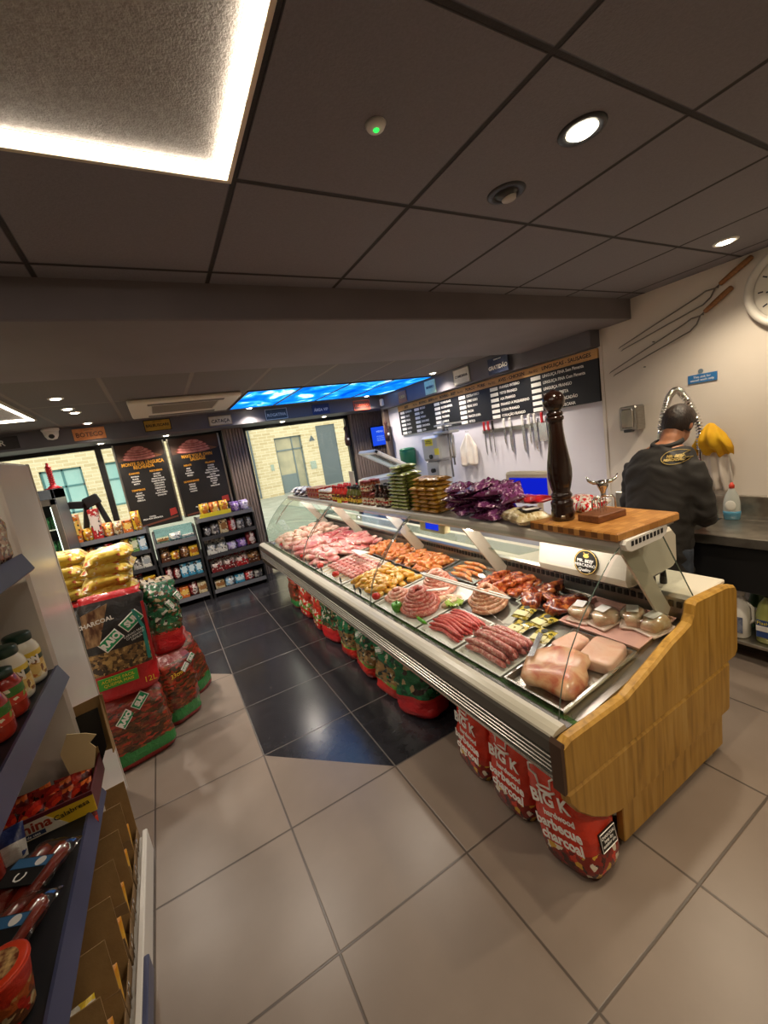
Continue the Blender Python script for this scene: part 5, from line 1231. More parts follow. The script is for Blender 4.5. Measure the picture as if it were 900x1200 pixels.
def raio(loc, rot, dims, mat, label, seed, logo=None, cat='charcoal bag', group=None, flat=.12, extra=True):
    t = thing('charcoal_bag', label, cat, loc, rot, group)
    W, D, H = dims
    obj('sack', MB().add(sack(W, D, H, seed, 36, 24, .085, .12, flat=flat), 0, True), mat, t)
    if logo:
        x, z, s, tilt = logo; y = -D/2*1.12
        for (dx, dz_, w) in ((-.3*s, -.22*s, 'RAIO'), (.33*s, .22*s, 'SUL')):
            T = Matrix.Translation((x+dx, y, z+dz_)) @ Matrix.Rotation(-tilt, 4, 'Y')
            p = obj('logo_panel', MB().add(cbox(-.32*s, .32*s, 0, .012, -.19*s, .19*s, .001), 0, False, T), m_txtw, t, label='white edged green logo panel lettered '+w)
            obj('logo_field', MB().add(cbox(-.29*s, .29*s, -.0015, .002, -.16*s, .16*s, .0005), 0, False, T), m_logo, p)
            text(p, w, .26*s, (x+dx, y-.003, z+dz_), m_txtw, '-Y', tilt=tilt, local=True, bold=.003)
    return t
gA = 'charcoal bags stacked beside the white cabinet'
raio((-.47, 2.99, .0), (R(-10), 0, R(14)), (.40, .17, .47), m_raio2, 'brown and red charcoal bag lying at the bottom of the left stack, its logo tilted', 5, (.0, .345, .16, .75), flat=.3)
b1 = raio((-.455, 3.02, .455), (R(-7), R(3), R(8)), (.36, .15, .66), m_raio1, 'big black and red charcoal bag upright on top of the left stack', 6, (.02, .41, .20, .62), flat=.3)
text(b1, 'CHARCOAL', .036, (-.10, -.096, .50), m_txtw, '-Y', tilt=.1, local=True, bold=.001); text(b1, '12L', .05, (.12, -.092, .06), M('yellow lettering', 'e8c83a', .5), '-Y', local=True)
obj('picture_panel', MB().add(prism([(-.165, .36), (-.10, .36), (-.02, .60), (-.165, .56)], 1, -.088, -.083)), M('printed tan logs', 'b8946a', .35, var='5a3420', scale=14, stretch=(3, 1, 1)), b1, label='tan picture of logs')
obj('stripe', MB().add(prism([(.13, .19), (.15, .19), (.15, .40), (.11, .52), (.095, .52), (.13, .40)], 1, -.092, -.086)), M('teal stripe', '2f8a80', .35), b1, label='teal stripe')
obj('side_band', MB().add(prism([(.155, .16), (.172, .16), (.172, .56), (.155, .56)], 1, -.088, -.082)), M('red side band', 'b01c22', .35), b1)
obj('flash_panel', MB().add(cbox(-.15, .06, -.097, -.09, .085, .155, .001)), M('panel green', '3f9a30', .5), b1, label='green panel with yellow words')
text(b1, 'ACENDE FACIL\nQUEIMA MAIS', .026, (-.045, -.0985, .12), bpy.data.materials['yellow lettering'], '-Y', local=True)
text(b1, 'CARVAO PARA\nCHURRASCO\nFAMILIA', .018, (.09, -.092, .36), m_txtw, '-Y', tilt=.3, local=True)
c1 = raio((-.235, 3.30, .0), (R(-3), R(4), R(38)), (.27, .22, .52), m_raio2, 'red and brown charcoal bag standing at the bottom middle of the stack', 7, (.06, .40, .10, .7)); text(c1, '33cm', .045, (-.05, -.125, .36), bpy.data.materials['yellow lettering'], '-Y', local=True)
raio((-.22, 3.40, .50), (R(-5), R(8), R(30)), (.24, .20, .55), m_raio3, 'green and red charcoal bag standing on top at the right of the stack', 8, (.05, .36, .11, -1.0))
raio((-.085, 3.63, .0), (R(-4), R(-8), R(48)), (.22, .19, .55), m_raio2, 'slim dark charcoal bag at the right end of the stack on the floor', 9)
raio((-.56, 3.40, 0), (0, 0, R(5)), (.40, .22, .54), m_raio2, 'charcoal bag hidden at the back bottom of the stack', 10); raio((-.56, 3.42, .53), (0, 0, R(-4)), (.38, .22, .50), m_raio1, 'charcoal bag at the back of the stack under the yellow bags', 11)
gU = 'kindling and charcoal bags under the far half of the counter'
m_raio3b = PM('plain green sack', 2, [(0, 'b81c20'), (.22, 'c42a24'), (.26, '1a5c36'), (.8, '1c6a40'), (.93, 'b8a890')], ['14452a', '2a2018', '22784a', 'a8926a', '1a5c36'], 20, (.27, 1), .25, cover=.4, bump=.5)
raio((1.19, 2.13, 0), (R(-8), R(-6), R(-70)), (.32, .24, .50), m_raio3b, 'green bag with red base under the counter, nearest of the green row', 12, group=gU)
raio((1.17, 2.44, 0), (R(-5), R(2), R(-82)), (.31, .22, .48), m_raio4, 'second green and brown bag under the counter', 13, (.0, .36, .12, .4), group=gU)
raio((1.17, 2.80, 0), (R(-6), 0, R(-95)), (.32, .22, .47), m_raio4, 'third green bag under the counter, with its logo showing', 14, (.02, .34, .13, .5), group=gU)
raio((1.18, 3.14, 0), (R(-4), R(-4), R(-90)), (.30, .22, .46), m_raio4, 'fourth green and brown bag under the counter', 15, group=gU)
raio((1.17, 3.55, 0), (R(-8), 0, R(-80)), (.33, .22, .47), m_raio3, 'red faced charcoal bag just beyond the green bags under the counter', 16, group=gU)
m_raio5 = PM('red sack print', 2, [(0, 'b0241c'), (.2, '5f8a3a'), (.35, 'c8382a'), (.85, 'b02a20')], ['d8cdb8', 'c43020', '6a9a40', 'e05a40', '7a2018'], 22, (.1, 1), .25, cover=.5)
raio((1.18, 3.92, 0), (R(-6), 0, R(-98)), (.33, .22, .47), m_raio5, 'bright red charcoal bag under the counter', 17, group=gU)
raio((1.18, 4.32, 0), (R(-6), 0, R(-88)), (.33, .22, .47), m_raio5, 'red and green charcoal bag under the far part of the counter', 18, group=gU)
raio((1.18, 4.72, 0), (R(-4), 0, R(-92)), (.33, .22, .46), m_raio2, 'brown charcoal bag farthest under the counter', 19, group=gU)

# yellow bags lying on the stack
m_ybag = PM('yellow snack bag', 1, [(0, 'd2b440'), (.2, 'e2cc70'), (.5, 'ddd6b8'), (.8, 'd2b440')], ['e8dc9a', 'c05a32', 'c8a02c', 'e6e0cc', 'dcc458', 'd8bc4a'], 30, (0, 1), .35, (1, 2.2, 1), 0, .12, .55)
yb = solo('corn_bag', 'yellow bag of flour or corn lying in the pile on the charcoal bags', 'bag', MB().add(pillow(.30, .24, .115, 24, 14, 50, .11, 9), 0, True), m_ybag, 'yellow bags on the charcoal stack', loc=(0, 0, 0))
for i, (l, r_, lb) in enumerate((((-.43, 3.33, 1.02), (R(4), R(2), R(6)), 'yellow bag lowest in the front pile on the charcoal bags'), ((-.44, 3.34, 1.10), (R(6), R(-3), R(2)), 'yellow and white bag second from the bottom in the front pile'),
     ((-.42, 3.36, 1.18), (R(6), R(4), R(-5)), 'yellow and red bag third in the front pile'), ((-.40, 3.36, 1.255), (R(4), R(-6), R(4)), 'yellow bag topmost in the front pile'),
     ((-.70, 3.52, 1.03), (0, R(3), R(-4)), 'yellow bag lowest in the rear pile by the white cabinet'), ((-.71, 3.52, 1.11), (0, R(-3), R(6)), 'yellow bag second in the rear pile by the white cabinet'),
     ((-.70, 3.53, 1.19), (0, R(5), R(-7)), 'yellow bag third in the rear pile by the white cabinet'), ((-.70, 3.54, 1.27), (0, 0, R(3)), 'yellow bag topmost in the rear pile by the white cabinet'))):
    if i == 0: yb.location = l; yb.rotation_euler = r_; yb['label'] = lb
    else: dup(yb, l, r_, lb)
solo('storage_crate', 'low black crate behind the charcoal stack under the rear yellow bags', 'crate', MB().add(cbox(-.90, -.545, 3.56, 3.9, 0, 1.02, .01)), m_dgrey)

# ------------------------------------------------------------------ white cabinet (fridge) and gondola at left
m_cab = M('off white painted steel', 'e6e0d8', .3, .1, var='ddd6cd', scale=2.5, coat=.2)
t = thing('upright_freezer', 'tall off-white steel cabinet at the left edge behind the jars', 'freezer', (-.90, 2.42, 0))
obj('body', MB().add(cbox(-1.25, -.55, 2.18, 2.70, .03, 1.945, .012)), m_cab, t, world=True)
obj('corner_trim', MB().add(cbox(-.562, -.546, 2.688, 2.705, .03, 1.945, .003)), M('pale trim', 'c8c2b8', .3, .3), t, world=True)
obj('door', MB().add(cbox(-1.24, -.565, 2.705, 2.74, .08, 1.93, .01)), m_cab, t, world=True)
obj('handle', MB().add(tube([(-1.18, 2.745, .9), (-1.18, 2.78, .92), (-1.18, 2.78, 1.28), (-1.18, 2.745, 1.3)], .01, 8), 0, True), m_steel, t, world=True)
for x in (-1.2, -.6):
    for y in (2.2, 2.66): obj('foot', MB().add(lathe([(.02, 0), (.02, .02), (.012, .035)], 12, c=(x, y, 0)), 0, True), m_black, t, world=True)
solo('yellow_carton', 'yellow carton on top of the off-white cabinet, cut by the left edge', 'carton', MB().add(cbox(-.72, -.58, 2.16, 2.3, 1.945, 2.02, .004)), m_yel)
m_gwhite = M('gondola white', 'd6d2ca', .4); m_rail = M('blue grey price rail', '4a4f6e', .35, .1, var='424764', scale=3); m_shelfk = M('black shelf', '1b1b1e', .45)
GX, GY0, GY1 = -.52, .35, 2.11
t = thing('gondola_shelf', 'black and white shop shelving with blue grey price rails at the near left', 'shelving', (-.75, 1.2, 0))
obj('back_panel', MB().add(cbox(-.99, -.965, GY0, GY1, .1, 1.9, .003)), m_gwhite, t, world=True)
obj('base', MB().add(cbox(-.99, -.435, GY0, GY1+.06, 0, .10, .004)), m_gwhite, t, world=True)
obj('base_front', MB().add(cbox(-.437, -.415, GY0, GY1+.06, 0, .13, .004)), m_gwhite, t, world=True)
obj('base_price_rail', MB().add(cbox(-.415, -.398, GY0, 1.56, .055, .13, .003)), m_rail, t, world=True)
for y in (GY0, 1.2, GY1-.03): obj('upright', MB().add(cbox(-.965, -.94, y, y+.03, .1, 1.9, .003)), m_gwhite, t, world=True)
for z in (1.56, 1.07, .50):
    s = obj('shelf', MB().add(cbox(-.96, GX-.012, GY0, GY1, z-.03, z-.003, .003)), m_shelfk, t, world=True)
    b = MB().add(prism([(GX-.022, z+.004), (GX-.012, z+.006), (GX+.014, z-.062), (GX+.006, z-.070), (GX-.006, z-.066), (GX-.016, z-.03)], 1, GY0, GY1))
    obj('price_rail', b, m_rail, s, world=True)
    obj('bracket', MB().add(prism([(-.96, z-.03), (GX-.02, z-.03), (GX-.1, z-.05), (-.96, z-.11)], 1, GY1-.02, GY1-.012)), m_shelfk, s, world=True)
# jars of mayonnaise
m_mayo = M('mayonnaise', 'e8e2cc', .25, coat=.4); m_glid = M('dark green lid', '1c3a2a', .35); m_mlab = PM('mayonnaise label', 2, [(0, 'e6c878'), (.45, 'dcb860'), (.62, '1f3a2c'), (.8, 'e0c23a')], ['f0e6c8', 'c87a3a', 'e8d8a0', '8a5a2c'], 40, (0, .62), .3, cover=.6)
def mayo(loc, label, rz):
    t = thing('mayonnaise_jar', label, 'jar', loc, (0, 0, R(rz)), 'mayonnaise jars')
    obj('body', MB().add(lathe([(.045, 0), (.052, .006), (.056, .02), (.056, .135), (.050, .155), (.040, .17), (.038, .178)], 28), 0, True), m_mayo, t)
    obj('label', MB().add(lathe([(.0568, .026), (.0568, .13)], 28, cap=False), 0, True), m_mlab, t)
    text(t, 'DON', .034, (0, -.0572, .098), m_txtw, '-Y', local=True, ext=.0006, bold=.0025, wrap=('y', .0572))
    obj('lid', MB().add(lathe([(.042, .172), (.044, .176), (.044, .198), (.040, .204), (.01, .206)], 28), 0, True), m_glid, t)
mayo((-.605, 2.03, 1.068), 'white mayonnaise jar with a dark green lid, farther of the two', 24)
mayo((-.615, 1.895, 1.068), 'white mayonnaise jar with a dark green lid, nearer of the two', 20)
m_tsauce = M('tomato sauce', '9a2416', .2, var='b0331c', scale=12, coat=.4); m_tlab = PM('green tomato label', 2, [(0, 'c8381e'), (.5, '3f7a2c')], ['e8d8a0', 'c83a22', '8fae3c', 'f0e6c8'], 34, (0, 1), .3)
for y, lb in ((1.765, 'jar of red tomato sauce next to the mayonnaise'), (1.62, 'second jar of red tomato sauce at the left edge of the middle shelf')):
    t = thing('sauce_jar', lb, 'jar', (-.60, y, 1.068))
    obj('body', MB().add(lathe([(.040, 0), (.048, .006), (.052, .02), (.052, .11), (.044, .135), (.034, .145)], 26), 0, True), m_tsauce, t)
    obj('label', MB().add(lathe([(.0526, .05), (.0526, .108)], 26, cap=False), 0, True), m_tlab, t); obj('lid', MB().add(lathe([(.037, .142), (.038, .165), (.01, .168)], 26), 0, True), m_glid, t)
t = thing('dry_food_bag', 'clear bag of brown and pale dry food on the upper shelf at the left edge', 'bag', (-.60, 1.97, 1.558), (0, 0, R(80)))
obj('bag', MB().add(sack(.2, .11, .21, 41, 24, 12, .05, .13), 0, True), PM('clear bag brown food', 2, [(0, '8a5236'), (.4, 'a06a48'), (.6, 'c8b48a'), (.8, 'd8d8a8')], ['6a3a26', 'c09070', '9a5a3c', 'dccaa8'], 50, (0, .9), .2, cover=.6), t)
# yellow display box with sausage packs
t = thing('display_carton', 'open yellow and maroon carton with a torn cardboard flap on the lower shelf', 'carton', (-.68, 2.04, .50))
m_ycard = M('yellow printed card', 'd8b428', .5); m_mar = M('maroon card', '5a1a22', .5); m_tan = M('torn pale card', 'cfb98c', .8)
bx0, bx1, by0, by1 = -.86, -.505, 1.925, 2.19
b = MB(); b.add(cbox(bx0, bx1, by0, by1, .498, .503, .001)); b.add(cbox(bx0, bx0+.005, by0, by1, .5, .60, .001)); b.add(cbox(bx0, bx1, by1-.006, by1, .5, .62, .001)); obj('tray', b, m_card, t, world=True)
fl = obj('front_panel', MB().add(cbox(bx0, bx1, by0-.004, by0, .5, .575, .001)), m_ycard, t, world=True, label='yellow front panel')
obj('white_field', MB().add(prism([(bx0, .502), (-.60, .502), (-.66, .573), (bx0, .573)], 1, by0-.0052, by0-.003)), M('pale printed card', 'd8d2c0', .5), fl, world=True)
obj('maroon_edge', MB().add(cbox(bx0, bx1, by0-.005, by0+.002, .573, .59, .001)).add(cbox(bx1-.006, bx1, by0, by1, .5, .59, .001)), m_mar, fl, world=True)
obj('blue_band', MB().add(cbox(-.78, -.67, by0-.006, by0-.003, .507, .525, .0005)), m_navy, fl, world=True)
text(fl, 'senina', .055, (-.715, by0-.006, .548), M('brown red lettering', '9a3a22', .5), '-Y', bold=.0015); text(fl, 'Calabresa', .03, (-.58, by0-.006, .548), m_txtb, '-Y', tilt=.1); text(fl, 'sabor de casa', .014, (-.725, by0-.007, .516), m_txtw, '-Y')
obj('back_frame', MB().add(prism([(-.80, .60), (-.45, .575), (-.435, .85), (-.80, .80)], 1, by1+.008, by1+.012)), m_card, t, world=True)
obj('side_flap', MB().add(prism([(by1-.05, .585), (by1+.01, .575), (by1+.01, .85), (by1-.02, .80)], 0, -.449, -.445)), m_card, t, world=True)
obj('inner_board', MB().add(prism([(-.79, .52), (-.515, .52), (-.475, .60), (-.465, .795), (-.79, .765)], 1, by1+.001, by1+.006)), m_black, t, world=True, label='black inner board')
obj('torn_flap', MB().add(prism([(-.60, .585), (-.515, .585), (-.49, .67), (-.505, .70), (-.475, .725), (-.51, .75), (-.57, .775), (-.61, .70)], 1, 2.09, 2.094)), m_tan, t, world=True, label='torn pale flap')
m_spk = PM('red sausage pack', 0, [(0, '8a1c16'), (.3, 'b8281c'), (.7, '6a1814')], ['d83a20', 'e06a2a', '3a1410', 'a01c18', '8a2218'], 26, (0, 1), .2, cover=.6)
solo('torn_packet', 'blue and grey torn packet leaning on the yellow carton at the left edge', 'packet', MB().add(pillow(.16, .13, .05, 12, 8, 68, .25), 0, True), PM('blue torn packet', 1, [(0, 'b8b4ac'), (.55, '1f2c5c')], ['c8c4bc', '26346a', 'a8a49c'], 20, (0, 1), .35, cover=.3), loc=(-.80, 1.895, .525), rot=(R(55), 0, R(8)))
sp = [((-.79+.065*k, 2.06+.02*(k % 2), .505), (R(74), R(4*k-8), R(6*k-10))) for k in range(4)] + [((-.78+.07*k, 1.98, .505), (R(60), R(10-6*k), R(12-8*k))) for k in range(4)]
packets('sausage_pack', 'shiny red sausage pack standing in the yellow carton', 'meat pack', 'red sausage packs in the yellow carton', MB().add(pillow(.13, .19, .035, 12, 10, 61, .2), 0, True), m_spk, sp)
# sausage packs on the lower shelf
m_sred = M('smoked sausage red', '7a2418', .22, var='93321f', scale=10, coat=.5)
def smoked(loc, rz, label):
    t = thing('smoked_sausage_pack', label, 'meat pack', loc, (0, 0, R(rz)), 'smoked sausage packs')
    for k in range(2):
        P = [(.11*math.cos(a), -.031+.062*k, .032+.012*math.sin(a)) for a in [PI-PI*i/10 for i in range(11)]]
        obj('sausage', MB().add(tube(P, [.010]+[.029]*9+[.010], 10), 0, True), m_sred, t)
    obj('wrapper', MB().add(pillow(.30, .15, .082, 14, 10, 66, .06), 0, True), m_film, t)
    obj('label', MB().add(cbox(-.05, .05, -.062, .062, .076, .079, .001)), m_black, t, label='black label with a blue band')
    obj('label_band', MB().add(cbox(.01, .045, -.06, .06, .079, .0805, 0)), M('label blue', '3a6a94', .4), t)
    obj('label_spot', MB().add(lathe([(.016, .0795), (.016, .0812)], 16, c=(.028, -.03, 0))), m_white, t)
    text(t, 'C', .05, (-.022, .0, .080), m_txtw, '+Z', local=True)
smoked((-.66, 1.66, .502), 62, 'smoked red sausage pack, black and blue label, farther one on the lower shelf')
smoked((-.68, 1.46, .502), 66, 'smoked red sausage pack, black and blue label, nearer one on the lower shelf')
smoked((-.84, 1.56, .502), 70, 'vacuum pack of smoked red sausages behind the two front packs')
t = thing('jar', 'glass jar with a pale rim beside the yellow carton, cut by the left edge', 'jar', (-.80, 1.80, .502)); obj('body', MB().add(lathe([(.035, 0), (.04, .01), (.04, .10), (.034, .115), (.034, .13)], 22), 0, True), m_tsauce, t); obj('lid', MB().add(lathe([(.037, .118), (.038, .138), (.01, .14)], 22), 0, True), m_cream, t)
t = thing('noodle_cup', 'orange red noodle cup with a noodle picture at the bottom left corner', 'cup', (-.615, 1.27, .502))
obj('cup', MB().add(lathe([(.042, 0), (.046, .004), (.062, .13), (.066, .135), (.066, .142)], 28), 0, True), PM('noodle cup print', 2, [(0, '7a4a2c'), (.35, 'c8642a'), (.6, 'd83a1e')], ['d8a860', 'e8d0a0', '8a4a2a', 'c8301c'], 40, (0, .6), .3), t)
obj('lid', MB().add(lathe([(.066, .142), (.06, .146), (.002, .146)], 28), 0, True), M('noodle lid', 'd8401e', .3), t); obj('lid_picture', MB().add(lathe([(.045, .1465), (.045, .1475)], 24)), M('noodle picture', 'e0b878', .4, var='7a3a20', scale=60), t, label='noodle picture')
# cartons on the base shelf
m_ypk = M('yellow packet', 'd8b22c', .3, var='c8761e', scale=20, coat=.3)
ckind = thing('shelf_carton', 'x', 'carton', group='brown cartons on the base shelf')
b = MB(); b.add(cbox(-.20, .20, -.075, .075, 0, .004, .001)); b.add(cbox(-.20, .20, -.075, -.071, 0, .12, .001)); b.add(cbox(-.20, -.196, -.075, .075, 0, .2, .001)); b.add(cbox(.196, .20, -.075, .075, 0, .05, .001)); obj('box', b, m_carddark, ckind)
obj('back_flap', MB().add(prism([(-.20, 0), (.20, 0), (.195, .30), (-.20, .265)], 1, .058, .062), 0, False, Matrix.Rotation(R(-9), 4, 'X')), m_card, ckind)
for k, (xx, tl) in enumerate(((-.08, 4), (.115, -5))): obj('packet', MB().add(pillow(.16, .15, .05, 10, 8, 70+k, .1), 0, True, Matrix.Translation((xx, -.02, .08)) @ Matrix.Rotation(R(78+tl), 4, 'X')), m_ypk, ckind)
obj('clip', MB().add(tube([(.203, -.05, .0), (.207, -.05, .07), (.207, -.02, .07), (.203, -.02, .0)], .002, 6)), m_chrome, ckind)
ordn = ['nearest brown open carton on the base shelf', 'second brown open carton from the camera on the base shelf', 'third brown open carton on the base shelf', 'fourth brown open carton on the base shelf', 'fifth brown open carton on the base shelf', 'sixth brown open carton, just before the yellow display carton', 'farthest brown open carton at the end of the base shelf']
for k in range(7): place(ckind, USED, (-.655, 1.18+.155*k, .10), (0, 0, R((-2, 1, 0, 2, -1, 1, -2)[k])), ordn[k])
t = thing('snack_bag', 'yellow and clear bag with a round black label in the second carton', 'bag', (-.62, 1.355, .19), (R(68), 0, R(4)))
obj('bag', MB().add(pillow(.24, .22, .06, 14, 10, 77, .12), 0, True), PM('yellow and clear bag', 0, [(0, 'e0c02c'), (.3, 'd8d4c8'), (.85, 'e0c02c')], ['e8e4da', 'c8c0a8', 'd8b83a'], 24, (.2, 1), .2, cover=.4), t)
obj('label', MB().add(lathe([(.05, .0), (.05, .003)], 24, c=(-.03, -.02, .058))), m_black, t, label='round black label'); text(t, 'Herfields', .022, (-.03, -.02, .062), m_txtw, '+Z', local=True)

# ------------------------------------------------------------------ shelving under the window
m_rack = M('rack black', '1d1d1f', .5); m_redge = M('rack grey edge', '6e6f74', .4, .2)
def rack(label, x0, x1, y0, y1, levels, ztop, back=True):
    t = thing('shelf_rack', label, 'shelving', ((x0+x1)/2, (y0+y1)/2, 0))
    for x in (x0, x1-.025): obj('side', MB().add(prism([(y0, 0), (y1, 0), (y1, ztop), (y0+.10, ztop), (y0, levels[0]-.05)], 0, x, x+.025)), m_rack, t, world=True)
    obj('back', MB().add(cbox(x0, x1, y1-.015, y1, .06, levels[0]-.01, .002)), m_rack, t, world=True)
    for z in levels:
        s = obj('shelf', MB().add(cbox(x0+.02, x1-.02, y0+.01, y1-.01, z-.022, z, .002)), m_redge if z == levels[0] else m_rack, t, world=True)
        obj('edge', MB().add(prism([(y0-.002, z-.045), (y0+.012, z-.045), (y0+.016, z+.006), (y0+.006, z+.008)], 0, x0+.02, x1-.02)), m_redge if z in (levels[0], levels[-1]) else M('rack edge dark', '2c2c30', .4) if 'rack edge dark' not in bpy.data.materials else bpy.data.materials['rack edge dark'], s, world=True)
    return t
RY = 6.02
rack('left black shelf rack of snacks below the window', -1.09, -.25, RY, 6.42, [1.15, .89, .66, .40, .13], 1.16)
rack('middle black shelf rack, lower than its neighbours, with blue cartons', -.225, .30, RY, 6.42, [.92, .66, .40, .12], 1.06)
rack('right black shelf rack with a yellow display box on top', .325, 1.09, RY, 6.42, [1.13, .87, .61, .35, .11], 1.14)
b = MB().add(prism([(RY+.02, .93), (RY+.024, .93), (RY+.20, 1.10), (RY+.196, 1.10)], 0, -.20, .275)); solo('acrylic_cover', 'pale clear sloped cover on top of the middle rack', 'cover', b, glassmat('pale acrylic', 'cfe4ea', .2))
cmats = {}
def cmat(c, c2, kind):
    k = (c, c2, kind)
    if k not in cmats: cmats[k] = PM('pack %s %s' % (c, c2), 2 if kind != 'packet' else 0, [(0, c), (.45, c2), (.8, c)], [c, c2, 'e8e2d6', c, '2e2622'], 34, (0, 1), .3, cover=.4)
    return cmats[k]
def product(kind, col, x, w, y, z, h, d, label, seed):
    c, c2 = col; mt = cmat(c, c2, kind)
    if kind == 'box':
        t = thing('carton', label, 'carton', (x, y+d/2, z+.001)); obj('box', MB().add(cbox(-w/2, w/2, -d/2, d/2, 0, h, .003)), mt, t)
        obj('panel', MB().add(cbox(-w*.32, w*.32, -d/2-.0015, -d/2+.001, h*.3, h*.7, 0)), M('p'+c2, c2, .4) if 'p'+c2 not in bpy.data.materials else bpy.data.materials['p'+c2], t)
    elif kind == 'tray':
        t = thing('display_tray', label, 'display box', (x, y+d/2, z+.001)); b = MB(); b.add(cbox(-w/2, w/2, -d/2, d/2, 0, .004, 0)); b.add(cbox(-w/2, w/2, -d/2, -d/2+.004, 0, h*.4, 0)); b.add(cbox(-w/2, w/2, d/2-.004, d/2, 0, h, 0))
        for s in (-1, 1): b.add(prism([(-d/2, 0), (d/2, 0), (d/2, h), (-d/2, h*.4)], 0, s*w/2-.002, s*w/2+.002))
        obj('tray', b, mt, t)
        for k in range(2): obj('contents', MB().add(pillow(w*.9, h*.7, d*.42, 8, 6, seed+k, .15), 0, True, Matrix.Translation((0, -d*.02+d*.42*k, h*.40)) @ Matrix.Rotation(PI/2, 4, 'X')), cmat(c2, c, 'packet'), t)
    else:
        t = thing('food_packet', label, 'packet', (x, y+d/2, z+.001)); obj('bag', MB().add(sack(w, d, h, seed, 18, 10, .07, .12), 0, True), mt, t)
        obj('panel', MB().add(ell((0, -d*.5, h*.45), w*.28, .006, h*.18, 12, 6), 0, True), M('p'+c2, c2, .4) if 'p'+c2 not in bpy.data.materials else bpy.data.materials['p'+c2], t)
    return t
C = {'red': ('b5262a', 'e2d2c8'), 'orange': ('cf6a28', 'e8c060'), 'yellow': ('d8b030', 'b0641e'), 'blue': ('3f93b8', 'd8ecf2'), 'purple': ('6a4a9c', 'c8a8dc'), 'white': ('d8d6cc', '9aa0a4'), 'cream': ('d2c29a', '9a6a3c'),
     'brown': ('5a3220', 'a87a4a'), 'black': ('2a2628', '9a9a98'), 'green': ('6a9a54', 'd8dcc0'), 'silver': ('a8a6a2', '5a5658'), 'dark red': ('7a1e22', 'd8c8c0'), 'grey blue': ('5a6a80', 'c8c8c4'), 'lilac': ('a898c8', 'e0d8ea'), 'pale blue': ('8ab4d0', 'e8eef0')}
SHN = ['top', 'second', 'third', 'fourth', 'bottom']
def fill(rname, x0, x1, z, lvl, items, seed):
    n = len(items); q = random.Random(seed); w = (x1-x0)/n
    used = {}
    tot = {}
    for kd, col, h in items: tot[(kd, col)] = tot.get((kd, col), 0)+1
    for i, (kd, col, h) in enumerate(items):
        key = (kd, col); used[key] = used.get(key, 0)+1
        nm = {'box': 'carton', 'tray': 'open display box', 'packet': 'packet'}[kd]
        extra = '' if tot[key] == 1 else [', leftmost such', ', second such', ', third such', ', fourth such', ', fifth such'][used[key]-1]
        product(kd, C[col], x0+w*(i+.5), w*.94, RY+.030+q.uniform(0, .015), z, h if lvl == 'top' else min(h*1.35, .185), min(.2, .16), '%s %s on the %s shelf of the %s rack%s' % (col, nm, lvl, rname, extra), seed*10+i)
L_ = (-1.04, -.30); Mi = (-.19, .27); Rr = (.37, 1.05)
fill('left', *L_, 1.15, 'top', [('box', 'orange', .34), ('packet', 'yellow', .15), ('box', 'red', .37), ('packet', 'orange', .17), ('packet', 'cream', .17), ('box', 'orange', .16), ('packet', 'yellow', .25)], 1)
fill('left', *L_, .89, 'second', [('packet', 'cream', .12), ('packet', 'orange', .13), ('box', 'grey blue', .12), ('box', 'red', .13), ('packet', 'silver', .10), ('box', 'yellow', .14), ('box', 'green', .14), ('box', 'pale blue', .15)], 2)
fill('left', *L_, .66, 'third', [('packet', 'brown', .12), ('box', 'red', .11), ('packet', 'cream', .12), ('packet', 'orange', .12), ('packet', 'green', .13), ('tray', 'silver', .16), ('box', 'white', .12)], 3)
fill('left', *L_, .40, 'fourth', [('packet', 'silver', .12), ('packet', 'white', .12), ('packet', 'orange', .13), ('tray', 'red', .12), ('box', 'yellow', .10)], 4)
fill('left', *L_, .13, 'bottom', [('packet', 'cream', .13), ('packet', 'red', .13), ('box', 'orange', .13), ('box', 'red', .15)], 5)
fill('middle', *Mi, .92, 'top', [('box', 'cream', .07), ('packet', 'white', .10), ('box', 'white', .05)], 6)
fill('middle', *Mi, .66, 'second', [('tray', 'brown', .13), ('packet', 'yellow', .09), ('packet', 'brown', .12), ('box', 'yellow', .10)], 7)
fill('middle', *Mi, .40, 'third', [('packet', 'dark red', .14), ('packet', 'dark red', .12), ('box', 'blue', .14), ('box', 'blue', .17), ('box', 'blue', .17)], 8)
fill('middle', *Mi, .12, 'bottom', [('packet', 'red', .12), ('box', 'orange', .11), ('packet', 'dark red', .13), ('box', 'cream', .11)], 9)
fill('right', .40, .78, 1.13, 'top', [('packet', 'yellow', .19), ('packet', 'orange', .19), ('packet', 'yellow', .19)], 10); fill('right', .80, 1.05, 1.13, 'top', [('packet', 'purple', .14), ('packet', 'lilac', .14)], 11)
b = MB(); b.add(cbox(.385, .795, RY+.022, RY+.028, 1.131, 1.19, .001)); b.add(cbox(.385, .795, RY+.022, RY+.20, 1.1305, 1.134, .001))
solo('display_tray', 'bright yellow display tray along the front of the right rack top', 'display box', b, M('bright yellow card', 'e0cf30', .5))
fill('right', *Rr, .87, 'second', [('packet', 'black', .10), ('packet', 'silver', .12), ('box', 'cream', .15), ('packet', 'red', .19), ('packet', 'silver', .11), ('packet', 'black', .12)], 12)
fill('right', *Rr, .61, 'third', [('tray', 'white', .17), ('tray', 'white', .17), ('packet', 'lilac', .08), ('packet', 'purple', .09), ('packet', 'dark red', .18)], 13)
fill('right', *Rr, .35, 'fourth', [('tray', 'dark red', .15), ('tray', 'dark red', .16), ('tray', 'red', .17), ('tray', 'brown', .15)], 14)
fill('right', *Rr, .11, 'bottom', [('box', 'cream', .08), ('packet', 'pale blue', .09), ('box', 'blue', .09), ('packet', 'red', .10), ('packet', 'silver', .08)], 15)
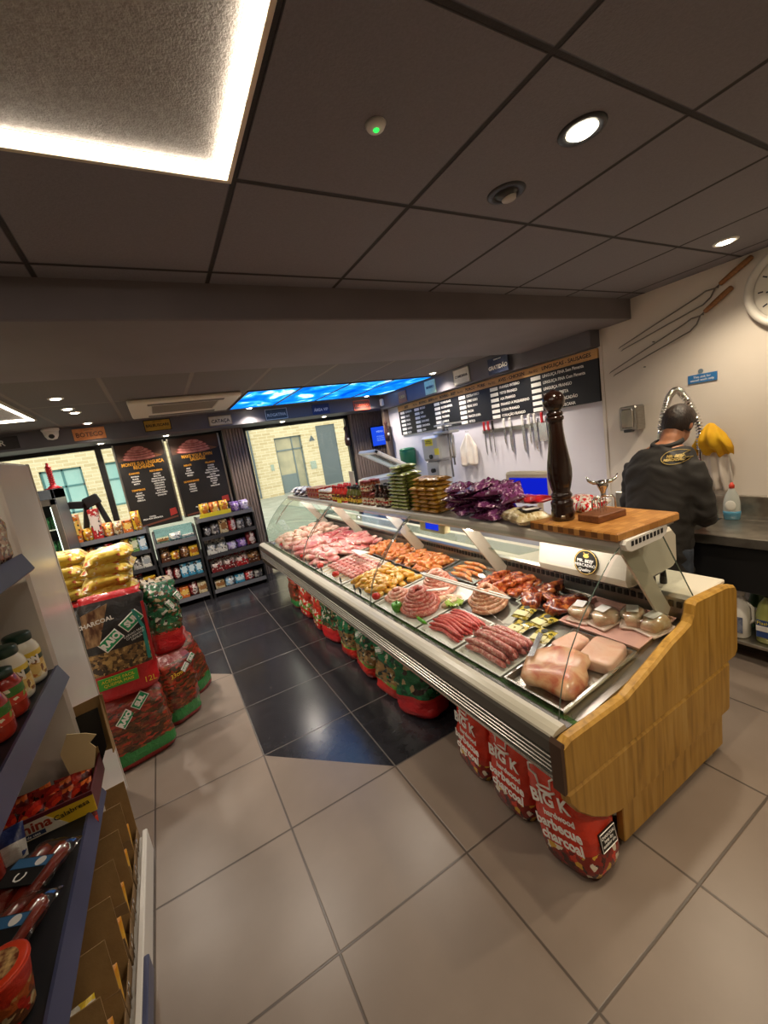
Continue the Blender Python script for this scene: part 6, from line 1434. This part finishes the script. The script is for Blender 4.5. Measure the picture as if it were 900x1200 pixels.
# drinks cooler, red ornament, black press
t = thing('drinks_cooler', 'grey glass-door drinks cooler with green cans behind the white cabinet', 'cooler', (-1.22, 5.55, 0))
x0, x1, y0, y1, zt = -1.52, -.945, 5.25, 5.85, 1.83
b = MB(); b.add(cbox(x0, x0+.03, y0+.04, y1, .02, zt, .004)); b.add(cbox(x1-.03, x1, y0+.04, y1, .02, zt, .004)); b.add(cbox(x0, x1, y1-.03, y1, .02, zt, .004)); b.add(cbox(x0, x1, y0+.04, y1, zt-.1, zt, .004)); b.add(cbox(x0, x1, y0+.04, y1, .02, .3, .004)); obj('cabinet', b, M('cooler grey', '4d5258', .35, .2), t, world=True)
b = MB(); b.add(cbox(x0, x0+.05, y0, y0+.035, .3, zt-.1, .004)); b.add(cbox(x1-.05, x1, y0, y0+.035, .3, zt-.1, .004)); b.add(cbox(x0, x1, y0, y0+.035, zt-.16, zt-.1, .004)); b.add(cbox(x0, x1, y0, y0+.035, .3, .36, .004)); d_ = obj('door_frame', b, m_steel, t, world=True)
obj('door_glass', MB().add(cbox(x0+.05, x1-.05, y0+.012, y0+.018, .36, zt-.16, 0)), m_pane, d_, world=True)
shz = [.35, .62, .89, 1.16, 1.42]
for z in shz: obj('shelf', MB().add(cbox(x0+.03, x1-.03, y0+.07, y1-.03, z-.012, z, .002)), m_white, t, world=True)
obj('added_cooler_light', MB().add(tube([(x0+.06, y0+.06, .4), (x0+.06, y0+.06, zt-.18)], .008, 8)).add(tube([(x1-.06, y0+.06, .4), (x1-.06, y0+.06, zt-.18)], .008, 8)), emat('added cooler tube', 'f0fff0', 2.2), t, world=True)  # tubes added inside the door to brighten the dark cans
can = thing('drink_can', 'green drinks can in the glass-door cooler', 'can', group='green cans in the cooler')
obj('body', MB().add(lathe([(.024, 0), (.032, .008), (.032, .115), (.026, .128)], 14), 0, True), PM('green can', 2, [(0, '1f4a2a'), (.4, '2f6a3a'), (.7, '1f4a2a')], ['c8d8b8', '1a3a22', '3f8a4c'], 50, (.2, .8), .3, cover=.4), can); obj('top', MB().add(lathe([(.027, .126), (.024, .130)], 14), 0, True), m_chrome, can)
for z in shz[1:]:
    for k in range(7): place(can, USED, (x0+.085+.068*k, y0+.13, z), (0, 0, .4*k))
    for k in range(7): place(can, USED, (x0+.085+.068*k, y0+.21, z), (0, 0, .4*k))
t = thing('red_ornament', 'red ridged tower ornament on top of the drinks cooler', 'ornament', (-.99, 5.62, 1.83))
pr = [(.06, 0), (.065, .01), (.03, .04)]
for k in range(9): pr += [(.022, .05+.022*k), (.034, .058+.022*k), (.022, .066+.022*k)]
pr += [(.012, .265), (.016, .275), (.004, .285)]
obj('tower', MB().add(lathe(pr, 18), 0, True), M('red plastic', 'b5202a', .3), t)
obj('base', MB().add(cbox(-.07, .07, -.05, .05, 0, .014, .004)), M('red plastic base', '9a1a24', .4), t)
t = thing('burger_press', 'black two-armed press stand behind the snacks on the left rack', 'press', (-.80, 6.28, 1.15))
m_blk2 = M('black cast plastic', '141416', .4)
obj('base', MB().add(cbox(-.98, -.62, 6.22, 6.36, 1.15, 1.175, .006)), m_blk2, t, world=True)
for p, q in (((-.93, 6.28, 1.17), (-.84, 6.28, 1.58)), ((-.63, 6.28, 1.17), (-.74, 6.28, 1.66))): obj('arm', MB().add(tube([p, q], [.036, .032], 8)), m_blk2, t, world=True)
obj('head', MB().add(cbox(-.085, .085, -.045, .045, -.065, .065, .012), 0, False, Matrix.Translation((-.77, 6.26, 1.62)) @ Matrix.Rotation(R(-18), 4, 'Y')), m_blk2, t, world=True); obj('head', MB().add(cbox(-.075, .075, -.04, .04, -.045, .045, .010), 0, False, Matrix.Translation((-.94, 6.26, 1.60)) @ Matrix.Rotation(R(8), 4, 'Y')), m_blk2, t, world=True)
obj('cross_arm', MB().add(tube([(-.94, 6.28, 1.60), (-.84, 6.28, 1.585), (-.76, 6.28, 1.63)], .018, 8)), m_blk2, t, world=True)
# ------------------------------------------------------------------ sink along the right wall
t = thing('sink_unit', 'stainless steel sink counter with a dark front along the right wall', 'sink', (3.25, .9, 0))
SX0, SX1, SY0, SY1 = 2.97, 3.545, -.4, 2.2
bx = (3.06, 3.42, 1.36, 1.78)
b = MB()
for a in ((SX0, bx[0], SY0, SY1), (bx[1], SX1, SY0, SY1), (bx[0], bx[1], SY0, bx[2]), (bx[0], bx[1], bx[3], SY1)): b.add(cbox(*a, .825, .856, .002))
b.add(cbox(SX0-.006, SX0+.006, SY0, SY1, .80, .862, .004))
m_sinkst = M('worn sink steel', 'b5afa4', .3, .9, var='9d978c', scale=14)
obj('worktop', b, m_sinkst, t, world=True)
obj('backsplash', MB().add(cbox(3.52, 3.547, SY0, SY1, .85, 1.0, .004)), m_sinkst, t, world=True)
b = MB()
for a in ((bx[0]-.006, bx[0], bx[2], bx[3]), (bx[1], bx[1]+.006, bx[2], bx[3]), (bx[0], bx[1], bx[2]-.006, bx[2]), (bx[0], bx[1], bx[3], bx[3]+.006)): b.add(cbox(*a, .62, .84, .001))
b.add(cbox(bx[0], bx[1], bx[2], bx[3], .615, .622, 0)); obj('basin', b, m_sinkst, t, world=True)
obj('front_panel', MB().add(cbox(SX0+.03, SX0+.05, SY0, SY1, .50, .80, .003)), m_black, t, world=True)
obj('lower_shelf', MB().add(cbox(SX0+.05, 3.54, SY0, SY1, .125, .15, .004)), m_sinkst, t, world=True)
for y in (SY0+.05, .9, SY1-.08):
    for x in (SX0+.03, 3.48): obj('leg', MB().add(cbox(x, x+.035, y, y+.035, 0, .825, .003)), m_sinkst, t, world=True)
# spring tap
t = thing('spring_tap', 'tall chrome spring tap arching behind the person at the sink', 'tap', (3.45, 1.50, .856))
pth = []
ctrl = [(3.45, 1.50, 1.36), (3.44, 1.50, 1.50), (3.41, 1.525, 1.64), (3.38, 1.565, 1.75), (3.36, 1.60, 1.80), (3.34, 1.64, 1.76), (3.33, 1.67, 1.66), (3.33, 1.70, 1.53)]
cv = [Vector(c) for c in ctrl]
def cr(P, u):
    n = len(P)-1; i = min(int(u*n), n-1); f = u*n-i
    p0, p1, p2, p3 = P[max(i-1, 0)], P[i], P[i+1], P[min(i+2, n)]
    return .5*((2*p1)+(p2-p0)*f+(2*p0-5*p1+4*p2-p3)*f*f+(3*p1-p0-3*p2+p3)*f**3)
core = [cr(cv, i/60) for i in range(61)]
obj('hose', MB().add(tube(core, .010, 8), 0, True), m_dgrey, t, world=True)
b = MB()
for i in range(44):
    u = i/44; c = cr(cv, u); d = (cr(cv, min(1, u+.01))-c).normalized()
    q = d.to_track_quat('Z', 'Y').to_matrix().to_4x4()
    b.add(lathe([(.014, -.0085), (.026, -.004), (.026, .004), (.014, .0085)], 12, cap=False), 0, True, Matrix.Translation(c) @ q)
obj('spring', b, m_chrome, t, world=True)
obj('riser', MB().add(tube([(3.45, 1.50, .856), (3.45, 1.50, 1.38)], .014, 12)).add(lathe([(.035, 0), (.035, .02), (.02, .04)], 18, c=(3.45, 1.5, .856))), m_chrome, t, world=True)
obj('spray_head', MB().add(tube([(3.33, 1.70, 1.54), (3.33, 1.705, 1.50), (3.33, 1.71, 1.44), (3.33, 1.712, 1.42)], [.014, .02, .017, .022], 12), 0, True), m_chrome, t, world=True)
obj('hand_lever', MB().add(tube([(3.43, 1.5, .93), (3.36, 1.46, .95)], .007, 8)), m_chrome, t, world=True)
# cloths
def cloth(name, label, mat, xc, yc, zt, zb, w0, w1, seed, bulge=.05):
    V = []; Fc = []; n, m = 26, 18
    for i in range(m+1):
        v = i/m; w = w0+(w1-w0)*min(1, v*1.6)**.7
        for j in range(n+1):
            u = -1+2*j/n; z = zt-(zt-zb)*v-(1-abs(u))**2*0-.06*u*u*(1-v)
            V.append((xc-bulge*math.sin(PI*min(1, v*.9+.1))*(1-u*u*.8)-.014*math.sin(u*11+v*3+seed)*(.3+v), yc+u*w, z+.012*noise.noise(Vector((u*4, v*4, seed)))*3*v))
    for i in range(m):
        for j in range(n): a = i*(n+1)+j; Fc.append([a, a+1, a+n+2, a+n+1])
    o = solo(name, label, 'cloth', MB().add((V, Fc), 0, True), mat)
    s = o.modifiers.new('s', 'SOLIDIFY'); s.thickness = .004; return o
cloth('yellow_cloth', 'bunched bright yellow cloth hanging on the wall right of the person', M('yellow cloth', 'e2b21c', .8, var='d49c10', scale=9), 3.50, 1.445, 1.535, 1.30, .055, .125, 2, .10)
cloth('white_towel', 'white towel hanging below the yellow cloth beside the person', M('white towel cloth', 'd8d0c6', .9), 3.53, 1.44, 1.38, 1.03, .075, .10, 5, .04)
# washing up bottle and small things on the sink
t = thing('dish_soap', 'clear washing-up liquid bottle with blue liquid and a red cap on the sink', 'bottle', (3.40, 1.30, .857), (0, 0, R(8)))
obj('body', MB().add(lathe([(.03, 0), (.042, .006), (.046, .05), (.045, .12), (.036, .17), (.02, .205), (.013, .225)], 24), 0, True, Matrix.Diagonal((.75, 1.05, 1, 1))), M('clear bluish plastic', 'cdd2cc', .15, trans=.3, coat=.4), t)
obj('liquid', MB().add(lathe([(.0425, .002), (.0475, .05), (.0472, .062)], 24), 0, True, Matrix.Diagonal((.76, 1.06, 1, 1))), M('blue liquid', '4f8fae', .15, coat=.4), t)
obj('label', MB().add(ell((-.034, 0, .105), .005, .030, .036, 16, 8), 0, True), M('pale oval label', 'd8d8d0', .4), t)
obj('cap', MB().add(lathe([(.015, .222), (.016, .245), (.010, .25), (.008, .262)], 18), 0, True), M('red bottle cap', 'd2402a', .4), t)
t = thing('drinking_glass', 'upturned clear glass on the sink beside the washing-up bottle', 'glass', (3.36, 1.225+.17, .857))
obj('glass', MB().add(lathe([(.032, 0), (.034, .003), (.030, .09), (.026, .1)], 20, cap=False), 0, True), m_cglass, t); obj('rim', MB().add(lathe([(.031, 0), (.036, .002), (.033, .006)], 20, cap=False), 0, True), m_chrome, t)
def jug(name, label, loc, mat, cap, lab, s=1.0, h=.32):
    t = thing(name, label, 'bottle', loc)
    obj('body', MB().add(lathe([(.05*s, 0), (.062*s, .01), (.064*s, h*.55), (.05*s, h*.72), (.024*s, h*.84), (.018*s, h*.9)], 22), 0, True, Matrix.Diagonal((1.0, .8, 1, 1))), mat, t)
    obj('handle', MB().add(tube([(0, -.048*s, h*.32), (0, -.066*s, h*.40), (0, -.06*s, h*.66), (0, -.028*s, h*.78)], .009, 8), 0, True), mat, t)
    obj('cap', MB().add(lathe([(.021*s, h*.88), (.022*s, h*.98), (.016*s, h)], 16), 0, True), cap, t)
    obj('label', MB().add(cbox(-.0655*s, -.0625*s, -.033, .033, h*.14, h*.48, .001)), lab, t)
    return t
jug('bleach_jug', 'white plastic jug with a blue label on the shelf under the sink', (3.10, 1.145, .151), m_white, m_white, M('jug blue label', '3c4a6a', .4, var='8a8fa0', scale=30))
j = jug('detergent_bottle', 'yellow green detergent bottle with a blue label under the sink at the right edge', (3.12, 1.015, .151), M('yellow green detergent', 'b0b468', .25, coat=.3), m_lid_k, M('detergent label', '2f4a86', .4), 1.1, .34)
obj('label_band', MB().add(cbox(-.075, -.0705, -.034, .034, .09, .125, .001)), m_white, j); text(j, 'Flash', .03, (-.0765, 0, .145), M('yellow words', 'e8d84a', .5), '-X', local=True)
jug('spray_bottle', 'dark green bottle behind the white jug under the sink', (3.28, 1.12, .151), M('green bottle', '3a5a30', .3), m_lid_k, m_white, .9, .34)

# ------------------------------------------------------------------ the person at the sink, seen from behind
from mathutils.bvhtree import BVHTree
pt = thing('person', 'person in a dark shirt with a back badge, standing at the sink, back turned', 'person', (2.76, 1.44, 0))
def loft(secs, n=24):
    V = []; Fc = []
    for cx, cy, z, rx, ry in secs:
        for k in range(n):
            a = 2*PI*k/n; c, s = math.cos(a), math.sin(a); e = .85
            V.append((cx+rx*math.copysign(abs(c)**e, c), cy+ry*math.copysign(abs(s)**e, s), z))
    for i in range(len(secs)-1):
        for k in range(n): Fc.append((i*n+k, i*n+(k+1) % n, (i+1)*n+(k+1) % n, (i+1)*n+k))
    Fc.append(tuple(range(n))[::-1]); Fc.append(tuple((len(secs)-1)*n+k for k in range(n)))
    return V, Fc
def skin_union(name, mb, mat, voxel, smooth, wr=None):
    o = obj(name, mb, mat, pt, world=True)
    r = o.modifiers.new('r', 'REMESH'); r.mode = 'VOXEL'; r.voxel_size = voxel; r.use_smooth_shade = True
    s = o.modifiers.new('s', 'SMOOTH'); s.factor = .5; s.iterations = smooth
    bakemod(o)
    me = o.data
    if wr:
        amp, f = wr
        off = wloc(o)
        for v in me.vertices:
            p = v.co
            q = Vector((p.x*f, p.y*f*.8, p.z*f*1.9+p.y*f*1.1*(1 if p.y > 0 else -1)))
            v.co = p+v.normal*amp*(noise.noise(q)+.6*noise.noise(q*2.1+Vector((4, 1, 2))))
    for p in me.polygons: p.use_smooth = True
    me.materials.clear(); me.materials.append(mat)
    return o
CYP = 1.44
tors = [(2.745, CYP, .70, .13, .165), (2.745, CYP, .80, .14, .17), (2.75, CYP, .95, .145, .172), (2.76, CYP, 1.10, .145, .178), (2.785, CYP, 1.22, .14, .19), (2.805, CYP, 1.33, .13, .195), (2.83, CYP, 1.40, .105, .17), (2.85, CYP, 1.445, .085, .135), (2.87, CYP-.005, 1.485, .065, .072)]
def inf(secs, k): return [(a, b_, z, rx+k, ry+k) for a, b_, z, rx, ry in secs]
armL = [(2.82, CYP+.150, 1.335), (2.815, CYP+.185, 1.235), (2.825, CYP+.215, 1.07), (2.90, CYP+.19, 1.02), (3.06, CYP+.12, 1.0), (3.13, CYP+.085, .985)]
armR = [(x, 2*CYP-y+.0, z-(.03 if i > 1 else 0)) for i, (x, y, z) in enumerate(armL)]
m_skin = M('skin', 'b8805f', .5, var='a8704f', scale=9); m_hair = M('dark hair', '1e1613', .55, var='33241c', scale=26, bump=.5, bscale=90, stretch=(1, 1, .4))
HC = Vector((2.965, CYP-.03, 1.580))
b = MB(); b.add(loft(inf(tors, -.018)))
for A in (armL, armR): b.add(tube(A, [.06, .056, .05, .047, .036, .03], 14))
b.add(tube([(2.86, CYP-.005, 1.40), (2.90, CYP-.02, 1.50), (2.93, CYP-.025, 1.55)], [.066, .062, .060], 16))
TH_ = Matrix.Translation(HC) @ Matrix.Rotation(R(24), 4, 'Y')
b.add(ell((0, 0, .02), .092, .075, .098, 24, 16), 0, False, TH_)
b.add(ell((.022, 0, -.05), .068, .060, .075, 20, 14), 0, False, TH_)
b.add(ell((.098, 0, -.025), .018, .014, .024, 10, 8), 0, False, TH_); b.add(ell((.082, 0, -.075), .014, .026, .010, 10, 8), 0, False, TH_); b.add(ell((.085, 0, .022), .012, .05, .012, 10, 8), 0, False, TH_)
for s in (1, -1):
    b.add(ell((-.01, s*.078, -.012), .020, .010, .034, 10, 8), 0, False, TH_)
    b.add(tube([(2.74, CYP+s*.09, .86), (2.74, CYP+s*.10, .48), (2.715, CYP+s*.105, .08)], [.088, .058, .042], 14)); b.add(ell((2.76, CYP+s*.105, .05), .11, .04, .04, 14, 8))
def hand(W, s):
    W = Vector(W); d = Vector((.75, -s*.5, -.35)).normalized(); side = d.cross(Vector((0, 0, 1))).normalized(); up_ = side.cross(d)
    Mx = Matrix((d, side, up_)).transposed().to_4x4(); Mx.translation = W
    b.add(ell((.05, 0, 0), .052, .042, .018, 14, 8), 0, False, Mx)
    for k, (o_, L) in enumerate(((-.030, .066), (-.010, .076), (.011, .071), (.031, .056))):
        b.add(tube([(.07, o_*.8, 0), (.09, o_, .004), (.09+L*.5, o_*1.05, -.008), (.09+L*.9, o_*1.05, -.034)], [.010, .0095, .009, .007], 8), 0, False, Mx)
    b.add(tube([(.03, s*.03, 0), (.055, s*.055, -.006), (.085, s*.06, -.02)], [.012, .011, .008], 8), 0, False, Mx)
hand(armL[-1], 1); hand(armR[-1], -1)
body = skin_union('body', b, m_skin, .0075, 3)
# hair cap: close to the skull, nape to crown
V, Fc = ell((0, 0, .02), .099, .082, .105, 30, 22)
keep = []
for f in Fc:
    c = sum((Vector(V[i]) for i in f), Vector())/4
    if c.z > -.045-.03*max(0, -c.x/.1) and not (c.x > .055 and c.z < .085) and not (c.x > .0 and c.z < .02): keep.append(f)
b = MB().add((V, keep), 0, True, TH_); hr = obj('hair', b, m_hair, pt, world=True); sd = hr.modifiers.new('s', 'SOLIDIFY'); sd.thickness = .016; sd.offset = 0
for v in hr.data.vertices: v.co += Vector((noise.noise(v.co*40), noise.noise(v.co*40+Vector((3, 3, 3))), noise.noise(v.co*40+Vector((7, 1, 2)))))*.004
for s in (1, -1): obj('eye', MB().add(ell((.088, s*.028, .0), .008, .011, .008, 10, 8), 0, True, TH_), m_txtw, body, world=True)
m_shirt = M('dark shirt', '1d1a18', .75, var='23201d', scale=6, bump=.15, bscale=180)
b = MB(); b.add(loft(inf([(2.745, CYP, .655, .13, .178)]+tors[:-1], .010)))
for A in (armL, armR): b.add(tube(A[:4]+[(Vector(A[3])*.55+Vector(A[4])*.45)], [.082, .078, .068, .062, .056], 16))
b.add(lathe([(.10, 1.42), (.076, 1.475)], 20, c=(2.86, CYP-.005, 0)))
shirt = skin_union('shirt', b, m_shirt, .012, 12, (.012, 8))
b = MB(); b.add(tube([(2.868+.074*math.cos(a), CYP-.008+.076*math.sin(a), 1.475+.016*math.cos(a)) for a in [2*PI*i/28 for i in range(28)]], .017, 8, closed=True), 0, True)
obj('collar', b, m_shirt, shirt, world=True)
obj('yoke_seam', MB().add(tube([(0, 0, 0), (.001, 0, 0)], .0005, 3)), m_shirt, shirt) if False else None
bv = BVHTree.FromPolygons([shirt.matrix_basis @ v.co + wloc(pt) for v in shirt.data.vertices], [tuple(p.vertices) for p in shirt.data.polygons])
def onback(y, z, lift):
    h = bv.ray_cast(Vector((2.2, y, z)), Vector((1, 0, 0)))
    return (h[0].x if h[0] else 2.72)-lift
def drape_text(me, o):
    base = wloc(pt)
    for v in me.vertices:
        y = BY-v.co.x; z = o['zc']+v.co.y
        v.co = Vector((v.co.x, v.co.y, -(onback(y, z, .0065+max(0, v.co.z))-o['xc'])))
BY, BZ = 1.325, 1.40
def oval(ry, rz, lift, th=None):
    V = []; n = 40; Fc = []
    if th is None:
        rings = 6
        for i in range(rings+1):
            for k in range(n):
                a = 2*PI*k/n; q = max(.001, i/rings); y = BY+ry*q*math.cos(a); z = BZ+rz*q*math.sin(a); V.append((onback(y, z, lift), y, z))
        for i in range(rings):
            for k in range(n): Fc.append((i*n+k, (i+1)*n+k, (i+1)*n+(k+1) % n, i*n+(k+1) % n))
        return V, Fc
    return tube([(onback(BY+ry*math.cos(a), BZ+rz*math.sin(a), lift), BY+ry*math.cos(a), BZ+rz*math.sin(a)) for a in [2*PI*k/n for k in range(n)]], th, 5, closed=True)
bd = obj('badge', MB().add(oval(.066, .04, .002)), M('badge black', '14110e', .6), shirt, world=True, label='black oval badge with gold words')
obj('badge_edge', MB().add(oval(.066, .04, .003, .0022)), m_gold, bd, world=True) if False else MB()
m_badge = M('pale gold lettering', 'c9ae62', .6)
for w, zz, sz in (('MR. BEEF', BZ+.006, .021), ('MERCADÃO', BZ-.014, .018)):
    o = text(shirt, w, sz, (2.70, BY, zz), m_badge, '-X', bold=.001, wrap=drape_text); o['zc'] = zz; o['xc'] = 2.70
obj('badge_edge', MB().add(oval(.066, .04, .003, .0022), 0, True).add(oval(.03, .008, .003, .0015)), m_badge, shirt, world=True, label='gold badge edge and bull')
m_jean = M('dark blue jeans', '2e3540', .8, var='3a424e', scale=30, bump=.1, bscale=200)
b = MB(); b.add(loft([(2.745, CYP, .70, .125, .17), (2.745, CYP, .80, .13, .175), (2.745, CYP, .86, .125, .165), (2.745, CYP, .92, .11, .15)]))
for s in (1, -1): b.add(tube([(2.745, CYP+s*.09, .82), (2.745, CYP+s*.10, .48), (2.72, CYP+s*.105, .075)], [.10, .073, .062], 16))
skin_union('trousers', b, m_jean, .012, 3, (.006, 10))
for s in (1, -1): obj('shoe', MB().add(loft([(2.765, CYP+s*.105, .0, .135, .05), (2.765, CYP+s*.105, .03, .14, .053), (2.75, CYP+s*.105, .07, .11, .048), (2.72, CYP+s*.105, .11, .07, .046)]), 0, True), m_black, pt, world=True)

# ------------------------------------------------------------------ light
wd = bpy.data.worlds.new('world'); SC.world = wd; wd.use_nodes = True
bg = wd.node_tree.nodes['Background']; bg.inputs[0].default_value = lin('fbf2e2'); bg.inputs[1].default_value = 1.6
# the shop lights behind the camera: the ceiling goes on with the same LED frames and downlights
for x, y in ((2.35, .55), (2.35, -.55), (1.2, -.35), (-1.4, 1.5)):
    downlight('downlight', x, y, 2.566, 'lit downlight in the ceiling out of the photograph', 'downlights over the camera', power=26, r=.055)
for x, y in ((2.5, 3.15), (3.1, 3.2), (.4, 3.2), (-.9, 3.2), (1.6, 3.2)):  # unseen lamps added to brighten the menu wall and counter top
    downlight('downlight', x, y, 2.5, 'unseen downlight added behind the ceiling beam to light the menu wall and counter', 'added downlights behind the beam', power=30)
bake_fonts()
SC.view_settings.exposure = .9
